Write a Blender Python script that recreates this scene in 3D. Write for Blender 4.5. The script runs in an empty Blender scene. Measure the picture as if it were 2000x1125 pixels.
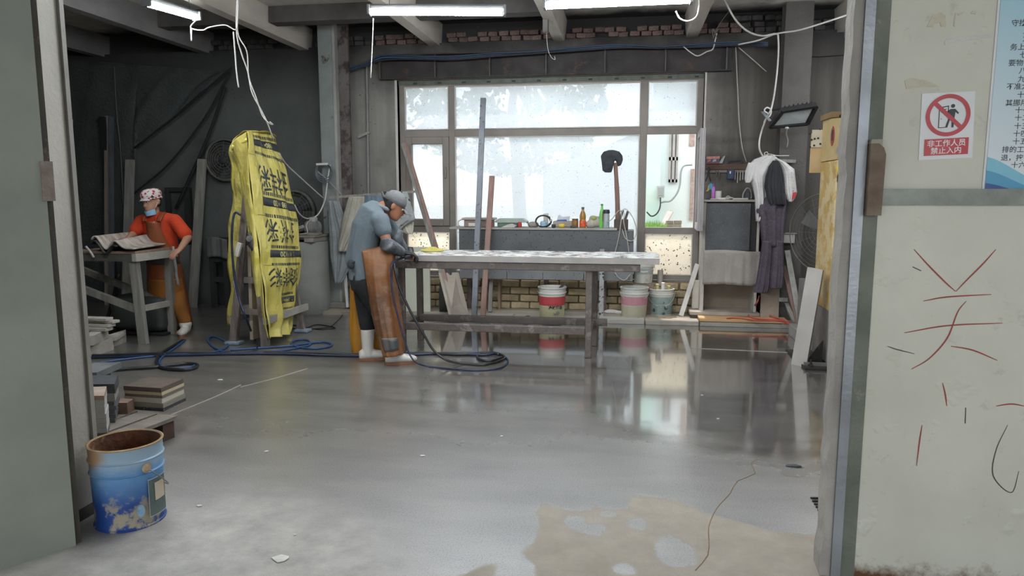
import bpy, bmesh, math, random
import numpy as np
from mathutils import Vector, Matrix, Euler
random.seed(7)
SC = bpy.context.scene
COL = SC.collection

# ------------------------------------------------------------------ camera
F = 1400.0                       # focal length in pixels of the 2000 px wide frame
YAW = math.radians(9.1)
PIT = math.atan((562.5 - 378.0) / F)
EYE = 1.52
cam = bpy.data.cameras.new('camera')
cam.sensor_width = 36.0
cam.lens = 36.0 * F / 2000.0
cam.clip_start = 0.05
cam.clip_end = 300
camo = bpy.data.objects.new('camera', cam)
COL.objects.link(camo)
camo.location = (0, 0, EYE)
camo.rotation_euler = (math.pi / 2 - PIT, 0, YAW)
SC.camera = camo

# ------------------------------------------------------------------ light
wd = bpy.data.worlds.new('overcast_sky')
SC.world = wd
wd.use_nodes = True
bg = wd.node_tree.nodes['Background']
bg.inputs[0].default_value = (0.90, 0.95, 1.0, 1)
bg.inputs[1].default_value = 2.2
sun = bpy.data.lights.new('sun', 'SUN')
sun.energy = 2.6
sun.angle = math.radians(2.0)
sun.color = (1.0, 0.93, 0.82)
suno = bpy.data.objects.new('sun', sun)
COL.objects.link(suno)
suno.location = (0, 20, 20)
# the high sun stands beyond the window, a little to the right
suno.rotation_euler = Vector((0.10, -0.36, -1.0)).to_track_quat('-Z', 'Y').to_euler()
SC.view_settings.view_transform = 'Standard'
SC.view_settings.look = 'None'
SC.view_settings.exposure = 0.72
SC.view_settings.gamma = 1.0
SC.view_settings.use_curve_mapping = False
SC.cycles.use_denoising = True
SC.cycles.max_bounces = 8
SC.cycles.diffuse_bounces = 5
SC.cycles.glossy_bounces = 4
SC.cycles.transparent_max_bounces = 12
SC.cycles.sample_clamp_indirect = 6.0
SC.cycles.caustics_reflective = False
SC.cycles.caustics_refractive = False


# ------------------------------------------------------------------ pixel -> place
def ray(px, py):
    x = (px - 1000) / F
    z = -(py - 562.5) / F
    c, s = math.cos(PIT), math.sin(PIT)
    y2 = c + z * s
    z2 = -s + z * c
    c, s = math.cos(YAW), math.sin(YAW)
    return Vector((x * c - y2 * s, x * s + y2 * c, z2))


def G(px, py, z=0.0):
    """the point of height z seen at a pixel"""
    r = ray(px, py)
    return Vector((0, 0, EYE)) + r * ((z - EYE) / r.z)


def P(px, py, Y):
    """the point of depth Y seen at a pixel"""
    r = ray(px, py)
    return Vector((0, 0, EYE)) + r * (Y / r.y)


# ------------------------------------------------------------------ materials
def lin(c):
    if isinstance(c, str):
        c = [int(c[i:i + 2], 16) / 255 for i in (0, 2, 4)]
    return tuple((v / 12.92 if v <= 0.04045 else ((v + 0.055) / 1.055) ** 2.4) for v in c[:3]) + (1.0,)


MATS = {}


class NT:
    def __init__(self, name):
        self.m = bpy.data.materials.new(name)
        self.m.use_nodes = True
        self.t = self.m.node_tree
        self.t.nodes.clear()
        self.out = self.n('ShaderNodeOutputMaterial')

    def n(self, typ, **kw):
        nd = self.t.nodes.new(typ)
        for k, v in kw.items():
            setattr(nd, k, v)
        return nd

    def l(self, a, b):
        self.t.links.new(a, b)

    def val(self, sock, v):
        if hasattr(v, 'node'):
            self.l(v, sock)
        else:
            sock.default_value = v

    def noise(self, vec, scale, detail=4, rough=0.55):
        nd = self.n('ShaderNodeTexNoise')
        nd.inputs['Scale'].default_value = scale
        nd.inputs['Detail'].default_value = detail
        nd.inputs['Roughness'].default_value = rough
        self.l(vec, nd.inputs['Vector'])
        return nd.outputs['Fac']

    def ramp(self, f, a, b, interp='LINEAR'):
        nd = self.n('ShaderNodeMapRange')
        nd.interpolation_type = 'SMOOTHSTEP' if interp == 'S' else 'LINEAR'
        nd.inputs[1].default_value = a
        nd.inputs[2].default_value = b
        self.l(f, nd.inputs[0])
        return nd.outputs[0]

    def mix(self, f, a, b):
        nd = self.n('ShaderNodeMix', data_type='RGBA')
        self.val(nd.inputs[0], f)
        self.val(nd.inputs[6], a)
        self.val(nd.inputs[7], b)
        return nd.outputs[2]

    def math(self, op, a, b=0.0):
        nd = self.n('ShaderNodeMath', operation=op)
        self.val(nd.inputs[0], a)
        self.val(nd.inputs[1], b)
        return nd.outputs[0]

    def mapping(self, vec, scale):
        nd = self.n('ShaderNodeMapping')
        nd.inputs['Scale'].default_value = scale
        self.l(vec, nd.inputs['Vector'])
        return nd.outputs[0]


def pm(name, c1, c2=None, scale=6.0, rough=0.6, metal=0.0, bump=0.15, bscale=40.0, stretch=(1, 1, 1),
       speck=None, speck_scale=60, speck_amt=0.30, rust=None, rust_amt=0.6, spec=0.5, lo=0.35, hi=0.65, alpha=None,
       trans=0.0, coat=0.0, rand=0.0):
    """a procedural surface: two colours mixed by noise, optional splashes, stains, grain"""
    if name in MATS:
        return MATS[name]
    k = NT(name)
    tc = k.n('ShaderNodeTexCoord').outputs['Object']
    v = k.mapping(tc, stretch)
    f = k.noise(v, scale, 5)
    col = k.mix(k.ramp(f, lo, hi), lin(c1), lin(c2 if c2 else c1))
    if rust:
        rf = k.noise(tc, 5.0, 8, 0.7)
        col = k.mix(k.ramp(rf, rust_amt - 0.04, rust_amt + 0.04), col, lin(rust))
    if speck:
        vo = k.n('ShaderNodeTexVoronoi')
        vo.inputs['Scale'].default_value = speck_scale
        k.l(tc, vo.inputs['Vector'])
        sel = k.math('GREATER_THAN', k.noise(tc, speck_scale * 0.5, 2), 0.54)
        near = k.math('LESS_THAN', vo.outputs['Distance'], speck_amt)
        col = k.mix(k.math('MULTIPLY', sel, near), col, lin(speck))
    if rand:
        oi = k.n('ShaderNodeObjectInfo').outputs['Random']
        hs = k.n('ShaderNodeHueSaturation')
        k.val(hs.inputs['Value'], k.math('ADD', k.math('MULTIPLY', oi, rand), 1.0 - rand / 2))
        k.l(col, hs.inputs['Color'])
        col = hs.outputs[0]
    b = k.n('ShaderNodeBsdfPrincipled')
    k.l(col, b.inputs['Base Color'])
    rn = k.noise(tc, scale * 2.3, 3)
    k.l(k.math('ADD', k.math('MULTIPLY', rn, 0.3), rough - 0.15), b.inputs['Roughness'])
    b.inputs['Metallic'].default_value = metal
    b.inputs['Specular IOR Level'].default_value = spec
    b.inputs['Coat Weight'].default_value = coat
    if trans:
        b.inputs['Transmission Weight'].default_value = trans
    if alpha is not None:
        b.inputs['Alpha'].default_value = alpha
    if bump:
        bp = k.n('ShaderNodeBump')
        bp.inputs['Strength'].default_value = bump
        bp.inputs['Distance'].default_value = 0.02
        k.l(k.noise(v, bscale, 4), bp.inputs['Height'])
        k.l(bp.outputs[0], b.inputs['Normal'])
    k.l(b.outputs[0], k.out.inputs[0])
    MATS[name] = k.m
    return k.m


def emit(name, c, s):
    if name in MATS:
        return MATS[name]
    k = NT(name)
    e = k.n('ShaderNodeEmission')
    e.inputs[0].default_value = lin(c)
    e.inputs[1].default_value = s
    k.l(e.outputs[0], k.out.inputs[0])
    MATS[name] = k.m
    return k.m


# ------------------------------------------------------------------ objects
OFF = {}          # object -> world offset of its root


def props(o, label=None, cat=None, group=None, kind=None):
    if label:
        o['label'] = label
    if cat:
        o['category'] = cat
    if group:
        o['group'] = group
    if kind:
        o['kind'] = kind
    return o


def T(name, label, cat, loc=(0, 0, 0), group=None, kind=None):
    o = bpy.data.objects.new(name, None)
    o.empty_display_size = 0.1
    COL.objects.link(o)
    o.location = loc
    OFF[o.name] = Vector(loc)
    return props(o, label, cat, group, kind)


def link(name, mesh, parent=None, loc=None, rot=None, scale=None):
    o = bpy.data.objects.new(name, mesh)
    COL.objects.link(o)
    if parent is not None:
        o.parent = parent
        OFF[o.name] = OFF[parent.name]
    else:
        OFF[o.name] = Vector((0, 0, 0))
    if loc is not None:
        o.location = Vector(loc) - (OFF[parent.name] if parent is not None else Vector((0, 0, 0)))
    if rot is not None:
        o.rotation_euler = rot
    if scale is not None:
        o.scale = scale
    return o


def catmull(pts, n=8):
    pts = [Vector(p) for p in pts]
    if len(pts) < 3:
        return pts
    q = [pts[0] * 2 - pts[1]] + pts + [pts[-1] * 2 - pts[-2]]
    out = []
    for i in range(1, len(q) - 2):
        a, b, c, d = q[i - 1], q[i], q[i + 1], q[i + 2]
        for j in range(n):
            t = j / n
            out.append(0.5 * ((2 * b) + (c - a) * t + (2 * a - 5 * b + 4 * c - d) * t * t + (3 * b - a - 3 * c + d) * t ** 3))
    out.append(pts[-1])
    return out


class MB:
    """collects geometry in world coordinates, then links it as one mesh"""

    def __init__(self):
        self.v = []
        self.f = []
        self.mi = []
        self.cur = 0

    def add(self, vs, fs):
        o = len(self.v)
        self.v += [tuple(p) for p in vs]
        for f in fs:
            self.f.append(tuple(i + o for i in f))
            self.mi.append(self.cur)
        return self

    def box(self, x0, x1, y0, y1, z0, z1):
        vs = [(x, y, z) for z in (z0, z1) for y in (y0, y1) for x in (x0, x1)]
        return self.add(vs, [(0, 2, 3, 1), (4, 5, 7, 6), (0, 1, 5, 4), (2, 6, 7, 3), (0, 4, 6, 2), (1, 3, 7, 5)])

    def bev(self, x0, x1, y0, y1, z0, z1, r=0.01, M=None):
        """box with bevelled edges"""
        bm = bmesh.new()
        bmesh.ops.create_cube(bm, size=1.0)
        bmesh.ops.scale(bm, vec=(x1 - x0, y1 - y0, z1 - z0), verts=bm.verts)
        bmesh.ops.bevel(bm, geom=list(bm.edges), offset=r, segments=2, profile=0.5, affect='EDGES')
        c = Vector(((x0 + x1) / 2, (y0 + y1) / 2, (z0 + z1) / 2))
        vs = [v.co + c for v in bm.verts]
        if M is not None:
            vs = [M @ p for p in vs]
        fs = [[q.index for q in f.verts] for f in bm.faces]
        bm.free()
        return self.add(vs, fs)

    def bar(self, p0, p1, w, d, side=(1, 0, 0)):
        """square timber or tube from p0 to p1, w along side, d across"""
        p0, p1 = Vector(p0), Vector(p1)
        a = (p1 - p0).normalized()
        s = Vector(side)
        s = (s - a * s.dot(a)).normalized()
        t = a.cross(s)
        vs = []
        for p in (p0, p1):
            for i, j in ((-1, -1), (1, -1), (1, 1), (-1, 1)):
                vs.append(p + s * (i * w / 2) + t * (j * d / 2))
        return self.add(vs, [(3, 2, 1, 0), (4, 5, 6, 7), (0, 1, 5, 4), (1, 2, 6, 5), (2, 3, 7, 6), (3, 0, 4, 7)])

    def tube(self, pts, r, n=8, smooth=0, closed=False):
        pts = [Vector(p) for p in pts]
        if smooth:
            pts = catmull(pts, smooth)
        m = len(pts)
        rs = r if isinstance(r, (list, tuple)) else [r] * m
        if len(rs) != m:
            rs = [rs[min(len(rs) - 1, int(i * len(rs) / m))] for i in range(m)]
        vs = []
        up = None
        for i, p in enumerate(pts):
            a = pts[max(0, i - 1)]
            b = pts[min(m - 1, i + 1)]
            d = (b - a)
            if d.length < 1e-9:
                d = Vector((0, 0, 1))
            d.normalize()
            if up is None:
                up = Vector((0, 0, 1)) if abs(d.z) < 0.9 else Vector((1, 0, 0))
            s = d.cross(up)
            if s.length < 1e-6:
                s = d.cross(Vector((1, 0, 0)))
            s.normalize()
            up = s.cross(d).normalized()
            for k in range(n):
                th = 2 * math.pi * k / n
                vs.append(p + s * (math.cos(th) * rs[i]) + up * (math.sin(th) * rs[i]))
        fs = []
        for i in range(m - 1):
            for k in range(n):
                fs.append((i * n + k, i * n + (k + 1) % n, (i + 1) * n + (k + 1) % n, (i + 1) * n + k))
        fs.append(tuple(range(n - 1, -1, -1)))
        fs.append(tuple(range((m - 1) * n, m * n)))
        return self.add(vs, fs)

    def lathe(self, c, prof, n=24, M=None, cap=True):
        """prof: list of (radius, z) ; c: base centre"""
        vs = []
        for r, z in prof:
            for k in range(n):
                th = 2 * math.pi * k / n
                p = Vector((r * math.cos(th), r * math.sin(th), z))
                vs.append((M @ p if M is not None else p) + Vector(c))
        fs = []
        for i in range(len(prof) - 1):
            for k in range(n):
                fs.append((i * n + k, i * n + (k + 1) % n, (i + 1) * n + (k + 1) % n, (i + 1) * n + k))
        if cap and prof[0][0] > 1e-6:
            fs.append(tuple(range(n - 1, -1, -1)))
        if cap and prof[-1][0] > 1e-6:
            fs.append(tuple(range((len(prof) - 1) * n, len(prof) * n)))
        return self.add(vs, fs)

    def poly(self, pts, off):
        """flat outline with thickness: pts in order, extruded by the vector off"""
        off = Vector(off)
        a = [Vector(p) for p in pts]
        n = len(a)
        fs = [tuple(range(n - 1, -1, -1)), tuple(range(n, 2 * n))]
        fs += [(i, (i + 1) % n, n + (i + 1) % n, n + i) for i in range(n)]
        return self.add(a + [p + off for p in a], fs)

    def sheet(self, fn, nu, nv, th=0.004):
        """cloth: fn(u,v) -> point, u,v in 0..1, given a thickness"""
        g = [[Vector(fn(i / nu, j / nv)) for j in range(nv + 1)] for i in range(nu + 1)]
        W = nv + 1
        vs, vb = [], []
        for i in range(nu + 1):
            for j in range(nv + 1):
                du = g[min(nu, i + 1)][j] - g[max(0, i - 1)][j]
                dv = g[i][min(nv, j + 1)] - g[i][max(0, j - 1)]
                nn = du.cross(dv)
                nn = nn.normalized() if nn.length > 1e-12 else Vector((0, 0, 1))
                vs.append(g[i][j])
                vb.append(g[i][j] - nn * th)
        N = len(vs)
        fs = []
        for i in range(nu):
            for j in range(nv):
                a, b, c, d = i * W + j, (i + 1) * W + j, (i + 1) * W + j + 1, i * W + j + 1
                fs.append((a, b, c, d))
                fs.append((N + d, N + c, N + b, N + a))
        for i in range(nu):
            a, b = i * W, (i + 1) * W
            fs.append((a, N + a, N + b, b))
            a, b = i * W + nv, (i + 1) * W + nv
            fs.append((b, N + b, N + a, a))
        for j in range(nv):
            a, b = j, j + 1
            fs.append((b, N + b, N + a, a))
            a, b = nu * W + j, nu * W + j + 1
            fs.append((a, N + a, N + b, b))
        return self.add(vs + vb, fs)

    def loft(self, rings, n=20):
        """rings: (centre, half axis a, half axis b)"""
        vs = []
        for c, a, b in rings:
            c, a, b = Vector(c), Vector(a), Vector(b)
            for k in range(n):
                th = 2 * math.pi * k / n
                vs.append(c + a * math.cos(th) + b * math.sin(th))
        fs = []
        for i in range(len(rings) - 1):
            for k in range(n):
                fs.append((i * n + k, i * n + (k + 1) % n, (i + 1) * n + (k + 1) % n, (i + 1) * n + k))
        fs.append(tuple(range(n - 1, -1, -1)))
        fs.append(tuple(range((len(rings) - 1) * n, len(rings) * n)))
        return self.add(vs, fs)

    def ball(self, c, rx, ry, rz, M=None, nu=16, nv=10):
        c = Vector(c)
        vs = []
        for i in range(1, nv):
            ph = math.pi * i / nv
            for k in range(nu):
                th = 2 * math.pi * k / nu
                p = Vector((rx * math.sin(ph) * math.cos(th), ry * math.sin(ph) * math.sin(th), rz * math.cos(ph)))
                vs.append((M @ p if M is not None else p) + c)
        top, bot = Vector((0, 0, rz)), Vector((0, 0, -rz))
        vs += [(M @ top if M is not None else top) + c, (M @ bot if M is not None else bot) + c]
        fs = []
        for i in range(nv - 2):
            for k in range(nu):
                fs.append((i * nu + k, (i + 1) * nu + k, (i + 1) * nu + (k + 1) % nu, i * nu + (k + 1) % nu))
        t = (nv - 1) * nu
        for k in range(nu):
            fs.append((t, k, (k + 1) % nu))
            fs.append((t + 1, (nv - 2) * nu + (k + 1) % nu, (nv - 2) * nu + k))
        return self.add(vs, fs)

    def mesh(self, name, mats, off=Vector((0, 0, 0)), smooth=False):
        me = bpy.data.meshes.new(name)
        me.from_pydata([(p[0] - off.x, p[1] - off.y, p[2] - off.z) for p in self.v], [], self.f)
        mats = mats if isinstance(mats, (list, tuple)) else [mats]
        for m in mats:
            me.materials.append(m)
        if len(mats) > 1:
            me.polygons.foreach_set('material_index', self.mi)
        if smooth:
            me.polygons.foreach_set('use_smooth', [True] * len(me.polygons))
            if smooth == 'auto':
                me.set_sharp_from_angle(angle=math.radians(38))
        me.validate()
        me.update()
        return me

    def build(self, name, mats, parent=None, smooth=False, label=None, cat=None, group=None, kind=None, base=True):
        if parent is not None:
            off = OFF[parent.name]
        elif base and self.v:
            xs, ys, zs = zip(*self.v)
            off = Vector(((min(xs) + max(xs)) / 2, (min(ys) + max(ys)) / 2, min(zs)))
        else:
            off = Vector((0, 0, 0))
        o = bpy.data.objects.new(name, self.mesh(name, mats, off, smooth))
        COL.objects.link(o)
        if parent is not None:
            o.parent = parent
            OFF[o.name] = off
        else:
            o.location = off
            OFF[o.name] = off
        return props(o, label, cat, group, kind)


def remesh(mb, voxel, smooth_it=6, factor=0.5):
    """fuse overlapping closed shapes into one skin; returns an MB"""
    me = mb.mesh('tmp', [])
    o = bpy.data.objects.new('tmp', me)
    COL.objects.link(o)
    r = o.modifiers.new('r', 'REMESH')
    r.mode = 'VOXEL'
    r.voxel_size = voxel
    s = o.modifiers.new('s', 'SMOOTH')
    s.factor = factor
    s.iterations = smooth_it
    dg = bpy.context.evaluated_depsgraph_get()
    ev = o.evaluated_get(dg)
    m2 = ev.to_mesh()
    out = MB()
    out.add([v.co.copy() for v in m2.vertices], [tuple(p.vertices) for p in m2.polygons])
    ev.to_mesh_clear()
    bpy.data.objects.remove(o)
    bpy.data.meshes.remove(me)
    return out


def text_geo(s, size=1.0, bold=0.0):
    """glyph outlines as (verts, faces) in a plane, centred"""
    cu = bpy.data.curves.new('t', 'FONT')
    cu.body = s
    cu.size = size
    cu.align_x = 'CENTER'
    cu.align_y = 'CENTER'
    cu.resolution_u = 3
    cu.offset = bold
    o = bpy.data.objects.new('t', cu)
    COL.objects.link(o)
    dg = bpy.context.evaluated_depsgraph_get()
    m = o.evaluated_get(dg).to_mesh()
    vs = [v.co.copy() for v in m.vertices]
    fs = [tuple(p.vertices) for p in m.polygons]
    o.evaluated_get(dg).to_mesh_clear()
    bpy.data.objects.remove(o)
    bpy.data.curves.remove(cu)
    return vs, fs


ORD = ['topmost', 'second', 'third', 'fourth', 'fifth', 'sixth', 'seventh', 'eighth', 'ninth', 'tenth', 'eleventh', 'twelfth',
       'thirteenth', 'fourteenth', 'fifteenth', 'sixteenth']


def rnd(a, b):
    return random.uniform(a, b)


def fold(x, seed, amp, freq):
    """a repeatable wavy fold"""
    return amp * (math.sin(x * freq + seed) + 0.5 * math.sin(x * freq * 2.3 + seed * 1.7) + 0.3 * math.sin(x * freq * 4.1 + seed * 2.9))


def path(pts, z=0.006):
    """pixels on the floor -> points"""
    return [G(a, b, z) for a, b in pts]

# ================================================================== SETTING
WY = 9.10            # room face of the back wall
CZ = 3.65            # ceiling
XL, XR = -8.3, 4.6
FY = 2.87            # outer face of the front wall

# ---- floor: concrete, partly wet.  Shape of the puddles and dry patches kept as distance fields on the mesh
def poly_sd(px, py, poly):
    """signed distance to a polygon, positive inside (numpy arrays)"""
    d = np.full(px.shape, 1e9)
    inside = np.zeros(px.shape, bool)
    n = len(poly)
    for i in range(n):
        ax, ay = poly[i]
        bx, by = poly[(i + 1) % n]
        ex, ey = bx - ax, by - ay
        t = np.clip(((px - ax) * ex + (py - ay) * ey) / (ex * ex + ey * ey + 1e-12), 0, 1)
        d = np.minimum(d, np.hypot(px - ax - t * ex, py - ay - t * ey))
        c = ((ay <= py) & (by > py)) | ((by <= py) & (ay > py))
        xi = ax + (py - ay) * ex / (ey if abs(ey) > 1e-12 else 1e-12)
        inside ^= c & (px < xi)
    return np.where(inside, d, -d)


def gpoly(pts):
    return [(G(a, b).x, G(a, b).y) for a, b in pts]


gx = np.concatenate([np.linspace(XL, -4.2, 30)[:-1], np.arange(-4.2, 2.2, 0.03), np.linspace(2.2, XR, 20)])
gy = np.concatenate([np.linspace(-6, 2.1, 30)[:-1], np.arange(2.1, 5.6, 0.03), np.arange(5.6, 8.4, 0.06), np.linspace(8.4, WY + 0.3, 8)])
GX, GY = np.meshgrid(gx, gy, indexing='ij')
dry = poly_sd(GX, GY, gpoly([(1030, 1180), (1040, 1120), (1043, 1105), (1012, 1082), (1040, 1062), (1052, 1030), (1046, 1003), (1062, 982), (1100, 990),
                             (1160, 985), (1225, 985), (1240, 966), (1300, 970), (1345, 985), (1390, 1005), (1440, 1016), (1500, 1035),
                             (1560, 1040), (1640, 1050), (1690, 1110), (1700, 1180)]))
dry = np.maximum(dry, poly_sd(GX, GY, gpoly([(880, 1150), (898, 1120), (940, 1105), (968, 1101), (958, 1150)])))
dry = np.maximum(dry, np.where(GY < 2.30, 0.3, -1.0))
for (a, b, w, h) in ((1112, 986, 44, 9), (1197, 979, 31, 14), (1186, 1004, 15, 6), (1125, 1021, 22, 14), (1164, 1034, 20, 13), (1244, 1023, 19, 12),
                     (1305, 1066, 26, 20), (1322, 1082, 38, 24), (1221, 1112, 18, 10), (1230, 1150, 30, 10)):
    c = G(a, b)
    rx = (G(a + w, b) - G(a - w, b)).length / 2
    ry = (G(a, b + h) - G(a, b - h)).length / 2
    dd = np.hypot((GX - c.x) / rx, (GY - c.y) / ry)
    dry = np.minimum(dry, (dd - 1.0) * min(rx, ry))
dust = poly_sd(GX, GY, gpoly([(-200, 1100), (140, 1050), (320, 985), (470, 960), (590, 985), (690, 1040), (780, 1110), (800, 1200), (-300, 1200)]))
gloss = poly_sd(GX, GY, gpoly([(860, 752), (850, 640), (1000, 632), (1620, 640), (1640, 880), (1560, 900), (1480, 880), (1400, 850), (1240, 846),
                               (1190, 800), (1080, 790), (880, 800)]))
nx, ny = GX.shape
vs = np.stack([GX, GY, np.zeros_like(GX)], -1).reshape(-1, 3)
idx = np.arange(nx * ny).reshape(nx, ny)
fs = np.stack([idx[:-1, :-1], idx[1:, :-1], idx[1:, 1:], idx[:-1, 1:]], -1).reshape(-1, 4)
fme = bpy.data.meshes.new('floor')
fme.from_pydata(vs.tolist(), [], fs.tolist())
for nm, arr in (('dry', dry), ('dust', dust), ('gloss', gloss)):
    at = fme.attributes.new(nm, 'FLOAT', 'POINT')
    at.data.foreach_set('value', arr.reshape(-1).astype(np.float32))

k = NT('wet_concrete')
tc = k.n('ShaderNodeTexCoord').outputs['Object']


def attr(nm):
    a = k.n('ShaderNodeAttribute')
    a.attribute_name = nm
    return a.outputs['Fac']


n1 = k.noise(tc, 1.3, 6, 0.6)
n2 = k.noise(tc, 7.0, 6, 0.65)
n3 = k.noise(tc, 45.0, 5, 0.7)
sm = k.noise(k.mapping(tc, (0.6, 2.2, 1)), 2.6, 5, 0.6)     # long wiped streaks
wob = k.math('MULTIPLY', k.math('SUBTRACT', n2, 0.5), 0.10)
fine = k.math('MULTIPLY', k.math('SUBTRACT', n3, 0.5), 0.03)
D = k.ramp(k.math('ADD', k.math('ADD', attr('dry'), wob), fine), -0.006, 0.014, 'S')
U = k.ramp(k.math('ADD', attr('dust'), k.math('MULTIPLY', k.math('SUBTRACT', n1, 0.5), 1.0)), -0.35, 0.35, 'S')
Q = k.ramp(k.math('ADD', k.math('ADD', attr('gloss'), k.math('MULTIPLY', k.math('SUBTRACT', n1, 0.5), 0.9)), k.math('MULTIPLY', wob, 2.5)), -0.30, 0.22, 'S')
wetc = k.mix(k.ramp(sm, 0.35, 0.68), lin('514e4a'), lin('6f6c66'))
wetc = k.mix(k.ramp(n2, 0.60, 0.74), wetc, lin('6b6258'))
dryc = k.mix(k.ramp(n2, 0.3, 0.7), lin('91887a'), lin('a29a8d'))
dustc = k.mix(k.ramp(n2, 0.35, 0.7), lin('8e8b85'), lin('b3b0a8'))
col = k.mix(U, wetc, dustc)
col = k.mix(D, col, dryc)
rg = k.mix(Q, (0.36, 0.36, 0.36, 1), (0.08, 0.08, 0.08, 1))
rg = k.mix(k.math('MULTIPLY', k.ramp(sm, 0.45, 0.75), 0.30), rg, (0.40, 0.40, 0.40, 1))
rg = k.mix(U, rg, (0.62, 0.62, 0.62, 1))
rg = k.mix(D, rg, (0.88, 0.88, 0.88, 1))
b = k.n('ShaderNodeBsdfPrincipled')
k.l(col, b.inputs['Base Color'])
k.l(rg, b.inputs['Roughness'])
b.inputs['Specular IOR Level'].default_value = 0.5
b.inputs['IOR'].default_value = 1.9
b.inputs['Coat IOR'].default_value = 2.5
sy_ = k.n('ShaderNodeSeparateXYZ')
k.l(tc, sy_.inputs[0])
near = k.ramp(k.math('ADD', sy_.outputs[1], k.math('MULTIPLY', k.math('SUBTRACT', n1, 0.5), 1.6)), 4.9, 2.9, 'S')     # the trodden entrance is rougher
k.l(k.math('ADD', k.math('ADD', k.math('MULTIPLY', Q, -0.17), 0.23), k.math('MULTIPLY', near, 0.16)), b.inputs['Coat Roughness'])
grain = k.ramp(k.noise(tc, 130.0, 4, 0.7), 0.26, 0.54)     # grit standing out of the film
grain = k.math('MAXIMUM', grain, Q)
k.l(k.math('MULTIPLY', grain, k.math('MULTIPLY', k.math('SUBTRACT', 1.0, D), k.math('SUBTRACT', 1.0, k.math('MULTIPLY', U, 0.85)))), b.inputs['Coat Weight'])
bp = k.n('ShaderNodeBump')
bp.inputs['Distance'].default_value = 0.012
k.l(k.math('SUBTRACT', 0.55, k.math('MULTIPLY', Q, 0.52)), bp.inputs['Strength'])
k.l(k.math('ADD', k.noise(tc, 85.0, 5, 0.7), k.math('MULTIPLY', k.noise(tc, 9.0, 2), 0.6)), bp.inputs['Height'])
k.l(bp.outputs[0], b.inputs['Normal'])
k.l(b.outputs[0], k.out.inputs[0])
fme.materials.append(k.m)
floor = link('floor', fme)
props(floor, 'wet grey concrete workshop floor with puddles and dry patches', None, None, 'structure')

# saw-cut joints and a long crack in the floor
m_joint = pm('joint_dust', 'a09b92', '8a867e', rough=0.8)
for pts in (((1350, 680), (1440, 684), (1548, 689)), ((470, 752), (420, 775), (330, 812), (265, 840)), ((600, 720), (540, 738), (470, 756))):
    MB().tube(path(pts, 0.001), 0.004, 6, 4).build('joint', m_joint, floor)
m_crack = pm('crack_earth', '6a5a45', '857257', rough=0.9)
cp = [(1492, 893), (1470, 905), (1474, 925), (1445, 940), (1425, 965), (1408, 985), (1398, 1004), (1384, 1030), (1389, 1052), (1383, 1085), (1362, 1115)]
MB().tube(path([(a + rnd(-5, 5), bb) for a, bb in cp], -0.001), 0.0032, 6, 2).build('crack', m_crack, floor)
m_flake = pm('pale_flake', 'd6d4cd', 'bdbab2', rough=0.7)
for i, (a, bb, s) in enumerate(((552, 1090, 0.05), (390, 988, 0.02), (1371, 772, 0.015), (1402, 818, 0.012), (430, 742, 0.03), (575, 1045, 0.01), (825, 890, 0.02), (520, 882, 0.02), (980, 852, .012))):
    c = G(a, bb, 0.002)
    MB().poly([c + Vector((math.cos(t) * s * rnd(0.5, 1), math.sin(t) * s * rnd(0.3, 0.8), 0)) for t in (0, 1.1, 2.2, 3.4, 4.6, 5.5)], (0, 0, 0.003)).build(
        'paper_scrap', m_flake, None, label=['crumpled pale paper scrap lying on the floor in front', 'tiny white chip beside the blue paint bucket',
        'small pale chip in the window reflection', 'small pale chip under the mirrored sash', 'flat pale scrap near the tile stack', 'tiny pale chip on the dusty bottom floor',
        'thin pale sliver in the middle of the damp floor', 'small pale sliver left of the floor centre', 'dark-edged chip at the rim of the wet glare'][i], cat='scrap')
cz = G(1550, 911, 0.0)
MB().ball(cz, 0.045, 0.02, 0.012).build('rag_scrap', pm('dark_rag', '33383c', '23272a'), None, True, label='small dark wet rag scrap on the floor by the concrete post', cat='rag')
# drain grating behind the post
gr = T('drain_grate', 'small rusty grey drain grating behind the concrete door post', 'grate', G(1615, 1000))
ga, gb, gc = G(1583, 974), G(1640, 974), G(1640, 1060)
m_grate = pm('grate_iron', '4b4a48', '3a332d', rough=0.6, metal=0.5)
for i in range(9):
    p0 = ga.lerp(G(1612, 1024), i / 8)
    MB().bar(p0 + Vector((0, 0, 0.004)), p0 + Vector((0.14, 0.02, 0.004)), 0.008, 0.008).build('slat', m_grate, gr)

# ---- raised strip along the back wall, edged with slabs
m_kerb = pm('kerb_concrete', '8d8880', 'a29d94', 3, 0.75, bump=0.3)
platform = MB().box(-5.0, XR, 8.47, WY + 0.3, 0.0, 0.045).build('kerb_strip', pm('platform_cement', '7d766b', '968d7f', 2.5, 0.8, bump=0.4), None, kind='structure',
                                                               label='low cement strip along the back wall under the window')
for (a, bb, mm) in ((-2.6, -1.35, m_kerb), (-1.335, -0.32, m_kerb), (-0.305, 0.22, pm('kerb_slab_pale', 'a8a69f', 'b9b6ae', 3, 0.55)), (0.235, 0.84, pm('kerb_slab_worn', 'b2ada3', '8f8a80', 4, 0.8)), (0.855, 2.6, m_kerb)):
    MB().bev(a, bb, 8.40, 8.62, 0.0, 0.05, 0.004).build('edging_slab', mm, platform)

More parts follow.
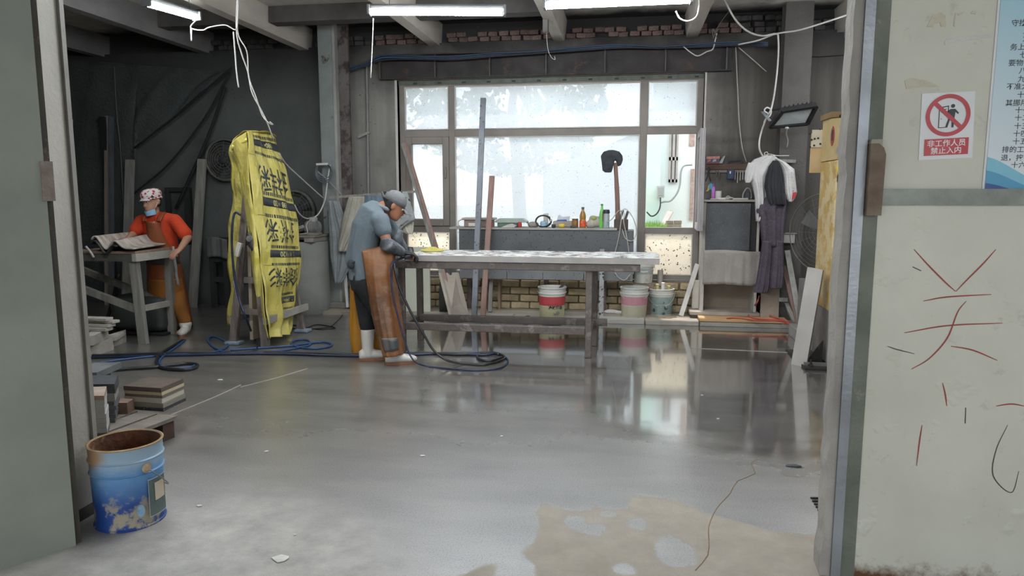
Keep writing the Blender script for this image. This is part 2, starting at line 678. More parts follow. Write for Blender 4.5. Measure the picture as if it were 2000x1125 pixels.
# ---- back wall
k = NT('dark_top_plaster')
tc = k.n('ShaderNodeTexCoord').outputs['Object']
f1 = k.noise(tc, 1.1, 6, 0.6)
f2 = k.noise(k.mapping(tc, (6, 6, 0.35)), 1.0, 5, 0.6)
f3 = k.noise(tc, 12, 5, 0.6)
sx = k.n('ShaderNodeSeparateXYZ')
k.l(tc, sx.inputs[0])
c1 = k.mix(k.ramp(f2, 0.3, 0.7), lin('787672'), lin('94918d'))
c1 = k.mix(k.ramp(f1, 0.4, 0.65), c1, lin('6c6a66'))
# the left bays are darker render, the bay right of the window browner
c1 = k.mix(k.ramp(k.math('ADD', sx.outputs[0], k.math('MULTIPLY', f3, 0.2)), -3.5, -4.1), c1, k.mix(k.ramp(f1, .35, .65), lin('4d504f'), lin('5f6361')))
c1 = k.mix(k.ramp(k.math('ADD', sx.outputs[0], k.math('MULTIPLY', f3, 0.2)), 0.9, 1.3), c1, k.mix(k.ramp(f2, .35, .65), lin('4f4b47'), lin('625d58')))
# darker towards the top of the wall
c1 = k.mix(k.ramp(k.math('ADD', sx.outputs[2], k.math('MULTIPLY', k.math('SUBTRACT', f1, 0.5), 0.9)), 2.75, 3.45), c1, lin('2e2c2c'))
vo = k.n('ShaderNodeTexVoronoi')
vo.inputs['Scale'].default_value = 16
k.l(tc, vo.inputs['Vector'])
c1 = k.mix(k.math('MULTIPLY', k.math('LESS_THAN', vo.outputs['Distance'], 0.12), k.math('GREATER_THAN', f3, 0.56)), c1, lin('3c3a39'))
b = k.n('ShaderNodeBsdfPrincipled')
k.l(c1, b.inputs['Base Color'])
b.inputs['Roughness'].default_value = 0.9
bp = k.n('ShaderNodeBump')
bp.inputs['Strength'].default_value = 0.35
bp.inputs['Distance'].default_value = 0.02
k.l(k.noise(tc, 9, 6, 0.65), bp.inputs['Height'])
k.l(bp.outputs[0], b.inputs['Normal'])
k.l(b.outputs[0], k.out.inputs[0])
m_plaster = k.m
WX0, WX1, WZ0, WZ1 = -2.95, 0.885, 0.44, 2.955
wb = MB()
wb.box(XL - 0.2, WX0, WY, WY + 0.26, 0, 3.40)
wb.box(WX1, XR + 0.2, WY, WY + 0.26, 0, 3.40)
wb.box(WX0, WX1, WY, WY + 0.26, WZ1, 3.40)
wb.box(WX0, WX1, WY + 0.05, WY + 0.26, 0, WZ0 - 0.01)
wb.box(XL - 0.2, XR + 0.2, WY + 0.10, WY + 0.26, 3.40, CZ)
wall_back = wb.build('wall_back', m_plaster, None, label='grey plastered back wall, darker at the top, with brick courses', kind='structure', base=False)

# loose brick courses on top of the wall, between the beams
m_brick = pm('old_brick', '77605a', '5e4e4a', 7, 0.9, bump=0.5, rand=0.5, speck='8f867f', speck_scale=30)
m_bricks_dark = pm('dark_brick', '4a4543', '393635', 7, 0.9, bump=0.5, rand=0.4)  # darker bricks for the outer bays


def brick_mesh(nm, mat, l, d, h):
    return MB().bev(-l / 2, l / 2, -d / 2, d / 2, 0, h, 0.012).mesh(nm, mat)


bk_h = brick_mesh('brick_header', m_brick, 0.118, 0.20, 0.058)
bk_d = brick_mesh('brick_header_dark', m_bricks_dark, 0.118, 0.20, 0.058)
for row in range(2):
    x = -5.6 + row * 0.06
    while x < 2.3:
        gap = min(abs(x - bx) for bx in (-5.55, -4.10, -2.44, -0.86, 0.72, 2.40)) < 0.10
        if not gap and random.random() > (0.03 if row == 0 else 0.14):
            me = bk_d if (x < -3.3 or x > 1.3) else bk_h
            link('brick', me, wall_back, (x, WY + 0.10 + rnd(-0.02, 0.02), 3.405 + row * 0.062), (rnd(-.03, .03), rnd(-.06, .06), rnd(-.12, .12)))
        x += 0.124 + rnd(0, 0.02)
# a third, fuller heap right of the column
for i in range(5):
    link('brick', bk_d, wall_back, (1.22 + i * 0.13, WY + 0.08, 3.53 + rnd(0, .01)), (0, rnd(-.1, .1), rnd(-.3, .3)))

# brickwork under the window
m_mud = pm('mud_brick', 'bba988', '94866c', 5, 0.95, bump=0.6, rand=0.35)
bk_s = brick_mesh('brick_stretcher', m_mud, 0.232, 0.11, 0.082)
for row in range(4):
    x = WX0 + 0.10 + (0.12 if row % 2 else 0)
    while x < WX1:
        link('brick', bk_s, wall_back, (x, WY + 0.01 + rnd(-.012, .012), 0.047 + row * 0.095), (rnd(-.04, .04), rnd(-.03, .03), rnd(-.04, .04)))
        x += 0.246 + rnd(-0.004, 0.01)
MB().box(WX0, WX1, WY - 0.0, WY + 0.06, 0.03, WZ0 - 0.02).build('mortar_bed', pm('mud_mortar', '6d6250', '857861', 6, 0.95, bump=0.6), wall_back)

# steel lintel over the window: a channel with stiffeners
m_lint = pm('sooty_steel', '3b3636', '2b2828', 4, 0.6, metal=0.25, bump=0.2, rust='4d3a33', rust_amt=0.62)
lin_o = T('trim_1', 'dark sooty steel lintel channel above the window', None, (-1.0, WY - 0.06, 2.97), kind='structure')
lx0, lx1 = -3.15, 1.18
MB().box(lx0, lx1, WY - 0.03, WY, 2.965, 3.255).build('web', m_lint, lin_o)
MB().box(lx0, lx1, WY - 0.12, WY - 0.03, 3.243, 3.258).build('flange', m_lint, lin_o)
MB().box(lx0, lx1, WY - 0.10, WY - 0.03, 2.957, 2.972).build('flange', m_lint, lin_o)
for px in (746, 853, 959, 1068, 1182, 1299, 1417):
    x = P(px, 130, WY).x
    MB().box(x - 0.008, x + 0.008, WY - 0.095, WY - 0.03, 2.972, 3.243).build('stiffener', pm('steel_rib', '5c5653', '47413f', 5, .6, metal=.2), lin_o)

# ---- ceiling slab and its beams
k = NT('old_limewash')
tc = k.n('ShaderNodeTexCoord').outputs['Object']
f1 = k.noise(tc, 1.6, 6, 0.6)
f2 = k.noise(tc, 10, 5, 0.6)
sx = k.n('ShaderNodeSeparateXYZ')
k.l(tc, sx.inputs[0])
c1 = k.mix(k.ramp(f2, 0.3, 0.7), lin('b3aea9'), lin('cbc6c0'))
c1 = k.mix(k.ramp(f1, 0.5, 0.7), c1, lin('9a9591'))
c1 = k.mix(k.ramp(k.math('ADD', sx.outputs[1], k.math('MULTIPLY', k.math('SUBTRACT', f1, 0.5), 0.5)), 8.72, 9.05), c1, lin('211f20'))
b = k.n('ShaderNodeBsdfPrincipled')
k.l(c1, b.inputs['Base Color'])
b.inputs['Roughness'].default_value = 0.9
bp = k.n('ShaderNodeBump')
bp.inputs['Strength'].default_value = 0.3
bp.inputs['Distance'].default_value = 0.02
k.l(k.noise(tc, 14, 5, 0.6), bp.inputs['Height'])
k.l(bp.outputs[0], b.inputs['Normal'])
k.l(b.outputs[0], k.out.inputs[0])
m_lime = k.m
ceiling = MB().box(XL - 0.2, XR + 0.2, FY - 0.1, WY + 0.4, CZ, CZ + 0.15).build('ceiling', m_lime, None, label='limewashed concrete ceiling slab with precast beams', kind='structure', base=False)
m_beam = pm('beam_concrete', 'cbc3ba', 'b1aaa2', 3, 0.85, bump=0.3, stretch=(1, 0.4, 1))
m_beamd = pm('beam_concrete_dark', '858282', '6e6b6b', 3, 0.85, bump=0.3, stretch=(1, 0.4, 1))  # darker tone for the leftmost beams
for x in (-7.15, -5.60, -4.20, -2.45, -0.87, 0.72, 2.42, 4.0):
    mb = MB()
    w0, w1 = 0.065, 0.085
    y0, y1 = FY, WY + 0.12
    vs = []
    for y in (y0, y1):
        vs += [(x - w0, y, 3.37), (x + w0, y, 3.37), (x + w1, y, CZ), (x - w1, y, CZ)]
    mb.add(vs, [(0, 1, 2, 3), (7, 6, 5, 4), (0, 4, 5, 1), (1, 5, 6, 2), (2, 6, 7, 3), (3, 7, 4, 0)])
    mb.build('beam', m_beamd if x < -5 else m_beam, ceiling)
m_cross = pm('cross_beam', '5a5654', '454241', 3, 0.85)
for (xa, xb) in ((-4.12, -2.53), (-2.37, -0.95), (2.50, 3.92), (-5.52, -4.28), (0.80, 2.34)):
    if xa in (0.80,):
        continue
    MB().box(xa, xb, 8.02, 8.22, 3.47, CZ).build('cross_beam', m_cross, ceiling)

# ---- side walls and front wall
m_foam = pm('sprayed_foam', '434646', '4f5353', 2.5, 0.95, bump=1.0, bscale=22)
MB().box(XL - 0.2, XL, FY, WY, 0, CZ).build('wall_left', m_foam, None, label='dark sprayed-foam side wall beyond the leaning planks', kind='structure', base=False)
MB().box(XR, XR + 0.2, FY, WY, 0, CZ).build('wall_right', pm('side_plaster', '7b756f', '69645f', 2, 0.9), None, label='brownish plaster side wall beyond the machine', kind='structure', base=False)

k = NT('cream_panel')
tc = k.n('ShaderNodeTexCoord').outputs['Object']
sx = k.n('ShaderNodeSeparateXYZ')
k.l(tc, sx.inputs[0])
f1 = k.noise(tc, 1.5, 5, 0.6)
f2 = k.noise(tc, 9, 6, 0.7)
c1 = k.mix(k.ramp(f1, 0.35, 0.65), lin('d0cfc1'), lin('c1c0b2'))
c1 = k.mix(k.math('MULTIPLY', k.ramp(f2, 0.62, 0.74), 0.45), c1, lin('8d8672'))
low = k.ramp(k.math('ADD', sx.outputs[2], k.math('MULTIPLY', k.math('SUBTRACT', f2, 0.5), 0.25)), 0.075, 0.0)
c1 = k.mix(low, c1, lin('5b3a1f'))
b = k.n('ShaderNodeBsdfPrincipled')
k.l(c1, b.inputs['Base Color'])
b.inputs['Roughness'].default_value = 0.5
bp = k.n('ShaderNodeBump')
bp.inputs['Strength'].default_value = 0.25
bp.inputs['Distance'].default_value = 0.03
k.l(k.ramp(k.noise(tc, 7.0, 3), 0.60, 0.72), bp.inputs['Height'])
k.l(bp.outputs[0], b.inputs['Normal'])
k.l(b.outputs[0], k.out.inputs[0])
m_panel = k.m
m_panel2 = pm('grey_panel', '8f9389', '7c8078', 1.6, 0.55, bump=0.25, bscale=5, rust='5f5a4c', rust_amt=0.70)
wall_front = MB().box(0.90, XR + 0.2, FY, FY + 0.05, 0, CZ).build('wall_front_right', m_panel, None, kind='structure', label='cream sandwich-panel front wall with red scrawls and dents', base=False)
wfl = MB().box(XL - 0.2, -2.50, 2.79, 2.95, 0, CZ).build('wall_front_left', pm('jamb_panel', 'b3afa5', 'a09c93', 2, .6, bump=.2), None, kind='structure', label='grey panel jamb on the near side of the doorway', base=False)
MB().box(-2.50, 0.79, FY, FY + 0.1, 2.95, CZ).build('wall_front_top', m_panel, None, kind='structure', label='panel strip over the wide doorway', base=False)
MB().box(-2.515, -2.492, 2.80, 2.95, 0.0, 0.055).build('bottom_channel', pm('black_steel', '2d2c2a', '3c3833', 5, 0.5, metal=0.4), wfl)
MB().box(-2.497, -2.485, 2.93, 2.955, 0.05, CZ).build('edge_strip', pm('jamb_edge', '8b8780', '77736d', 3, .6), wfl)

# concrete door post, rough on its inner edge
m_conc = pm('door_post_concrete', 'aaa69f', '8e8a84', 3, 0.85, bump=0.6, bscale=18, rust='7d6a4c', rust_amt=0.70)
mb = MB()
rows = 46
vs = []
for i in range(rows + 1):
    z = CZ * i / rows
    j = rnd(-0.006, 0.006) - (0.010 if z < 0.12 else 0)
    vs += [(0.800 + j, FY - 0.004, z), (0.850, FY - 0.004, z), (0.850, FY + 0.12, z), (0.805 + j * 0.7, FY + 0.12, z)]
fsx = []
for i in range(rows):
    a = i * 4
    for q in range(4):
        fsx.append((a + q, a + (q + 1) % 4, a + 4 + (q + 1) % 4, a + 4 + q))
fsx += [(3, 2, 1, 0), (rows * 4, rows * 4 + 1, rows * 4 + 2, rows * 4 + 3)]
mb.add(vs, fsx)
post = mb.build('trim_2', m_conc, None, kind='structure', label='rough concrete door post beside the cream panel', base=False)
MB().box(0.830, 0.866, FY - 0.018, FY - 0.004, 0, CZ).build('steel_strip', pm('zinc_strip', '9b9fa4', '868a8f', 3, 0.4, metal=0.55, bump=0.1), post)
k_green = pm('green_grey_steel', '73776c', '5f6459', 6, 0.6, bump=0.4, bscale=14, metal=0.15, rust='8f8f83', rust_amt=0.66)
frame = MB().box(0.866, 0.920, FY - 0.008, FY + 0.02, 0, CZ).build('trim_3', k_green, None, kind='structure', label='dented green-grey steel channel framing the cream panel', base=False)
MB().box(0.920, XR, FY - 0.022, FY, 1.478, 1.537).build('trim_4', pm('galvanised_rail', '8c9089', '777b74', 9, 0.5, metal=0.35, bump=0.2), None, kind='structure',
                                                       label='galvanised horizontal rail across the cream panel', base=False)
# rusty hinge block
mb = MB()
hp = [(0.868, 1.44), (0.918, 1.44), (0.921, 1.66), (0.912, 1.685), (0.895, 1.70), (0.868, 1.70)]
mb.poly([(x, FY - 0.008, z) for x, z in hp], (0, -0.045, 0))
hb = mb.build('hinge_block', pm('rust_block', '5a4237', '8d8271', 4, 0.85, bump=0.6, bscale=25), None, label='rusty welded hinge block on the steel channel', cat='hinge')
MB().poly([(0.869, FY - 0.010, 1.68), (0.911, FY - 0.010, 1.68), (0.908, FY - 0.010, 1.715), (0.872, FY - 0.010, 1.715)], (0, -0.035, 0)).build('mortar_lump', pm('mortar', 'a9a294', '8f8879', 6, .9, bump=.6), hb)

# red scrawls and scratches on the panel
m_red = pm('red_marker', 'a2483c', '8b4a40', 30, 0.7, bump=0)
m_scr = pm('scratch_dark', '5c5549', '4a4438', 30, 0.8, bump=0)


def stroke(pts, r, mat):
    q = catmull([P(a, bb, FY - 0.0005) for a, bb in pts], 6)
    mb = MB()
    n = len(q)
    vs, ff = [], []
    for i, p in enumerate(q):
        d = (q[min(n - 1, i + 1)] - q[max(0, i - 1)]).normalized()
        s = Vector((-d.z, 0, d.x)) * (r * (0.4 + 0.6 * math.sin(math.pi * (i + 0.5) / n)))
        vs += [p + s, p - s]
    vs2 = [v - Vector((0, 0.0008, 0)) for v in vs]
    for i in range(n - 1):
        ff.append((2 * i, 2 * i + 1, 2 * i + 3, 2 * i + 2))
    N = len(vs)
    mb.add(vs2, ff)
    return mb.build('scrawl', mat, wall_front)


for pts in (((1785, 487), (1815, 520), (1848, 553), (1866, 569)), ((1945, 487), (1920, 515), (1890, 545), (1867, 569)), ((1803, 588), (1850, 580), (1936, 575)),
            ((1887, 588), (1870, 610), (1850, 660), (1815, 700), (1780, 721)), ((1766, 650), (1850, 636), (1958, 631)), ((1857, 676), (1900, 684), (1948, 704)),
            ((1841, 748), (1846, 770), (1849, 793)), ((1801, 830), (1796, 860), (1790, 910)), ((1945, 793), (1975, 789), (2000, 793))):
    stroke(pts, 0.0028, m_red)
for pts in (((1733, 676), (1750, 682), (1786, 691)), ((1782, 521), (1799, 529)), ((1886, 796), (1885, 827)), ((1968, 830), (1945, 880), (1940, 930), (1975, 962), (1990, 920))):
    stroke(pts, 0.0022, m_scr)

# ---- outer door leaf standing ajar on the near side
dl = T('door_1', 'grey panel door leaf standing ajar in the foreground', None, (-2.34, 2.61, 0), kind='structure')
d0, d1 = Vector((-2.34, 2.61, 0)), Vector((-2.94, 1.69, 0))
dn = Vector((-(d1 - d0).y, (d1 - d0).x, 0)).normalized() * -1
u = (d1 - d0).normalized()
back = Vector((-u.y, u.x, 0))
if back.dot(Vector((0, 0, 0)) - d0) > 0:
    back = -back
mb = MB()
mb.poly([d0 + Vector((0, 0, 0.0)), d1, d1 + Vector((0, 0, 2.9)), d0 + Vector((0, 0, 2.9))], back * 0.05)
mb.build('leaf', m_panel2, dl)
MB().bar(d0 + back * 0.05 + Vector((0, 0, 0.0)) - u * 0.012, d0 + back * 0.05 - u * 0.012 + Vector((0, 0, 2.9)), 0.03, 0.06, u).build('edge_channel', pm('rusty_channel', '46423c', '3a342d', 4, 0.7, rust='6d5a48', rust_amt=.62), dl)
q0 = d0 - u * 0.03 + back * 0.015 + Vector((0, 0, 1.49))
mb = MB()
mb.poly([q0, q0 + u * 0.045, q0 + u * 0.045 + Vector((0, 0, 0.16)), q0 + Vector((0, 0, 0.16))], -back * 0.02)
mb.build('latch_plate', pm('latch_rust', '6e5f55', '8a8078', 8, .8, bump=.4), dl)

# ---- steel columns against the back wall
def h_column(name, label, xc, yc, w, d, mat, z1=CZ, tilt=0.0):
    t = T(name, label, None, (xc, yc, 0.045), kind='structure')
    for s in (-1, 1):
        MB().poly([(xc - w / 2, yc + s * d / 2 - 0.006, 0.045), (xc + w / 2, yc + s * d / 2 - 0.006, 0.045), (xc + w / 2 + tilt, yc + s * d / 2 - 0.006, z1), (xc - w / 2 + tilt, yc + s * d / 2 - 0.006, z1)],
                  (0, 0.012, 0)).build('flange', mat, t)
    MB().poly([(xc - 0.006, yc - d / 2, 0.045), (xc + 0.006, yc - d / 2, 0.045), (xc + 0.006 + tilt, yc - d / 2, z1), (xc - 0.006 + tilt, yc - d / 2, z1)], (0, d, 0)).build('web', mat, t)
    return t


m_col = pm('grey_column_paint', '8c9390', '767c7a', 2.2, 0.7, bump=0.3, rust='4a423e', rust_amt=0.66)
m_col2 = pm('dark_column_steel', '56524f', '474442', 2.5, 0.7, bump=0.3)
m_cold = pm('rust_column_steel', '5d5552', '6b6765', 3, 0.75, bump=0.4, rust='3e3431', rust_amt=0.52)
# left column: a boxed stanchion, pale front plate and a rusty side plate
colL = T('column', 'grey steel stanchion with rust spots left of the window', None, (-3.70, 8.85, 0.045), kind='structure')
xa, xb, xc_ = P(637, 560, 8.78).x, P(664, 560, 8.78).x, P(690, 560, 8.86).x
MB().bev(xa, xb, 8.77, 8.80, 0.12, CZ, 0.004).build('front_plate', m_col, colL)
MB().bev(xb, xb + 0.035, 8.76, 8.98, 0.12, CZ, 0.004).build('pale_flange', pm('pale_flange', 'a7a5a1', '8e8c88', 3, .7, bump=.3), colL)
MB().box(xb + 0.035, xc_ + 0.02, 8.86, 8.90, 0.12, CZ).build('side_plate', m_cold, colL)
MB().bev(xa - 0.02, xc_ + 0.12, 8.70, 9.05, 0.045, 0.12, 0.01).build('footing', pm('footing', '8a867f', '77736c', 4, .9, bump=.5), colL)
colR = h_column('column.001', 'dark steel stanchion behind the hanging clothes', 1.86, 8.86, 0.30, 0.20, m_col2)
MB().bev(1.58, 2.14, 8.70, 9.02, 0.045, 0.075, 0.005).build('base_plate', m_col2, colR)

# ---- window
m_frame = pm('window_frame', '8a827b', '7b746e', 3, 0.5, bump=0.05)
m_seal = pm('gasket', 'c9c4c0', 'b5afaa', 4, 0.6, bump=0)


def glass_mat(name, tint, trn, dirt, dirt_amt, warm=None):
    k = NT(name)
    tc = k.n('ShaderNodeTexCoord').outputs['Object']
    tr = k.n('ShaderNodeBsdfTranslucent')
    cl = k.mix(k.ramp(k.noise(tc, 1.4, 4), 0.35, 0.65), lin(tint), lin(warm or tint))
    vo = k.n('ShaderNodeTexVoronoi')
    vo.inputs['Scale'].default_value = 30
    k.l(tc, vo.inputs['Vector'])
    sp = k.math('MULTIPLY', k.math('LESS_THAN', vo.outputs['Distance'], dirt_amt), k.math('GREATER_THAN', k.noise(tc, 11, 3), 0.50))
    grit = k.math('MULTIPLY', k.ramp(k.noise(tc, 90, 3, 0.7), 0.52, 0.62), 0.35)
    k.l(k.mix(sp, k.mix(grit, cl, lin(dirt)), lin('4a4642')), tr.inputs[0])
    ts = k.n('ShaderNodeBsdfTransparent')
    ts.inputs[0].default_value = (0.95, 0.97, 0.97, 1)
    m1 = k.n('ShaderNodeMixShader')
    k.l(k.math('MULTIPLY', k.math('SUBTRACT', 1.0, sp), trn), m1.inputs[0])
    k.l(tr.outputs[0], m1.inputs[1])
    k.l(ts.outputs[0], m1.inputs[2])
    gl = k.n('ShaderNodeBsdfGlossy')
    gl.inputs['Roughness'].default_value = 0.25
    m2 = k.n('ShaderNodeMixShader')
    m2.inputs[0].default_value = 0.04
    k.l(m1.outputs[0], m2.inputs[1])
    k.l(gl.outputs[0], m2.inputs[2])
    k.l(m2.outputs[0], k.out.inputs[0])
    return k.m


m_glass = glass_mat('dusty_glass', 'c4cad2', 0.36, '9a9c9f', 0.12)
m_glass_low = glass_mat('muddy_glass', 'f4efe6', 0.18, 'aca290', 0.24, 'e8e0d2')
m_clear = glass_mat('sash_glass', 'f6f4f6', 0.55, 'd0ced0', 0.05)
win = T('window_1', 'wide dusty window with six framed lights behind the bench', None, (-1.03, WY + 0.1, WZ0), kind='structure')
fy0, fy1 = WY + 0.07, WY + 0.14


def fbar(x0, x1, z0, z1, nm='frame_bar', y0=fy0, y1=fy1):
    return MB().bev(x0, x1, y0, y1, z0, z1, 0.006).build(nm, m_frame, win)


XA, XB_ = P(884, 300, WY + .1).x, P(1256, 300, WY + .1).x     # mullions
ZT, ZL = 2.29, 1.06                                          # transoms
fbar(WX0, WX0 + 0.075, WZ0, WZ1, 'jamb')
fbar(WX1 - 0.075, WX1, WZ0, WZ1, 'jamb')
fbar(WX0 + .07, WX1 - .07, WZ1 - 0.075, WZ1, 'head', fy0 + .004, fy1 - .004)
fbar(WX0 + .07, WX1 - .07, WZ0, WZ0 + 0.06, 'sill', fy0 + .004, fy1 - .004)
fbar(XA - 0.04, XA + 0.04, WZ0 + .05, WZ1 - .07, 'mullion')
fbar(XB_ - 0.045, XB_ + 0.045, WZ0 + .05, WZ1 - .07, 'mullion')
for (a, bb) in ((WX0 + .07, XA - .035), (XA + .035, XB_ - .04), (XB_ + .04, WX1 - .07)):
    fbar(a, bb, ZT - 0.045, ZT + 0.045, 'transom', fy0 + .005, fy1 - .005)
fbar(WX0 + .07, XA - .035, ZL - 0.04, ZL + 0.04, 'transom', fy0 + .005, fy1 - .005)
fbar(XB_ + .04, WX1 - .07, ZL - 0.04, ZL + 0.04, 'transom', fy0 + .005, fy1 - .005)
MB().box(WX0, WX1, WY + 0.055, WY + 0.075, WZ1 - 0.055, WZ1 + 0.0).build('protective_film', pm('film_green', '5f665c', '4c524a', 14, .5), win)
for i in range(12):
    x = WX0 + 0.2 + i * 0.32
    MB().box(x, x + 0.05, WY + 0.052, WY + 0.056, WZ1 - 0.045, WZ1 - 0.025).build('film_print', pm('film_ink', '23262c'), win)
MB().box(WX0 - 0.03, WX0, WY - 0.012, WY + 0.10, WZ0, WZ1 + 0.03).build('reveal', m_seal, win)
MB().box(WX1, WX1 + 0.022, WY - 0.012, WY + 0.10, WZ0 - 0.1, WZ1 + 0.02).build('reveal', m_seal, win)
MB().box(WX0, WX1, WY - 0.012, WY + 0.10, WZ1, WZ1 + 0.018).build('reveal', pm('rusty_edge', 'a08876', '8a6f5d', 6), win)


def pane(x0, x1, z0, z1, mat, y=WY + 0.10):
    MB().box(x0, x1, y, y + 0.006, z0, z1).build('pane', mat, win)


def beads(x0, x1, z0, z1, y=fy0 - 0.004):
    mb = MB()
    for (a, bb, c, d) in ((x0, x0 + .012, z0, z1), (x1 - .012, x1, z0, z1), (x0 + .012, x1 - .012, z0, z0 + .012), (x0 + .012, x1 - .012, z1 - .012, z1)):
        mb.box(a, bb, y, y + 0.03, c, d)
    mb.build('glazing_bead', m_seal, win)


x0l, x1l = WX0 + 0.075, XA - 0.04
x0c, x1c = XA + 0.04, XB_ - 0.045
x0r, x1r = XB_ + 0.045, WX1 - 0.075
for (a, bb) in ((x0l, x1l), (x0c, x1c), (x0r, x1r)):
    pane(a, bb, ZT + 0.045, WZ1 - 0.075, m_glass)
    beads(a, bb, ZT + 0.045, WZ1 - 0.075)
pane(x0c, x1c, WZ0 + 0.06, ZT - 0.045, m_glass)
beads(x0c, x1c, WZ0 + 0.06, ZT - 0.045)
pane(x0l, x1l, WZ0 + 0.06, ZL - 0.04, m_glass_low)
pane(x0r, x1r, WZ0 + 0.06, ZL - 0.04, m_glass_low)
beads(x0l, x1l, WZ0 + 0.06, ZL - 0.04)
beads(x0r, x1r, WZ0 + 0.06, ZL - 0.04)
# closed left sash
for (a, bb, c, d) in ((x0l, x0l + .085, ZL + .04, ZT - .045), (x1l - .085, x1l, ZL + .04, ZT - .045), (x0l + .085, x1l - .085, ZL + .04, ZL + .13), (x0l + .085, x1l - .085, ZT - .135, ZT - .045)):
    MB().bev(a, bb, fy0 - 0.02, fy1 - 0.01, c, d, 0.006).build('sash_bar', m_frame, win)
pane(x0l + .085, x1l - .085, ZL + .13, ZT - .135, m_glass)
hd = MB().bev(x1l - .05, x1l - .03, fy0 - 0.06, fy0 - 0.02, 1.72, 1.86, 0.005).build('sash_handle', m_frame, win)
# open right sash, swung into the room
sash = T('window_2', 'narrow window sash swung open into the room', None, (WX1 - 0.04, WY - 0.3, ZL), kind='structure')
sw = x1r - x0r
sxh = WX1 - 0.06
sa = math.radians(2)
def spt(t, off, z):
    return Vector((sxh + off * math.cos(sa) - t * math.sin(sa), WY + 0.06 - t * math.cos(sa) - off * math.sin(sa), z))
for (t0, t1, z0, z1) in ((0, .08, ZL + .03, ZT - .03), (sw - .08, sw, ZL + .03, ZT - .03), (.08, sw - .08, ZL + .03, ZL + .11), (.08, sw - .08, ZT - .11, ZT - .03)):
    MB().poly([spt(t0, 0, z0), spt(t1, 0, z0), spt(t1, 0, z1), spt(t0, 0, z1)], spt(0, 0.06, 0) - spt(0, 0, 0)).build('sash_bar', pm('sash_frame_pale', 'a8a2a2', '918b8b', 3, .45, bump=.05), sash)
MB().poly([spt(.08, .03, ZL + .11), spt(sw - .08, .03, ZL + .11), spt(sw - .08, .03, ZT - .11), spt(.08, .03, ZT - .11)], spt(0, 0.006, 0) - spt(0, 0, 0)).build('pane', m_clear, sash)
MB().bar(spt(sw, .03, ZL + .05), spt(sw, .03, ZT - .05), 0.008, 0.03, (1, 0, 0)).build('lock_strip', pm('steel_bright', 'a7abb0', '8d9196', 4, .35, metal=.7), sash)

# unseen cover and side walls added to dim the light on the front wall
m_can = pm('added_canopy_sheet', '8d8f8e', '7c7e7d', 1, .7)
MB().box(-7.2, 6.2, -6.0, FY - 0.1, 3.9, 4.0).build('added_roof', m_can, None, kind='structure', label='added overhead sheet dimming the light outside the doorway', base=False)
MB().box(-7.2, -7.0, -6.0, 2.79, 0, 3.9).build('wall_added_left', m_can, None, kind='structure', label='added side wall dimming the light outside the doorway', base=False)
MB().box(6.0, 6.2, -6.0, FY - 0.1, 0, 3.9).build('wall_added_right', m_can, None, kind='structure', label='added opposite side wall dimming the light outside the doorway', base=False)

# ---- yard beyond the window
YG = 0.86
m_yard = pm('yard_soil', 'b3aa94', '968e7a', 1.2, 0.95, bump=0.5)
MB().box(-14, 14, 9.55, 40, YG - 0.6, YG).build('ground', m_yard, None, kind='structure', label='raised yard soil outside the window', base=False)
MB().box(-14, 14, -40, -6, -0.1, 0.0).build('ground_front', pm('forecourt', '85817a', '96928a', 1, .9), None, kind='structure', label='concrete forecourt behind the viewer', base=False)
bY = 13.2
m_aqua = pm('aqua_wall', 'd3e8e2', 'c2dcd8', 1.5, 0.9, bump=0.2)
m_white = pm('white_render', 'e6ecec', 'dce3e4', 1.2, 0.9, bump=0.2)
bw = T('apartment_house', 'pale aqua and white rendered house across the yard', 'building', (1.5, bY + 2, YG))
xs0, xs1 = P(1290, 300, bY).x, P(1420, 300, bY).x
MB().box(xs0, xs1 + 6, bY, bY + 5, YG, 6.5).build('wall', m_white, bw)
MB().box(P(1240, 300, bY).x, xs0, bY - 0.15, bY + 5, YG, 3.0).build('aqua_wing', m_aqua, bw)
wx0, wx1 = P(1307, 300, bY).x, P(1324, 300, bY).x
wz0, wz1 = P(1315, 356, bY).z, P(1315, 250, bY).z
wf = MB()
for (a, bb, c, d) in ((wx0, wx0 + .03, wz0, wz1), (wx1 - .03, wx1, wz0, wz1), (wx0, wx1, wz0, wz0 + .05), (wx0, wx1, wz1 - .05, wz1), ((wx0 + wx1) / 2 - .02, (wx0 + wx1) / 2 + .02, wz0, wz1), (wx0, wx1, 2.1, 2.16)):
    wf.box(a, bb, bY - 0.05, bY, c, d)
wfo = wf.build('window', pm('house_frame', 'b3aca8', 'a59e9a'), bw)
MB().box(wx0 + .03, wx1 - .03, bY - 0.02, bY - 0.005, wz0, wz1).build('pane', pm('house_pane', '8d989c', '7b868a', rough=.25), wfo)
MB().box(P(1345, 300, bY).x, P(1356, 300, bY).x, bY - .03, bY, P(1350, 285, bY).z, 3.4).build('brick_quoin', pm('quoin', 'b79f97', '9c867e', 20), bw)
MB().box(P(1350, 300, bY).x, P(1358, 300, bY).x, bY - .04, bY, P(1350, 430, bY).z, P(1350, 330, bY).z).build('brick_quoin', pm('quoin', 'b79f97'), bw)
bx0, bx1 = P(1283, 370, bY - .3).x, P(1298, 370, bY - .3).x
mbx = T('meter_box', 'grey electric meter box on the house wall outside', 'meter box', (bx0, bY - .3, P(1290, 386, bY - .3).z))
MB().bev(bx0, bx1, bY - .32, bY - .16, P(1290, 386, bY - .3).z, P(1290, 362, bY - .3).z, .01).build('case', pm('meter_grey', 'b9bdbc', 'a7abaa'), mbx)
MB().bev(bx0 + .02, bx1 - .02, bY - .33, bY - .32, P(1290, 382, bY - .3).z, P(1290, 366, bY - .3).z, .003).build('cover', pm('meter_cover', 'a3a8a7', '959a99'), mbx)
mb = MB()
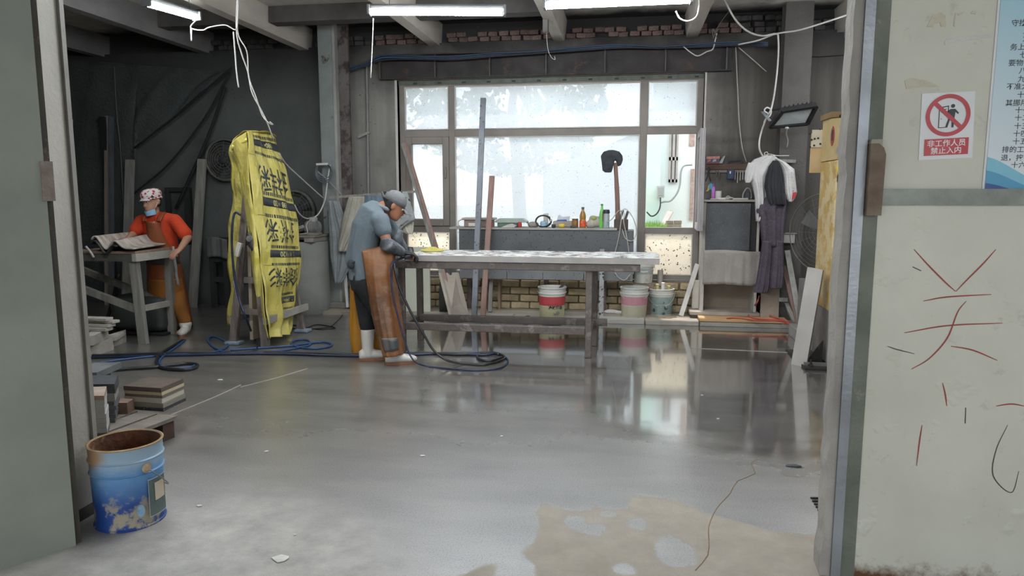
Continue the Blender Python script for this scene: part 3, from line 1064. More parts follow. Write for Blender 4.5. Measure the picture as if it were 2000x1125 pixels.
mb.tube([P(a, c, bY - .25) for a, c in ((1352, 322), (1336, 324), (1330, 336), (1328, 360), (1322, 378), (1310, 392), (1298, 394), (1290, 396))], 0.018, 6, 5)
mb.build('conduit', pm('conduit_grey', '9aa2a2', '8a9292'), None, True, label='grey conduit bending along the house wall outside', cat='conduit')
MB().tube([P(a, c, bY - .3) for a, c in ((1290, 386), (1289, 405), (1282, 418), (1272, 422), (1263, 414))], 0.014, 6, 5).build('cable', pm('cable_black', '2e3436', '3c4346'), None, True, label='dark cable looping below the meter box outside', cat='cable')
sp0 = P(1290, 444, 12.4)
MB().poly([P(1289, 441, 12.6), P(1298, 441, 12.6), P(1314, 414, 12.9), P(1303, 412, 12.9)], (0.02, 0.06, 0)).build('stone_slab', pm('pink_stone', 'c9bab0', 'b9aaa0'), None, label='pale pinkish stone slab leaning against the house outside', cat='slab')
bp_ = T('brick_pile', 'small pile of weathered bricks in the grass outside', 'bricks', G(1318, 446, YG))
for i, (a, c) in enumerate(((1309, 441), (1323, 441), (1308, 434), (1324, 434))):
    p = P(a, c, 12.2)
    MB().bev(p.x - .06, p.x + .06, 12.15, 12.30, p.z - .03, p.z + .03, .01).build('brick', pm('yard_brick', '9b8f84', '7d7268', 12, .9, bump=.5), bp_)
# grass tufts
mb = MB()
for i in range(900):
    px = rnd(1262, 1300) if i % 3 else rnd(1300, 1350)
    Y = rnd(11.6, 13.0)
    x = P(px, 440, Y).x
    h = rnd(0.05, 0.22) * (1.0 if px < 1300 else 0.5)
    dx, dy = rnd(-.08, .08), rnd(-.05, .05)
    w = rnd(.005, .012)
    mb.add([(x - w, Y, YG), (x + w, Y, YG), (x + dx, Y + dy, YG + h), (x + .002, Y + .008, YG)], [(0, 1, 2), (1, 3, 2), (3, 0, 2)])
mb.build('grass', pm('grass_green', '8fb85a', '6f9a45', 3, .8, bump=0), None, kind='stuff', label='bright green weeds growing below the house wall outside', cat='grass')
# tree and distant buildings that show dimly through the dusty glass
tr = T('leafy_tree', 'leafy tree showing dimly through the dusty glass', 'tree', (-3.4, 17.0, YG))
tcx, tcz = P(1000, 230, 17.0).x, P(1000, 225, 17.0).z
MB().tube([(tcx + .2, 17, YG), (tcx + .1, 17, 2.5), (tcx, 17, 3.6), (tcx + .4, 17, 4.6)], [.16, .13, .10, .05], 8, 6).build('trunk', pm('bark', '6a6258', '544d45'), tr, True)
mb = MB()
for i in range(5200):
    a, r = rnd(0, 6.283), rnd(0, 1) ** 0.5
    x = tcx - .1 + math.cos(a) * r * 2.3
    z = tcz + .35 + math.sin(a) * r * 1.75
    if math.sin(x * 5.1) + math.sin(z * 6.3 + x * 2) < -0.8:
        continue
    y = 17 + rnd(-1.2, 1.2)
    s = rnd(.05, .11)
    t = rnd(0, 6.28)
    c_, s_ = math.cos(t) * s, math.sin(t) * s
    mb.add([(x - c_, y - rnd(0, .05), z - s_), (x + s_ * .5, y, z - c_ * .5), (x + c_, y + rnd(0, .05), z + s_), (x - s_ * .5, y, z + c_ * .5)], [(0, 1, 2, 3)])
mb.build('foliage', pm('tree_leaf', '59704f', '475c40', 4, .8, bump=0), tr)
dy = 22.0
db = T('distant_house', 'pale terraced house roofline seen dimly through the glass', 'building', (-1.0, dy, YG))
m_far = pm('far_render', 'a7adb0', '9aa0a4', 1, .9, bump=0)
pa = [P(1115, 540, dy), P(1250, 540, dy), P(1252, 260, dy), P(1235, 262, dy), P(1180, 285, dy), P(1150, 288, dy), P(1115, 288, dy)]
MB().poly(pa, (0, 3, 0)).build('wall', m_far, db)
MB().poly([P(1080, 312, dy - 1), P(1150, 300, dy - 1), P(1150, 303, dy - 1), P(1080, 316, dy - 1)], (0, .1, 0)).build('railing', m_far, db)
MB().poly([P(1060, 540, dy - .5), P(1116, 540, dy - .5), P(1116, 312, dy - .5), P(1060, 325, dy - .5)], (0, 2, 0)).build('wing', m_far, db)

# ================================================================== LAMPS
m_led = emit('led_tube', 'f4faff', 62.0)
m_lampbody = pm('lamp_body', '6f7172', '5d5f60', 4, .5, metal=.3, bump=.05)


def strip_lamp(label, p0, p1, drop=True):
    p0, p1 = Vector(p0), Vector(p1)
    c = (p0 + p1) / 2
    t = T('strip_lamp', label, 'lamp', c, 'led strip lamps under the ceiling')
    d = (p1 - p0).normalized()
    s = d.cross(Vector((0, 0, 1))).normalized()
    up = Vector((0, 0, 1))
    mb = MB()
    prof = [(-0.03, 0.028), (0.03, 0.028), (0.026, 0.055), (0.012, 0.07), (-0.012, 0.07), (-0.026, 0.055)]
    mb.poly([p0 + s * a + up * z for a, z in prof], p1 - p0)
    mb.build('housing', m_lampbody, t)
    mb = MB()
    prof = [(-0.042, 0.022), (-0.045, 0.006), (-0.032, -0.012), (0.0, -0.02), (0.032, -0.012), (0.045, 0.006), (0.042, 0.022), (0.03, 0.028), (-0.03, 0.028)]
    mb.poly([p0 + d * 0.02 + s * a + up * z for a, z in prof], (p1 - p0) - d * 0.04)
    mb.build('diffuser', m_led, t)
    for p in (p0, p1):
        MB().bar(p - up * 0.02, p + up * 0.06, 0.10, 0.02, s).build('end_cap', m_lampbody, t)
    if drop:
        for f in (0.15, 0.85):
            q = p0.lerp(p1, f) + up * 0.05
            MB().tube([q, Vector((q.x, q.y, CZ))], 0.003, 5).build('hanger_wire', pm('hanger_wire', '3c3c3c'), t)
    return t


a0, a1 = P(721, 25, 6.05), P(986, 25, 6.25)
a1.z = a0.z
strip_lamp('lit led strip lamp hanging above the long table, second from the doorway jamb', a0, a1)
a0, a1 = P(1064, 13, 5.75), P(1350, 12, 5.75)
a1.z = a0.z
strip_lamp('lit led strip lamp hanging nearest the concrete door post', a0, a1)
a0 = P(286, 8, 6.0)
r = ray(385, 36)
tt = (a0.z - EYE) / r.z
a1 = Vector((0, 0, EYE)) + r * tt
strip_lamp('lit led strip lamp pointing into the room above the worker in orange', a0, a1)
LA = a1.copy()
for (x, y, w) in ((-3.4, 4.2, 'just inside the doorway above the tile stacks'), (-1.2, 4.0, 'just inside the middle of the doorway'), (0.9, 4.4, 'just inside the doorway beside the post'), (2.6, 7.4, 'above the yellow machine')):  # unseen lamps added to brighten the room
    strip_lamp('added unseen led strip lamp hanging ' + w, (x - .6, y, 3.0), (x + .6, y, 3.0))

# ================================================================== LONG TABLE WITH SLAB
m_iron = pm('table_iron', '69605c', '544d4a', 5, 0.55, metal=0.25, bump=0.25, rust='7d7570', rust_amt=.58)
tb = T('work_table', 'long steel work table with two low rails carrying the white slab', 'table', (-1.23, 6.87, 0))
xL, xR, yN, yF = -2.13, -0.335, 6.59, 7.13
for (x, y) in ((xL, yN), (xR, yN), (xL + .02, yF), (xR + .03, yF)):
    MB().bev(x - .03, x + .03, y - .03, y + .03, 0, .82, .006).build('leg', m_iron, tb)
for y in (yN - .02, yF):
    MB().bev(xL - .05, 0.125, y - .03, y + .03, .815, .884, .006).build('top_rail', m_iron, tb)
for x in (xL, xR, 0.09, -1.25):
    MB().bev(x - .03, x + .03, yN + .01, yF - .03, .822, .882, .006).build('cross_rail', m_iron, tb)
MB().bev(xL + .03, xR - .03, yN - .025, yN + .025, .215, .285, .006).build('low_rail', m_iron, tb)
MB().bev(xL + .03, xR + .16, yF - .08, yF - .03, .215, .285, .006).build('low_rail', m_iron, tb)
for x in (xL + .01, xR + .01):
    MB().bev(x - .02, x + .02, yN + .03, yF - .08, .225, .275, .005).build('low_cross_rail', m_iron, tb)

k = NT('wet_white_slab')
tc = k.n('ShaderNodeTexCoord').outputs['Object']
f1 = k.noise(k.mapping(tc, (3, 6, 1)), 2.2, 4, .6)
b = k.n('ShaderNodeBsdfPrincipled')
wet = k.ramp(f1, .50, .53, 'S')
k.l(k.mix(wet, lin('c9c8c6'), lin('a5a4a2')), b.inputs['Base Color'])
k.l(k.math('ADD', k.math('MULTIPLY', wet, -.62), .70), b.inputs['Roughness'])
k.l(b.outputs[0], k.out.inputs[0])
m_slab = k.m
ms_ = MB().box(-2.07, 0.295, 6.53, 7.22, .886, .942)
ms_.mi = [1, 0, 1, 1, 1, 1]
ms_.build('stone_slab', [m_slab, pm('slab_edge', 'a09c98', '8f8b87', 3, .5)], None, label='long white stone slab wet with slurry on the steel work table', cat='slab')
mb = MB()
c = G(840, 491, .944)
mb.lathe((c.x, 7.05, .943), [(0.001, 0.0), (.12, 0.0), (.125, .006), (.11, .016), (.06, .024), (.03, .04), (.001, .042)], 28)
mb.build('polishing_pad', pm('pad_yellow', 'c9c06a', 'b5ab55', 6, .7), None, 'auto', label='yellow round polishing pad lying on the white slab', cat='pad')

# ================================================================== BENCH UNDER THE WINDOW
m_gran = pm('dark_granite', '606264', '515355', 2.5, .45, bump=.1, speck='2e3032', speck_scale=38, speck_amt=.26)
m_granp = pm('grey_granite', '787a7b', '6a6c6d', 2.5, .45, bump=.1, speck='46484a', speck_scale=34, speck_amt=.22)
bx0, bx1 = P(897, 500, 8.7).x, P(1237, 500, 8.7).x
be = T('stone_bench', 'dark granite bench with upright front panels below the window', 'bench', ((bx0 + bx1) / 2, 8.85, .045))
seams = [bx0, P(990, 540, 8.7).x, P(1060, 540, 8.7).x, P(1140, 540, 8.7).x, bx1]
MB().bev(bx0, bx1, 8.69, 8.72, .735, 1.082, .004).build('upper_panel', m_gran, be)
for i in range(4):
    MB().bev(seams[i] + .003, seams[i + 1] - .003, 8.70, 8.725, .47, .73, .003).build('lower_panel', m_granp, be)
MB().bev(bx0 - .12, bx1 - .2, 8.67, 9.06, 1.082, 1.106, .004).build('shelf', pm('pale_shelf', 'a9a7a2', '92908b', 4, .6), be)
MB().bev(bx1 - .24, bx1, 8.70, 9.06, 1.06, 1.08, .004).build('end_shelf', m_gran, be)
MB().box(bx1 - .03, bx1, 8.725, 9.06, .5, 1.06).build('end_panel', m_gran, be)
for x in (bx0 + .06, bx1 - .35, -1.0):
    MB().bev(x - .03, x + .03, 8.98, 9.04, .045, .47, .005).build('leg', m_iron, be)
x = P(1175, 560, 8.62).x
MB().bev(x - .028, x + .028, 8.60, 8.655, .045, .86, .006).build('front_leg', pm('splashed_post', 'a8a8a8', '8e8e8e', 6, .7, speck='3d3d3d', speck_scale=26, speck_amt=.4), be)

SZ = 1.107


def on_shelf(px, Y=8.86):
    return P(px, 440, Y).x


# plastic tool case
x0, x1 = on_shelf(905), on_shelf(968)
t = T('tool_case', 'open beige plastic tool case at the end of the bench shelf', 'case', ((x0 + x1) / 2, 8.86, SZ))
m_beige = pm('beige_plastic', 'b5aca6', 'a39a94', 5, .5)
MB().bev(x0 + .03, x1 - .03, 8.76, 8.96, SZ, SZ + .085, .008).build('tray', pm('case_brown', '94837c', '85746d', 5, .55), t)
MB().bev(x0, x1, 8.74, 8.98, SZ + .085, SZ + .115, .012).build('lid', m_beige, t)
MB().tube([(x0 + .02, 8.74, SZ + .10), (x0 - .03, 8.73, SZ + .07), (x0 - .035, 8.73, SZ + .03), (x0 - .01, 8.74, SZ + .005)], .007, 6, 5).build('handle', m_beige, t, True)
MB().box(x0 + .09, x0 + .24, 8.752, 8.758, SZ + .01, SZ + .05).build('label_patch', pm('paper_white', 'd9d6d2', 'c9c6c2'), t)
MB().bev(on_shelf(958), on_shelf(966), 8.72, 8.75, SZ, SZ + .04, .006).build('red_lighter', pm('hot_pink', 'd94b60', 'c43d52'), None, label='small pinkish red lighter beside the beige tool case', cat='lighter')
# green machine box
x0, x1 = on_shelf(968), on_shelf(1030)
t = T('power_tool_box', 'grey-green machine cover lying flat on the bench shelf', 'tool box', ((x0 + x1) / 2, 8.88, SZ))
mb = MB()
mb.poly([(x0, 8.80, SZ + .075), (x0 + .05, 8.80, SZ + .105), (x1 - .06, 8.80, SZ + .105), (x1, 8.80, SZ + .07), (x1, 8.80, SZ + .055), (x0, 8.80, SZ + .055)], (0, .18, 0))
mb.build('cover', pm('cover_grey', 'a9b3ac', '98a29b', 4, .5), t)
MB().bev(x0 + .03, x1 - .12, 8.81, 8.96, SZ, SZ + .055, .008).build('body', pm('dull_green', '61796a', '52695b', 5, .6), t)
MB().tube([(x1, 8.82, SZ + .06), (x1 + .04, 8.82, SZ + .04), (x1 + .07, 8.82, SZ + .01)], .012, 6, 4).build('cord', pm('cord_grey', '7d7a78'), t, True)
x = on_shelf(1017)
MB().lathe((x, 8.78, SZ), [(.001, 0), (.022, 0), (.026, .01), (.026, .05), (.02, .055), (.02, .065), (.001, .065)], 14).build('red_tape_roll', pm('red_tape', 'b94a44', '9f3c37'), None, 'auto', label='small red tape roll in front of the grey-green cover', cat='tape')
x = on_shelf(995, 8.75)
MB().poly([(x - .10, 8.72, SZ), (x + .06, 8.72, SZ), (x + .09, 8.72, SZ + .02), (x + .03, 8.72, SZ + .045), (x - .03, 8.72, SZ + .03)], (0, .06, 0)).build('white_rag', pm('rag_white', 'c9c6c3', 'b5b2af', 8, .9), None, label='crumpled white rag before the grey-green cover', cat='rag')
# grey cloth lump, coiled cable, small carton
x = on_shelf(1042)
MB().ball((x, 8.84, SZ + .03), .07, .06, .04).build('cloth_lump', pm('greige_cloth', '9a938c', '88817a', 8, .95, bump=.5), None, True, label='greyish brown cloth lump left of the cable coil', cat='rag')
x = on_shelf(1062)
t = T('cable_coil', 'coil of dark cable with a pale blue reel on the bench shelf', 'cable', (x, 8.82, SZ))
for i in range(3):
    pts = [(x + math.cos(a) * (.085 + .008 * i), 8.79 + .02 * i + .008 * math.sin(3 * a), SZ + .075 + math.sin(a) * (.066 + .004 * i)) for a in np.linspace(.3 * i, 6.0 + .3 * i, 26)]
    MB().tube(pts, .006, 6).build('loop', pm('dark_cable', '3a3a40', '2c2c31'), t, True)
MB().lathe((x, 8.86, SZ), [(.001, 0), (.045, 0), (.045, .06), (.03, .075), (.001, .075)], 16).build('reel', pm('pale_blue_plastic', '9fbcd0', '8ba9be'), t, 'auto')
x = on_shelf(1066, 8.98)
MB().bev(x - .028, x + .028, 8.96, 9.02, SZ, SZ + .165, .004).build('carton', pm('white_carton', 'c9c5c0', 'b8b4af', 30, .7), None, label='small upright white carton behind the cable coil', cat='carton')
x0, x1 = on_shelf(1080), on_shelf(1120)
MB().bev(x0, x1, 8.86, 9.0, SZ, SZ + .075, .01).build('cardboard_tray', pm('greige_card', 'a79f97', '968e86', 6, .8), None, label='low greyish cardboard tray behind the yellow screwdriver', cat='tray')
mb = MB()
x0, x1 = on_shelf(1087, 8.9), on_shelf(1111, 8.9)
mb.poly([(x0, 8.88, SZ + .076), (x1, 8.88, SZ + .076), (x1 + .01, 8.88, SZ + .135), (x1 - .08, 8.88, SZ + .125), (x0 + .03, 8.88, SZ + .155), (x0 + .01, 8.88, SZ + .11)], (0, .08, 0))
t = mb.build('plastic_packet', pm('packet_white', 'cfd3dc', 'bfc4cf', 9, .4), None, label='white plastic packet with blue band lying on the tray', cat='packet')
MB().poly([(x0 - .01, 8.875, SZ + .076), (x1 - .02, 8.875, SZ + .076), (x1 - .03, 8.875, SZ + .095), (x0 + .02, 8.875, SZ + .092)], (0, .01, 0)).build('blue_band', pm('blue_print', '4a66a8', '3d5794'), t)
x = on_shelf(1082, 8.72)
MB().bev(x - .03, x + .02, 8.70, 8.74, SZ, SZ + .045, .01).build('black_plug', pm('black_plastic', '2a2a2a', '1f1f1f', rough=.5), None, label='small black plug before the cardboard tray', cat='plug')
x = on_shelf(1098, 8.72)
t = T('screwdriver', 'stubby screwdriver with yellow handle lying on the bench shelf', 'screwdriver', (x, 8.73, SZ))
MB().tube([(x - .04, 8.73, SZ + .024), (x + .02, 8.73, SZ + .024), (x + .03, 8.73, SZ + .02)], [.022, .026, .014], 10).build('handle', pm('tool_yellow', 'd8bf4a', 'c7ad3a'), t, True)
MB().tube([(x + .03, 8.73, SZ + .012), (x + .09, 8.73, SZ + .008)], .005, 6).build('shaft', m_iron, t)
x = on_shelf(1123, 8.8)
t = T('amber_jar', 'short amber jar with a brown lid beside the drink bottle', 'jar', (x, 8.82, SZ))
MB().lathe((x, 8.82, SZ), [(.001, 0), (.038, 0), (.04, .01), (.04, .085), (.035, .09), (.001, .09)], 18).build('glass', pm('amber', '9c7444', '85602f', rough=.25), t, 'auto')
MB().lathe((x, 8.82, SZ + .09), [(.001, 0), (.037, 0), (.037, .018), (.001, .018)], 18).build('lid', pm('brown_lid', '6a5040', '5a4334'), t, 'auto')
x = on_shelf(1121, 8.71)
MB().bev(x - .045, x + .03, 8.69, 8.73, SZ, SZ + .03, .008).build('dark_clamp', pm('dark_metal', '3e3a36', '55503c', rough=.5, metal=.4), None, label='small dark metal clamp in front of the amber jar', cat='clamp')
# drink bottle
x = on_shelf(1138, 8.8)
t = T('drink_bottle', 'plastic bottle of amber tea with a red label and dark cap', 'bottle', (x, 8.8, SZ))
MB().lathe((x, 8.8, SZ), [(.001, 0), (.036, 0), (.039, .01), (.038, .09), (.034, .10), (.038, .11), (.038, .15), (.028, .185), (.016, .205), (.015, .225), (.001, .225)], 20).build('body', pm('amber_tea', 'a8793f', '96672f', rough=.2, bump=0), t, 'auto')
MB().lathe((x, 8.8, SZ + .012), [(.0405, 0), (.0415, .002), (.041, .065), (.040, .075)], 20, cap=False).build('wrap', pm('red_label', 'd0472f', 'e06a3a', 30, .4), t, 'auto')
MB().lathe((x, 8.8, SZ + .225), [(.001, 0), (.018, 0), (.018, .025), (.001, .025)], 14).build('cap', pm('dark_cap', '5b5a52', '4a4943'), t, 'auto')
x = on_shelf(1159, 8.82)
t = T('cloth_bag', 'pale cloth bundle with green print between the bottles', 'bag', (x, 8.85, SZ))
mb = MB()
mb.ball((x - .03, 8.84, SZ + .04), .075, .06, .05)
mb.ball((x + .05, 8.86, SZ + .07), .06, .06, .07)
mb.ball((x - .01, 8.86, SZ + .10), .05, .05, .05)
remesh(mb, .012, 3).build('bundle', pm('bundle_cloth', 'b9b1a6', 'a2998f', 9, .9, bump=.5), t, True)
MB().ball((x + .005, 8.83, SZ + .115), .04, .035, .03).build('printed_patch', pm('green_print', '8fae62', 'b6a37e', 22), t, True)
x = on_shelf(1175, 8.8)
t = T('green_bottle', 'tall bright green plastic bottle on the bench shelf', 'bottle', (x, 8.82, SZ))
MB().lathe((x, 8.82, SZ), [(.001, 0), (.030, 0), (.033, .012), (.031, .05), (.033, .06), (.031, .10), (.033, .11), (.033, .16), (.024, .20), (.013, .245), (.013, .268), (.001, .268)], 18).build('body', pm('lime_green', '7fd06a', '68bd56', rough=.2, bump=0), t, 'auto')
MB().lathe((x, 8.82, SZ + .268), [(.001, 0), (.015, 0), (.015, .02), (.001, .02)], 14).build('cap', pm('cap_green', '4c8f4a', '3d7c3c'), t, 'auto')
x = on_shelf(1184, 8.76)
t = T('water_flask', 'clear water flask with black cap and red strap', 'flask', (x, 8.76, SZ))
MB().lathe((x, 8.76, SZ), [(.001, 0), (.036, 0), (.038, .01), (.038, .15), (.034, .175), (.001, .175)], 18).build('body', pm('flask_clear', 'c2cdd0', 'aebbc0', rough=.12, bump=0, trans=.45), t, 'auto')
MB().lathe((x, 8.76, SZ + .175), [(.001, 0), (.040, 0), (.042, .01), (.036, .045), (.001, .048)], 18).build('cap', pm('flask_cap', '2b3138', '22272d'), t, 'auto')
MB().box(x - .045, x - .036, 8.74, 8.76, SZ + .08, SZ + .20).build('strap', pm('strap_red', '8f3f38', '7a332d'), t)
# cable block and sockets
x = P(1214, 430, 8.8).x
t = T('socket_block', 'dark wooden block draped with white cables at the bench end', 'socket', (x, 8.82, 1.081))
MB().bev(x - .09, x + .08, 8.78, 8.90, 1.081, 1.21, .008).build('block', pm('block_brown', '5d524c', '4c433e', 6, .8), t)
for (dx, h) in ((-.02, .11), (.04, .10)):
    MB().bar((x + dx, 8.8, 1.20), (x + dx + .035, 8.79, 1.21 + h), .03, .025).build('plug', pm('plug_grey', '5f5c5a', '4d4a48'), t)
m_wire = pm('pale_wire', 'b9b5ae', 'a5a19a', 9, .6)
for pts in (((1185, 435), (1195, 428), (1208, 412), (1214, 416), (1212, 440), (1207, 470), (1200, 498)), ((1213, 415), (1222, 408), (1236, 425), (1243, 450), (1236, 470), (1222, 466), (1215, 448)),
            ((1220, 415), (1218, 432), (1222, 452), (1226, 475), (1229, 500)), ((1201, 532), (1208, 542), (1220, 547), (1231, 536))):
    MB().tube([P(a, bb, 8.67) for a, bb in pts], .006, 6, 5).build('wire', m_wire, t, True)
# mop with a hanging dark cap
t = T('mop_pole', 'brown wooden pole standing in the bench end block with a grey cloth on top', 'pole', P(1208, 440, 8.95))
p0, p1 = P(1207, 446, 8.93), P(1202, 318, 8.95)
MB().tube([p0, p0.lerp(p1, .5) + Vector((.006, 0, 0)), p1], [.032, .030, .026], 10, 4).build('shaft', pm('pole_wood', '8c6f62', '775c50', 3, .7, stretch=(4, 4, .6)), t, True)
mb = MB()
c = P(1193, 300, 8.95)
hw = P(1213, 300, 8.95).x - c.x
def cap_fn(u, v):
    th = u * math.pi * 2
    return None
mb.loft([(P(1194, 293, 8.95), (.03, 0, 0), (0, .03, 0)), (P(1194, 296, 8.95), (.095, 0, 0), (0, .05, 0)), (P(1193, 303, 8.94), (.125, 0, .01), (0, .06, 0)), (P(1188, 315, 8.93), (.08, 0, .02), (0, .055, 0)),
         (P(1187, 330, 8.93), (.065, 0, .02), (0, .045, 0)), (P(1188, 337, 8.93), (.04, 0, 0), (0, .03, 0))], 18)
mb.loft([(P(1200, 296, 8.95), (.06, 0, 0), (0, .05, 0)), (P(1207, 304, 8.95), (.055, 0, 0), (0, .06, 0)), (P(1210, 314, 8.95), (.042, 0, .01), (0, .05, 0)), (P(1210, 324, 8.95), (.02, 0, .01), (0, .03, 0))], 16)
mm = remesh(mb, .010, 3)
mm.build('draped_cloth', pm('charcoal_cloth', '4a4d52', '3b3e42', 14, .95, bump=.6), t, True)

# ================================================================== TIMBER AND STEEL LEANING AT THE WINDOW
m_wood = pm('rough_wood', '8f857c', '7b7169', 4, .85, bump=.4, stretch=(5, 5, .5))
m_woodp = pm('pink_wood', 'a3877e', '8f7268', 4, .85, bump=.4, stretch=(5, 5, .5))
m_woodg = pm('grey_wood', '98958f', '807d78', 4, .85, bump=.4, stretch=(5, 5, .5))
m_steelb = pm('grey_box_steel', '7b7f86', '686c72', 3, .45, metal=.35, bump=.15, speck='4c4f54', speck_scale=24)


def leaning(name, label, cat, a, bpt, w, d, mat, side=(1, 0, 0), capm=None, group=None):
    t = MB().bar(a, bpt, w, d, side)
    o = t.build(name, mat, None, label=label, cat=cat, group=group)
    return o


p0 = G(925, 622, .0)
p0 = G(926, 623, .05)
leaning('steel_bar', 'tall grey steel box bar leaning on the bench before the window', 'bar', p0, P(944, 192, 8.62), .062, .05, m_steelb)
p0 = G(943, 621, .05)
leaning('wooden_batten', 'brown wooden batten leaning beside the tall steel bar', 'batten', p0, P(961, 344, 8.62), .062, .04, m_woodp)
p0 = G(957, 609, .05)
leaning('short_stake', 'short grey stake standing under the bench behind the batten', 'stake', p0, P(961, 500, 8.93), .045, .035, m_woodg)
tt_ = MB()
p0, p1 = P(873, 560, 8.72), P(787, 280, 9.03)
p0 = G(886, 614, .05)
o = T('angle_bar', 'long reddish wooden angle leaning across the small left sash', 'bar', p0)
MB().bar(p0, p1, .05, .03).build('face_batten', m_woodg, o)
MB().bar(p0 + Vector((.04, 0, 0)), p1 + Vector((.035, 0, 0)), .03, .06).build('side_batten', m_woodp, o)
# boards below the table
m_board = pm('grey_board', 'b3a99d', 'a1978b', 2, .7, bump=.15)
a, bq, cq, dq = G(884, 626, .05), G(915, 612, .05), P(896, 532, 8.75), P(861, 533, 8.55)
MB().poly([a, bq, cq, dq], (-.035, 0.012, 0)).build('stone_board', m_board, None, label='pale grey stone board leaning askew under the table', cat='board')
x0, x1 = P(787, 570, 8.6).x, P(840, 570, 8.6).x
MB().bev(x0, x1, 8.60, 8.63, .045, .86, .004).build('cream_board', pm('cream_board', 'c3c4b6', 'b4b5a7', 2, .5, bump=.05), None, label='upright cream panel standing behind the table leg', cat='panel')
mb = MB()
c = G(852, 621, .045)
mb.loft([((c.x, 8.66, .045), (.085, 0, 0), (0, .05, 0)), ((c.x, 8.66, .3), (.085, 0, 0), (0, .05, 0)), ((c.x + .01, 8.66, .50), (.075, 0, 0), (0, .045, 0)), ((c.x + .025, 8.67, .62), (.05, 0, 0), (0, .035, 0)), ((c.x + .03, 8.67, .66), (.02, 0, 0), (0, .02, 0))], 16)
mb.build('rubber_sheet', pm('black_rubber', '474747', '39393a', 4, .6, bump=.2), None, True, label='rolled dark rubber sheet standing beside the cream panel', cat='sheet')
x0, x1 = G(958, 603, .05).x, G(972, 603, .05).x
t = T('wooden_stool', 'low rough wooden stool frame under the bench', 'stool', ((x0 + x1) / 2, 8.9, .045))
m_stool = pm('stool_wood', '8c7a66', '77664f', 4, .85, stretch=(5, 5, .6))
for (x, y) in ((-1.77, 8.95), (-1.60, 8.95), (-1.77, 9.05), (-1.60, 9.05)):
    MB().box(x - .015, x + .015, y - .015, y + .015, .045, .42).build('leg', m_stool, t)
MB().bar((-1.79, 8.94, .22), (-1.58, 8.94, .27), .03, .025, (0, 0, 1)).build('rail', m_stool, t)
MB().box(-1.80, -1.57, 8.92, 9.075, .42, .44).build('seat', m_stool, t)

# ================================================================== PLASTIC BUCKETS
m_pail = pm('white_pail', 'c6c6c0', 'b3b2ab', 3, .5, bump=.1, rust='9c968a', rust_amt=.6)


def text_on_drum(s, size, c, R0, z, ang, mat, parent, name='lettering', bold=0.002, tilt=0):
    vs, fs = text_geo(s, size, bold)
    mb = MB()
    out = []
    for v in vs:
        th = ang + v.x / R0
        out.append((c[0] + R0 * math.cos(th), c[1] + R0 * math.sin(th), z + v.y))
    mb.add(out, fs)
    return mb.build(name, mat, parent)


def pail(label, c, r, h, z0, body, band=None, lower=None, rim=True, handle_drop=.12, ang=0.0, group='plastic buckets at the back wall'):
    t = T('bucket', label, 'bucket', (c[0], c[1], z0), group)
    rb = r * .86
    R = lambda f: rb + (r - rb) * f
    prof = [(.001, 0), (rb, 0), (R(.3), h * .3), (R(.8), h * .8), (R(.8) + .006, h * .81), (R(.84) + .006, h * .85), (R(.86), h * .86), (r, h), (r + .008, h), (r + .008, h + .012), (r - .012, h + .012), (R(.5) - .012, h * .5), (rb - .01, .02), (.001, .02)]
    MB().lathe((c[0], c[1], z0), prof, 32).build('shell', body, t, 'auto')
    if lower:
        MB().lathe((c[0], c[1], z0), [(R(.04) + .002, h * .04), (R(.42) + .002, h * .42)], 32, cap=False).build('stain_band', lower, t, True)
    if band:
        MB().lathe((c[0], c[1], z0), [(R(.44) + .002, h * .44), (R(.74) + .002, h * .74)], 32, cap=False).build('label_band', band, t, True)
    pts = []
    for i in range(17):
        th = math.pi * i / 16
        pts.append((c[0] + math.cos(th + math.pi) * (r + .008), c[1] - math.sin(th) * (r * .55 + .05) * 1.0, z0 + h * .88 - math.sin(th) * handle_drop))
    MB().tube(pts, .004, 6).build('bail', pm('bail_wire', 'b5b1ab', 'a09c96'), t, True)
    MB().tube([pts[6], pts[8], pts[10]], .009, 8).build('grip', pm('grip_white', 'cfccc6', 'bdbab4'), t, True)
    return t


c = G(1076, 622, .05)
t = pail('white bucket with red and pale yellow label under the table', (c.x, c.y + .12), .165, .36, .045, m_pail, pm('pail_red', 'b5474a', 'a23c40', 4, .5), pm('pail_yellow', 'c3bf9b', 'b3af8a', 3, .5), handle_drop=.02)
cc = (c.x, c.y + .12)
va = math.atan2(-cc[1], -cc[0])
mk = pm('pail_ink', '3a3a38', '2d2d2b')
text_on_drum('净味超白', .045, cc, .157, .045 + .135, va + .30, mk, t)
pg = MB()
for (a0, z0_, w_, h_) in ((.30, .05, .05, .05), (.42, .06, .045, .045), (.12, .05, .05, .03)):
    for s in range(4):
        th = va + a0 + s * .05
        pg.add([(cc[0] + .158 * math.cos(th + q), cc[1] + .158 * math.sin(th + q), .045 + z0_ + zz) for q, zz in ((0, 0), (.035, 0), (.035, h_ * (1 - s * .15)), (0, h_ * (1 - s * .15)))], [(0, 1, 2, 3)])
pg.build('printed_house', pm('print_blue', '6d7f95', '8a8a70', 40), t)
MB().bar((cc[0] + .06, cc[1], .36), (cc[0] + .16, cc[1] - .05, .475), .03, .012).build('trowel', m_iron, None, label='trowel handle sticking out of the red-labelled bucket', cat='trowel')
c = G(1238, 621, .05)
pail('cloudy white bucket with a faded pink band below the sill', (c.x, c.y + .13), .165, .35, .045, m_pail, pm('pail_pink', 'b98890', 'a9777f', 5, .55), pm('pail_lime', 'b0ad99', 'a09d88', 3, .55), handle_drop=.10)
c = G(1291, 616, .05)
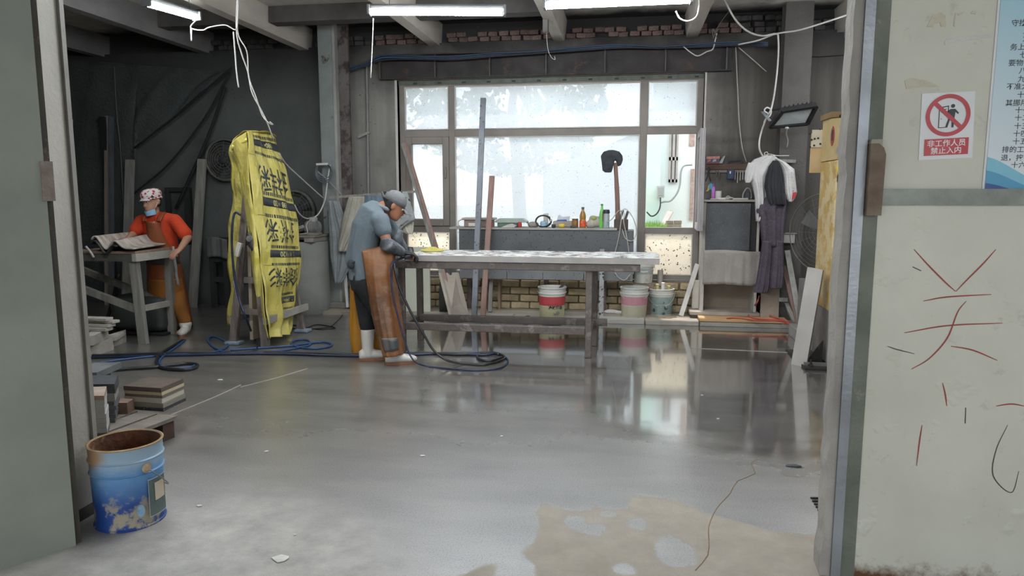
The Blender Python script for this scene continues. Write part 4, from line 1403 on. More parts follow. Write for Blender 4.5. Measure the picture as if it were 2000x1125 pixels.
pail('splashed grey-green bucket holding scraps, right of the pink one', (c.x, c.y + .13), .155, .31, .045, m_pail, pm('pail_green', '8fa09c', '6c7c79', 6, .55, speck='3f4a48', speck_scale=14, speck_amt=.4), pm('pail_green', '8fa09c'), handle_drop=.16)
sc_ = (c.x, c.y + .13)
for i, (dx, h, col, lb) in enumerate(((-.05, .42, 'b8ae7d', 'yellowish roll sticking out of the grey-green bucket'), (.02, .44, 'd5d2cc', 'white paper roll sticking out of the grey-green bucket'), (.09, .40, 'a99f6d', 'olive roll sticking out of the grey-green bucket'))):
    MB().tube([(sc_[0] + dx * .6, sc_[1], .12), (sc_[0] + dx, sc_[1] - .03, h)], .022, 10).build('paper_roll', pm('roll_' + col, col), None, 'auto', label=lb, cat='roll')
c = P(1256, 551, 8.98)
pail('small dirty white bucket raised on bricks beside the window', (c.x, 8.95), .125, .25, c.z, m_pail, pm('pail_dirty', 'a5aaa8', '8e9391', 9, .6), None, handle_drop=.08)
st = T('brick_stand', 'stacked bricks carrying the small raised bucket', 'bricks', (c.x, 8.95, .045))
m_stb = pm('stand_brick', '8f7d70', '7a695d', 8, .9, bump=.5)
nb = int((c.z - .045) / .08)
hh = (c.z - .047) / nb
for i in range(nb):
    MB().bev(c.x - .13, c.x + .13, 8.86, 8.95 + .09, .046 + i * hh, .046 + (i + 1) * hh - .003, .006).build('brick', m_stb, st)
x = P(1290, 540, 8.98).x
mb = MB()
MB().tube([(x, 9.04, .38), (x, 9.04, P(1290, 528, 9.0).z)], .034, 12).build('grey_pipe', pm('pipe_grey', 'a09a94', '8e8882'), None, 'auto', label='short upright grey pipe stub at the window sill', cat='pipe')
p0, p1 = G(1330, 617, .05), P(1362, 516, 9.0)
leaning('white_batten', 'sunlit white batten leaning at the window jamb', 'batten', p0, p1, .055, .03, pm('white_wood', 'd3d0cb', 'bdb9b3', 3, .7))
x = P(1359, 575, 8.95).x
MB().bev(x - .045, x + .045, 8.93, 8.99, .05, .47, .008).build('foam_block', pm('ivory_block', 'cdc8bd', 'bbb6aa', 5, .8), None, label='upright ivory block behind the sunlit batten', cat='block')
for (px, py) in ((1362, 601),):
    p = G(px, py, .06)
    MB().ball((p.x, p.y - .06, .062), .02, .02, .016).build('lemon_peel', pm('pale_yellow', 'cfc67a', 'bdb266'), None, True, label='small pale yellow scrap beside the ivory block', cat='scrap')
p = G(1303, 621, .05)
mb = MB()
for i in range(7):
    mb.tube([(p.x + rnd(-.12, .12), p.y + rnd(-.03, .05), .052), (p.x + rnd(-.1, .1), p.y + rnd(-.03, .04), .06), (p.x + rnd(-.12, .12), p.y + rnd(-.03, .05), .052)], .004, 5, 3)
mb.build('twig_scraps', pm('twig', '9a8468', '7f6b52'), None, kind='stuff', label='dry twigs and fibre scraps below the grey-green bucket', cat='twigs')
p = G(1194, 613, .05)
mb = MB()
mb.ball((p.x, p.y + .1, .06), .10, .06, .03)
mb.ball((p.x + .1, p.y + .08, .055), .08, .05, .025)
remesh(mb, .01, 3).build('white_film', pm('film_white', 'd0cdc8', 'bfbbb5', 9, .5, bump=.4), None, True, label='crumpled white film on the cement strip by the pink bucket', cat='film')
a_ = G(1014, 625, .05)
MB().poly([G(1012, 625, .048), G(1030, 616, .048), G(1036, 617, .048), G(1020, 627, .048)], (0, 0, .004)).build('dark_tile', pm('dark_tile', '3e3c39', '4a4844'), None, label='small dark tile shard flat on the cement strip', cat='tile')

# ================================================================== CABINET AND THE CORNER WITH CLOTHES
cx0, cx1 = P(1374, 480, 8.75).x, P(1482, 480, 8.75).x
cz1 = P(1425, 390, 8.72).z
cab = T('tool_cabinet', 'open cabinet with black granite front and a grey cloth curtain', 'cabinet', ((cx0 + cx1) / 2, 8.9, .06))
m_cabw = pm('cabinet_white', 'bdb8b1', 'a9a49d', 4, .7)
m_cabi = pm('cabinet_inside', '9a8d7d', '83786a', 2.5, .85)
MB().bev(cx0 - .03, cx1 + .02, 8.70, 9.08, cz1 - .025, cz1, .005).build('top', pm('cabinet_top', 'b0aaa2', '98928a', 4, .7), cab)
MB().bev(cx0 - .02, cx0 + .02, 8.74, 9.08, .12, cz1 - .025, .004).build('side', m_cabw, cab)
MB().bev(cx1 - .03, cx1, 8.74, 9.08, .12, cz1 - .025, .004).build('side', m_cabw, cab)
MB().box(cx0, cx1, 9.055, 9.085, .12, cz1 - .025).build('back', m_cabi, cab)
MB().bev(cx0 - .14, cx1 + .03, 8.66, 9.08, .085, .125, .005).build('bottom', pm('cabinet_base', 'a39a8e', '8c8378', 4, .8), cab)
for x in (cx0 - .06, cx1 - .1):
    MB().box(x - .05, x + .05, 8.75, 9.05, .045, .085).build('foot', m_cabi, cab)
zg0, zg1 = P(1425, 489, 8.72).z, P(1425, 397, 8.72).z
MB().bev(cx0 + .015, P(1465, 440, 8.72).x, 8.705, 8.735, zg0, zg1, .003).build('granite_front', pm('black_granite', '535559', '3f4144', 3, .5, speck='8d9094', speck_scale=60, speck_amt=.16), cab)
MB().box(P(1465, 440, 8.75).x, cx1, 8.75, 8.76, zg0, zg1 + .02).build('shade_sheet', pm('opening_shade', '2c2b2b', '232222'), cab)  # dark sheet stands in for the shade inside the opening
zc0 = P(1425, 556, 8.72).z
xa_, xb_ = cx0, cx1 + .01


def curtain(u, v):
    x = xa_ + (xb_ - xa_) * u
    z = zg0 + (zc0 - zg0) * v
    return (x, 8.70 - .012 + fold(u * 6.28, 1.3, .008, 2.2) * (0.4 + v) - .012 * abs(math.sin(u * 9.5)) ** 8, z + .008 * math.sin(u * 5))


MB().sheet(curtain, 48, 10, .005).build('curtain', pm('grey_curtain', 'a09a94', '8d8781', 3, .9, bump=.3), cab, True)
# things on the cabinet
CZT = cz1 + .001


def cabx(px, Y=8.82):
    return P(px, 385, Y).x


x = cabx(1393)
t = T('purple_bottle', 'slim purple squeeze bottle on the cabinet top', 'bottle', (x, 8.82, CZT))
MB().lathe((x, 8.82, CZT), [(.001, 0), (.018, 0), (.021, .01), (.02, .14), (.012, .15), (.001, .15)], 16).build('body', pm('purple', 'b06bb5', '9c58a3', rough=.4, bump=0), t, 'auto')
MB().lathe((x, 8.82, CZT + .15), [(.001, 0), (.013, 0), (.004, .045), (.001, .046)], 12).build('nozzle', pm('purple_dark', '8f4a96', '7e3d85'), t, 'auto')
x = cabx(1403)
MB().lathe((x, 8.82, CZT), [(.001, 0), (.036, 0), (.038, .10), (.034, .10), (.032, .01), (.001, .01)], 20).build('white_cup', pm('cup_white', 'cfcdc8', 'c0beb9', rough=.5, bump=0), None, 'auto', label='plain white cup beside the purple bottle', cat='cup')
x = cabx(1385)
MB().lathe((x, 8.80, CZT), [(.001, 0), (.04, 0), (.04, .012), (.001, .012)], 18).build('blue_lid', pm('lid_blue', '39427a', '2f376a'), None, 'auto', label='flat blue lid in the cabinet corner', cat='dish')  # round blue lid lying flat
for i, (px, sx_, h, col, lb, nm) in enumerate(((1396, .05, .012, 'b3b0aa', 'thin grey plate at the cabinet front edge', 'metal_plate'), (1409, .045, .022, 'c6c3bc', 'small pale soap bar on the cabinet edge', 'soap_bar'),
                                              (1424, .045, .03, 'aca69d', 'small greyish box on the cabinet top', 'small_box'), (1442, .11, .018, 'c2beb6', 'long pale scraper lying on the cabinet top', 'scraper'))):
    x = cabx(px, 8.74)
    MB().bev(x - sx_, x + sx_, 8.71, 8.77, CZT, CZT + h, .006).build(nm, pm('shelf_' + nm, col), None, label=lb, cat=nm.split('_')[-1])
MB().tube([P(a, c, 8.78) for a, c in ((1417, 388), (1421, 383), (1427, 385), (1431, 388))], .006, 6, 4).build('cord_loop', pm('cord_pale', 'bdb9b2'), None, True, label='small loop of pale cord on the cabinet top', cat='cord')
x = cabx(1460, 8.85)
t = T('bench_vice', 'dark hand clamp with an arched pale frame on the cabinet', 'clamp', (x, 8.85, CZT))
MB().tube([(x - .055, 8.85, CZT + .01), (x - .05, 8.85, CZT + .07), (x - .015, 8.85, CZT + .13), (x + .025, 8.85, CZT + .12), (x + .04, 8.85, CZT + .06), (x + .04, 8.85, CZT + .008)], .008, 6, 5).build('arch', pm('arch_pale', 'a9a7a3', '8f8d89'), t, True)
MB().bev(x - .03, x + .03, 8.83, 8.87, CZT, CZT + .09, .01).build('core', pm('core_dark', '43474c', '35393d'), t)
# tool rack on the wall above
rx0, rx1 = P(1379, 335, 9.06).x, P(1458, 335, 9.06).x
rz = P(1420, 330, 9.06).z
rk = T('tool_rack', 'brown wooden tool rail fixed to the wall above the cabinet', 'rack', ((rx0 + rx1) / 2, 9.07, rz - .06))
MB().bev(rx0, rx1, 9.055, 9.098, P(1420, 331, 9.06).z, P(1420, 320, 9.06).z, .004).build('board', pm('rack_brown', '6f5a4d', '5b493e', 5, .85, stretch=(.6, 5, 5)), rk)
MB().bev(rx0, rx1, 9.07, 9.098, P(1420, 337, 9.06).z, P(1420, 332, 9.06).z, .003).build('hook_rail', pm('rail_grey', '8e8a84', '7b7771'), rk)
for i in range(16):
    x = rx0 + .03 + i * (rx1 - rx0 - .05) / 15
    MB().tube([(x, 9.068, P(1420, 334, 9.06).z), (x, 9.04, P(1420, 334, 9.06).z), (x, 9.035, P(1420, 333, 9.06).z)], .0025, 5).build('hook', pm('hook', '9a968f'), rk)
for i, px in enumerate((1436, 1441, 1446, 1451, 1456)):
    q = P(px, 336, 9.03)
    L = (.09, .13, .10, .09, .08)[i]
    t = T('drill_bit', ['short', 'longest', 'thick', 'thin', 'last'][i] + ' pale drill bit hanging from the tool rail', 'drill bit', (q.x, 9.03, q.z - L), 'drill bits on the tool rail')
    MB().tube([(q.x, 9.03, q.z), (q.x, 9.03, q.z - L)], .006, 6).build('shank', pm('bit_pale', 'b1ada6', '9c9891', metal=.3), t)
    MB().lathe((q.x, 9.03, q.z), [(.001, 0), (.009, 0), (.009, .012), (.001, .012)], 8).build('collar', pm('bit_collar', '8a867f'), t)
q = P(1384, 328, 9.03)
t = T('pliers', 'black pliers hanging open from the tool rail', 'pliers', (q.x, 9.03, q.z - .18))
MB().tube([(q.x, 9.03, q.z + .01), (q.x + .005, 9.03, q.z - .04), (q.x - .03, 9.03, q.z - .16)], [.010, .012, .008], 6, 4).build('handle', pm('plier_black', '282726', '33312f'), t, True)
MB().tube([(q.x, 9.03, q.z + .01), (q.x - .002, 9.03, q.z - .04), (q.x + .028, 9.03, q.z - .16)], [.010, .012, .008], 6, 4).build('handle', pm('plier_black', '282726'), t, True)
for i, px in enumerate((1398, 1403)):
    q = P(px, 333, 9.03)
    MB().tube([(q.x, 9.03, q.z), (q.x + .012, 9.03, q.z - .05), (q.x - .004 + .008 * i, 9.03, q.z - .11)], [.008, .012, .006], 6, 4).build('small_file', pm('file_dark', '4a4441', '5d5753'), None, True,
        label=['stubby dark file hanging next to the pliers', 'slim dark file hanging nearer the blue pouch'][i], cat='file')
q = P(1427, 336, 9.0)
t = T('tool_pouch', 'dark blue tool pouch hanging from the rail', 'pouch', (q.x, 9.0, q.z - .09))
MB().bev(q.x - .04, q.x + .045, 8.98, 9.03, q.z - .09, q.z + .03, .01).build('body', pm('pouch_blue', '2d3550', '252c44'), t)
MB().box(q.x - .015, q.x + .0, 8.972, 8.98, q.z - .02, q.z + .01).build('tag', pm('pouch_tag', 'c6c8cc'), t)
q0, q1 = P(1422, 318, 9.05), P(1447, 318, 9.05)
MB().tube([(q0.x, 9.05, P(1420, 320, 9.05).z), (q0.x + .005, 9.04, P(1420, 314, 9.05).z), (q1.x - .01, 9.04, P(1420, 313, 9.05).z), (q1.x, 9.05, P(1420, 320, 9.05).z)], .007, 6, 4).build('clamp_frame', pm('clamp_dark', '565350', '474441'), None, True, label='dark bow-shaped clamp frame resting on the tool rail', cat='saw')  # bow of a clamp resting on the rail
q = P(1408, 319, 9.06)
MB().poly([(q.x - .03, 9.06, q.z), (q.x + .015, 9.06, q.z), (q.x + .05, 9.06, q.z + .09), (q.x + .03, 9.06, q.z + .085)], (0, .012, 0)).build('putty_knife', pm('knife_steel', 'a3a5a6', '8e9091', metal=.4, rough=.4), None, label='grey putty knife standing on the tool rail', cat='knife')
x0, x1 = P(1379, 312, 9.05).x, P(1405, 312, 9.05).x
z0, z1 = P(1390, 320, 9.05).z, P(1390, 305, 9.05).z
t = T('printed_box', 'small red and blue printed box standing on the tool rail', 'box', ((x0 + x1) / 2, 9.05, z0))
MB().bev(x0, x1, 9.03, 9.09, z0, z1, .003).build('carton', pm('box_navy', '4b4d6b', '5b5d77', 12, .6), t)
MB().box(x0, x1, 9.026, 9.031, z1 - .035, z1 - .004).build('red_stripe', pm('box_red', 'c06a5c', 'd2a59b', 40), t)
MB().box(x0, x1, 9.026, 9.031, z0 + .002, z0 + .012).build('red_stripe', pm('box_red2', '9d433d'), t)
for i, (a, col) in enumerate(((.2, 'b8735f'), (.6, 'a8b3bd'))):
    xx = x0 + (x1 - x0) * a
    MB().poly([(xx - .02, 9.027, z0 + .02), (xx + .025, 9.027, z0 + .03), (xx + .02, 9.027, z0 + .055), (xx - .015, 9.027, z0 + .045)], (0, .003, 0)).build('picture', pm('pic' + col, col), t)
q = P(1384, 365, 9.04)
t = T('tape_measure', 'blue and yellow tape measure hanging by the sash', 'tape measure', (q.x, 9.04, q.z - .05))
MB().ball((q.x + .025, 9.04, q.z), .03, .02, .045).build('blue_case', pm('case_blue', '4fa3c0', '3f92b0'), t, True)
MB().poly([(q.x - .03, 9.03, q.z - .055), (q.x - .0, 9.03, q.z - .05), (q.x + .012, 9.03, q.z - .02), (q.x - .002, 9.03, q.z + .03), (q.x - .012, 9.03, q.z - .03)], (0, .015, 0)).build('yellow_grip', pm('grip_yellow', 'd4b13f', 'c29f30'), t)

# ---- hanging clothes: everything on one hanger line in front of the right stanchion
HY = 8.60
m_shirt = pm('white_cotton', 'd0cdcc', 'bebbba', 5, .9, bump=.3)
hang = T('coat_hanger', 'white wire coat hanger hooked over the cable loop', 'hanger', P(1503, 305, HY))
hc = P(1503, 305, HY)
MB().tube([P(1480, 312, HY), P(1490, 305, HY), P(1503, 301, HY), P(1518, 304, HY), P(1541, 304, HY)], .005, 6, 4).build('shoulder_bar', pm('hanger_white', 'c9c6c2'), hang, True)
MB().tube([P(1494, 304, HY), P(1493, 299, HY), P(1498, 297, HY), P(1501, 302, HY)], .005, 6, 4).build('hook', pm('hanger_white', 'c9c6c2'), hang, True)


def wedge(rows, Y, seed, amp, freq, bulge=.05, nu=30, nv=30):
    """a hanging cloth: rows of (py, pxL, pxR) from top to bottom, bulging towards the viewer"""
    n = len(rows)

    def fn(u, v):
        t_ = v * (n - 1)
        i = min(n - 2, int(t_))
        f = t_ - i
        py = rows[i][0] * (1 - f) + rows[i + 1][0] * f
        a = rows[i][1] * (1 - f) + rows[i + 1][1] * f
        bb = rows[i][2] * (1 - f) + rows[i + 1][2] * f
        p = P(a + (bb - a) * u, py, Y)
        d = -bulge * math.sin(math.pi * u) ** .6 + fold(u * 6.28, seed + v * .8, amp * (0.3 + .7 * v), freq)
        return p + Vector((0, d, 0))
    return fn


def garment(name, label, cat, rows, Y, seed, mat, amp=.012, freq=2.0, bulge=.06, back=.05, group=None, parent=None):
    mb = MB()
    f = wedge(rows, Y, seed, amp, freq, bulge)
    g = wedge(rows, Y + back, seed + 2, amp, freq, -bulge)
    nu, nv = 26, 30

    def tubefn(u, v):
        w = u * 2
        if w <= 1:
            return f(w, v)
        return g(2 - w, v)
    mb.sheet(tubefn, nu * 2, nv, .005)
    return mb.build(name, mat, parent, True, label=label, cat=cat, group=group)


sh = T('white_shirt', 'white shirt slung over the hanger beside the dark jacket', 'shirt', P(1490, 480, HY))
garment('body', None, None, [(304, 1494, 1512), (312, 1472, 1520), (325, 1462, 1516), (345, 1462, 1500), (362, 1470, 1496), (385, 1475, 1496), (410, 1476, 1494), (432, 1477, 1483)], HY - .02, 1.0, m_shirt, .014, 2.4, parent=sh)
garment('sleeve', None, None, [(318, 1462, 1480), (335, 1456, 1478), (350, 1455, 1472), (357, 1457, 1464)], HY - .05, 2.0, m_shirt, .006, 2, .03, .03, parent=sh)
m_jack = pm('black_jacket', '2e2f33', '232427', 6, .8, bump=.4)
garment('dark_jacket', 'short black jacket hanging over the purple trousers', 'jacket', [(314, 1510, 1518), (325, 1502, 1522), (345, 1496, 1527), (365, 1494, 1529), (385, 1498, 1531), (400, 1502, 1533)], HY - .10, 3.0, m_jack, .012, 2.2, .05, .05)
m_purp = pm('purple_grey_trousers', '544a55', '463e48', 5, .9, bump=.35, speck='6f6a72', speck_scale=60, speck_amt=.25)
tr_ = T('dark_trousers', 'long purplish grey trousers hanging in front of the stanchion', 'trousers', P(1505, 575, HY))
garment('waist', None, None, [(378, 1502, 1534), (395, 1488, 1535), (411, 1477, 1534), (425, 1482, 1532), (450, 1486, 1530), (480, 1489, 1529)], HY - .06, 4.0, m_purp, .014, 2.0, .07, .05, parent=tr_)
garment('leg', None, None, [(470, 1489, 1508), (500, 1486, 1506), (530, 1481, 1503), (555, 1477, 1502), (571, 1473, 1499)], HY - .09, 5.0, m_purp, .008, 2.0, .06, .06, parent=tr_)
garment('leg', None, None, [(470, 1507, 1529), (500, 1504, 1530), (530, 1502, 1531), (552, 1500, 1530), (562, 1500, 1528)], HY - .07, 6.0, m_purp, .008, 2.0, .06, .06, parent=tr_)
m_bag = pm('white_bag', 'd2cfcd', 'c2bfbd', 7, .5, bump=.5)
bgo = T('plastic_bag', 'white plastic bag with red bottom print hanging beside the jacket', 'bag', P(1541, 394, HY))
garment('sack', None, None, [(310, 1512, 1518), (318, 1520, 1534), (331, 1527, 1551), (350, 1530, 1553), (375, 1531, 1556), (388, 1536, 1552), (394, 1540, 1546)], HY - .03, 7.0, m_bag, .006, 3, .05, .05, parent=bgo)
q = P(1546, 384, HY - .11)
MB().poly([P(1548, 376, HY - .09), P(1556, 375, HY - .09), P(1554, 385, HY - .09), P(1546, 391, HY - .09)], (0, .01, 0)).build('red_print', pm('bag_red', 'bf4742', 'ad3b37'), bgo)
MB().poly([P(1545, 336, HY - .09), P(1551, 335, HY - .09), P(1552, 372, HY - .09), P(1547, 372, HY - .09)], (0, .01, 0)).build('print_strip', pm('bag_grey', 'a9a39d', 'c5bfb9', 40), bgo)
# small shelf and box on the right
q0, q1 = P(1527, 457, 8.7), P(1552, 475, 8.7)
t = T('paper_box', 'small open white box on the wall behind the trousers', 'box', ((q0.x + q1.x) / 2, 8.72, q1.z))
MB().bev(q0.x, q1.x, 8.70, 8.78, q1.z, q0.z, .004).build('carton', pm('box_white', 'b5b1ad', 'a39f9b'), t)
MB().bev(q0.x - .01, q1.x + .02, 8.69, 8.79, q0.z, q0.z + .012, .003).build('flap', pm('box_flap', '9c9894', '8a8682'), t)
MB().bar(P(1521, 314, 8.70), P(1554, 315, 8.70), .035, .02, (0, 0, 1)).build('wall_batten', m_woodg, None, label='short grey batten across the stanchion above the bag', cat='batten')

# ---- flood light on the stanchion
fl = T('flood_light', 'large black flood light tilted down on the stanchion, unlit', 'lamp', P(1540, 228, 8.3))
LY = 8.25
m_flk = pm('flood_black', '29292b', '1f1f21', 5, .45, bump=.05)
A, B_, C_, D_ = P(1503, 249, LY + .20), P(1578, 242, LY + .18), P(1596, 207, LY), P(1527, 218, LY + .02)
nrm = (B_ - A).cross(D_ - A).normalized()
if nrm.z > 0:
    nrm = -nrm
MB().poly([A, B_, C_, D_], -nrm * .06).build('housing', m_flk, fl)
cen = (A + B_ + C_ + D_) / 4
ins = [cen + (q - cen) * .80 + nrm * .002 for q in (A, B_, C_, D_)]
MB().poly(ins, -nrm * .004).build('lens', pm('flood_lens', 'b6bdbd', 'a7aeae', 3, .25, bump=0), fl)
mb = MB()
rim = [A, B_, C_, D_]
for i in range(4):
    mb.bar(rim[i] + nrm * .004, rim[(i + 1) % 4] + nrm * .004, .02, .03, nrm)
mb.build('rim', m_flk, fl)
for i in range(7):
    f = (i + 1) / 8
    MB().bar(A.lerp(B_, f) - nrm * .06, D_.lerp(C_, f) - nrm * .06, .006, .05, nrm.cross(D_ - A)).build('fin', m_flk, fl)
MB().tube([P(1487, 217, LY + .25), P(1527, 212, LY + .25), P(1580, 205, LY + .25)], .012, 8).build('yoke', m_flk, fl)
MB().bar(P(1489, 218, LY + .22), P(1504, 236, LY + .05), .03, .008).build('bracket', pm('bracket_zinc', '9fa3a8', '8b8f94', metal=.4), fl)
MB().ball(P(1537, 250, LY + .05), .022, .02, .014).build('sensor', pm('sensor_pale', 'a8aaab'), fl, True)
MB().tube([P(1537, 252, LY + .1), P(1536, 262, LY + .2), P(1539, 275, LY + .3), P(1537, 288, LY + .35)], .006, 6, 4).build('sensor_lead', m_wire, fl, True)

# ---- white cables
def cable(label, pts, r=.009, mat=None, Y=None, name='cable'):
    q = [P(p[0], p[1], p[2] if len(p) > 2 else Y) for p in pts]
    return MB().tube(q, r, 7, 6).build(name, mat or m_wire, None, True, label=label, cat='cable')


m_wirew = pm('white_cable', 'cfccc7', 'bebbb6', 9, .5)
cable('thick white cable sagging from the ceiling and dropping to the clothes', [(1412, -6, 8.0), (1436, 38, 8.1), (1462, 62, 8.25), (1490, 70, 8.45), (1516, 66, 8.55), (1520, 76, 8.55), (1520, 110, 8.55), (1515, 165, 8.55), (1507, 210, 8.45), (1497, 230, 8.45), (1485, 265, 8.5), (1483, 290, 8.5), (1490, 306, 8.58)], .010, m_wirew)
cable('white cable rising from the stanchion towards the door post', [(1442, 87, 8.7), (1480, 79, 8.62), (1516, 66, 8.54), (1560, 59, 8.4), (1610, 44, 8.2), (1660, 27, 8.0), (1700, 10, 7.8)], .009, m_wirew)
cable('small loop of white cable tied on the flood light', [(1500, 222, 8.4), (1493, 216, 8.4), (1498, 210, 8.4), (1506, 215, 8.4), (1504, 226, 8.38), (1496, 232, 8.4), (1492, 240, 8.42)], .008, m_wirew)
cable('thin pale wire hanging on the wall right of the window', [(1437, 92, 9.06), (1441, 180, 9.07), (1444, 240, 9.07), (1450, 290, 9.07), (1458, 316, 9.05)], .006)
cable('loose white wire drooping below the lintel cables', [(1335, 91, 8.9), (1350, 103, 8.9), (1363, 109, 8.9), (1380, 101, 8.9), (1392, 96, 8.9), (1397, 78, 8.9), (1400, 65, 8.9)], .007, m_wirew)
cable('grey diagonal wire on the wall beside the stanchion', [(1442, 92, 9.06), (1470, 116, 9.06), (1497, 140, 9.06)], .006)
cable('white curved lead hanging under the strip lamp', [(1320, 22, 5.8), (1328, 36, 5.8), (1344, 41, 5.8), (1360, 32, 5.8), (1365, 8, 5.8), (1362, -10, 5.8)], .006, m_wirew)
cable('dark wire stretched across the far bay on the right', [(1549, 109, 9.05), (1600, 110, 9.05), (1660, 106, 9.05)], .006, pm('wire_dark', '2b2626'))
for i, (dz, dy, col, lb) in enumerate(((0, 0, '3f587a', 'blue cable running along the top of the lintel'), (3, .03, '2b2e35', 'black cable sagging along the lintel under the blue one'), (-3, .05, '33404f', 'dark blue cable lying highest along the lintel'))):
    cable(lb, [(672, 139 + dz, 8.98 - dy), (715, 126 + dz, 8.98 - dy), (745, 113 + dz * 1.5, 8.96 - dy), (800, 112 + dz, 8.94 - dy), (880, 113 + dz, 8.94 - dy), (960, 107 + dz, 8.94 - dy), (1050, 102 + dz * .6, 8.94 - dy), (1120, 96 + dz, 8.94 - dy),
               (1210, 90 + dz, 8.94 - dy), (1290, 92 + dz * .5, 8.94 - dy), (1380, 88 + dz, 8.94 - dy), (1440, 85 + dz, 8.94 - dy), (1500, 87 + dz, 8.70 - dy)], .011, pm('lintel_cable' + col, col))
cable('pale wire hanging from the second lamp with a frayed end', [(729, 36, 6.1), (727, 90, 6.15), (724, 152, 6.15)], .004, m_wirew)
cable('thin drop wire with a hook hanging from the middle beam', [(1064, 30, 8.0), (1067, 60, 8.0), (1070, 95, 8.0), (1077, 112, 8.0), (1084, 116, 8.0), (1083, 110, 8.0)], .003, m_wirew)
MB().bev(*(lambda q: (q.x - .03, q.x + .03, 7.95, 8.02, q.z - .12, q.z + .04))(P(1066, 42, 8.0)), .008).build('ceiling_switch', pm('switch_grey', '6c6864', '5b5753'), None, label='small grey switch box on the middle ceiling beam', cat='switch')
bp2 = P(1397, 68, 8.8)
mb = MB()
for i in range(3):
    mb.tube([bp2 + Vector((rnd(-.03, .03), 0, -.04)), bp2 + Vector((rnd(-.06, .06), 0, .03)), bp2 + Vector((rnd(-.05, .05), 0, .07))], .005, 5, 4)
mb.tube([bp2 + Vector((0, 0, .04)), P(1410, 40, 8.8), P(1424, 22, 8.8)], .004, 5, 3)
mb.build('wire_tangle', pm('tangle', '6b655f', '7d7770'), None, True, label='knotted wire tie holding the cables at the beam end', cat='wire')

# cables to the left: bundle hanging from lamp, dropping behind the yellow tarp
cable('white lead from the left lamp looping to the cable bundle', [(386, 36, LA.y), (372, 54, 6.6), (395, 59, 6.6), (410, 53, 6.6), (440, 49, 6.6), (460, 58, 6.6), (464, 40, 6.62), (466, -30, 6.62)], .006, m_wirew)
MB().tube([P(373, 54, 6.6), P(374, 80, 6.6)], .008, 7).build('pull_cord', m_wirew, None, True, label='short white pull cord below the left lamp', cat='cord')
cable('white strand hanging free left of the tarp', [(456, 62, 6.62), (459, 100, 6.62), (462, 140, 6.62), (466, 171, 6.62)], .007, m_wirew)
cable('white cable dropping onto the top of the yellow tarp', [(465, -30, 6.66), (462, 60, 6.7), (472, 105, 6.75), (484, 140, 6.8), (492, 180, 6.8), (510, 215, 6.8), (522, 240, 6.8), (533, 270, 6.95)], .007, m_wirew)
cable('second white cable twisted beside the first above the tarp', [(468, -30, 6.66), (464, 60, 6.7), (482, 100, 6.72), (486, 150, 6.75), (500, 190, 6.75), (512, 225, 6.78), (525, 240, 6.8), (533, 243, 6.85), (527, 238, 6.8)], .006, m_wirew)
cable('white cable swinging from the tarp to the grey stanchion', [(545, 300, 7.3), (560, 322, 7.6), (590, 350, 8.1), (632, 388, 8.68)], .009, m_wirew)
cable('white cable sagging in a loop below the wall fan', [(575, 400, 8.2), (585, 418, 8.3), (600, 427, 8.5), (620, 420, 8.6), (634, 392, 8.68), (640, 350, 8.7), (645, 322, 8.72)], .009, m_wirew)
wl = T('cable_hank', 'grey coiled cable hank hung on the stanchion', 'cable', P(632, 345, 8.72))
for i in range(4):
    c = P(633 + i, 332 + i * 2, 8.72)
    MB().tube([(c.x + math.cos(a) * (.085 + .01 * i), 8.71 - .012 * i, c.z + math.sin(a) * (.085 + .012 * i)) for a in np.linspace(0, 6.283, 28)], .007, 6).build('loop', pm('hank_grey', '6f757a', '5d6368'), wl, True)
MB().bar(P(618, 321, 8.66), P(640, 320, 8.66), .025, .02, (0, 0, 1)).build('white_plug', m_wirew, wl)
MB().tube([P(620, 335, 8.7), P(640, 352, 8.7), P(668, 382, 8.7)], .010, 7, 4).build('tail', pm('hank_tail', '8f9294', '7d8082'), wl, True)

# ================================================================== YELLOW MACHINE, RIGHT
m_yel = pm('worn_lit_yellow', 'b99a5c', 'a68648', 4, .6, bump=.2, rust='c4b086', rust_amt=.50)  # window light on the side face is put into this paler yellow
m_yeld = pm('shaded_yellow', 'a87722', '946618', 4, .55, bump=.2, rust='4d3620', rust_amt=.66)
m_mbase = pm('machine_black', '3e3a38', '2c2a29', 4, .6, metal=.3, rust='6f625a', rust_amt=.6)
nb_ = G(1611, 717)
mx0, my0 = nb_.x, nb_.y
mx1, my1 = mx0 + .30, my0 + .52
zt = P(1628, 225, my0).z
zj = P(1630, 312, my0).z
mc = T('stone_saw_machine', 'worn yellow steel machine column with a side control plate', 'machine', ((mx0 + mx1) / 2, (my0 + my1) / 2, 0))
MB().bev(mx0, mx1, my0, my1, .5, zj, .012).build('lower_column', [m_yel], mc)
MB().box(mx0 + .014, mx1, my0 - .006, my0 + .002, .50, zj).build('shaded_front', m_yeld, mc)  # thin sheet painting the front face in its deeper, shaded yellow
MB().bev(mx0 + .01, mx1, my0 + .01, my1, .03, .5, .012).build('foot_column', pm('worn_steel_foot', '8f8988', '5e5856', 3, .5, metal=.3), mc)
mb = MB()
mb.poly([(mx0, my0 + .02, zj + .004), (mx0, my1, zj + .004), (mx0, my1, zt), (mx0, my0 + .28, zt), (mx0, my0 + .02, zj + .35)], (.28, 0, 0))
mb.build('upper_head', pm('head_cream', 'c2ab7a', 'ad9767', 3, .6, rust='8f8c88', rust_amt=.62), mc)
MB().box(mx0 + .05, mx1 - .02, my0 + .01, my0 + .3, zj + .36, zt + .02).build('dark_slot', pm('slot_dark', '242322', '1c1b1b'), mc)
MB().bev(mx0 - .02, mx1, my0 + .2, my1 + .02, zt, zt + .05, .004).build('top_plank', pm('top_plank', '8b7350', '766041', 4, .8), mc)
mb = MB()
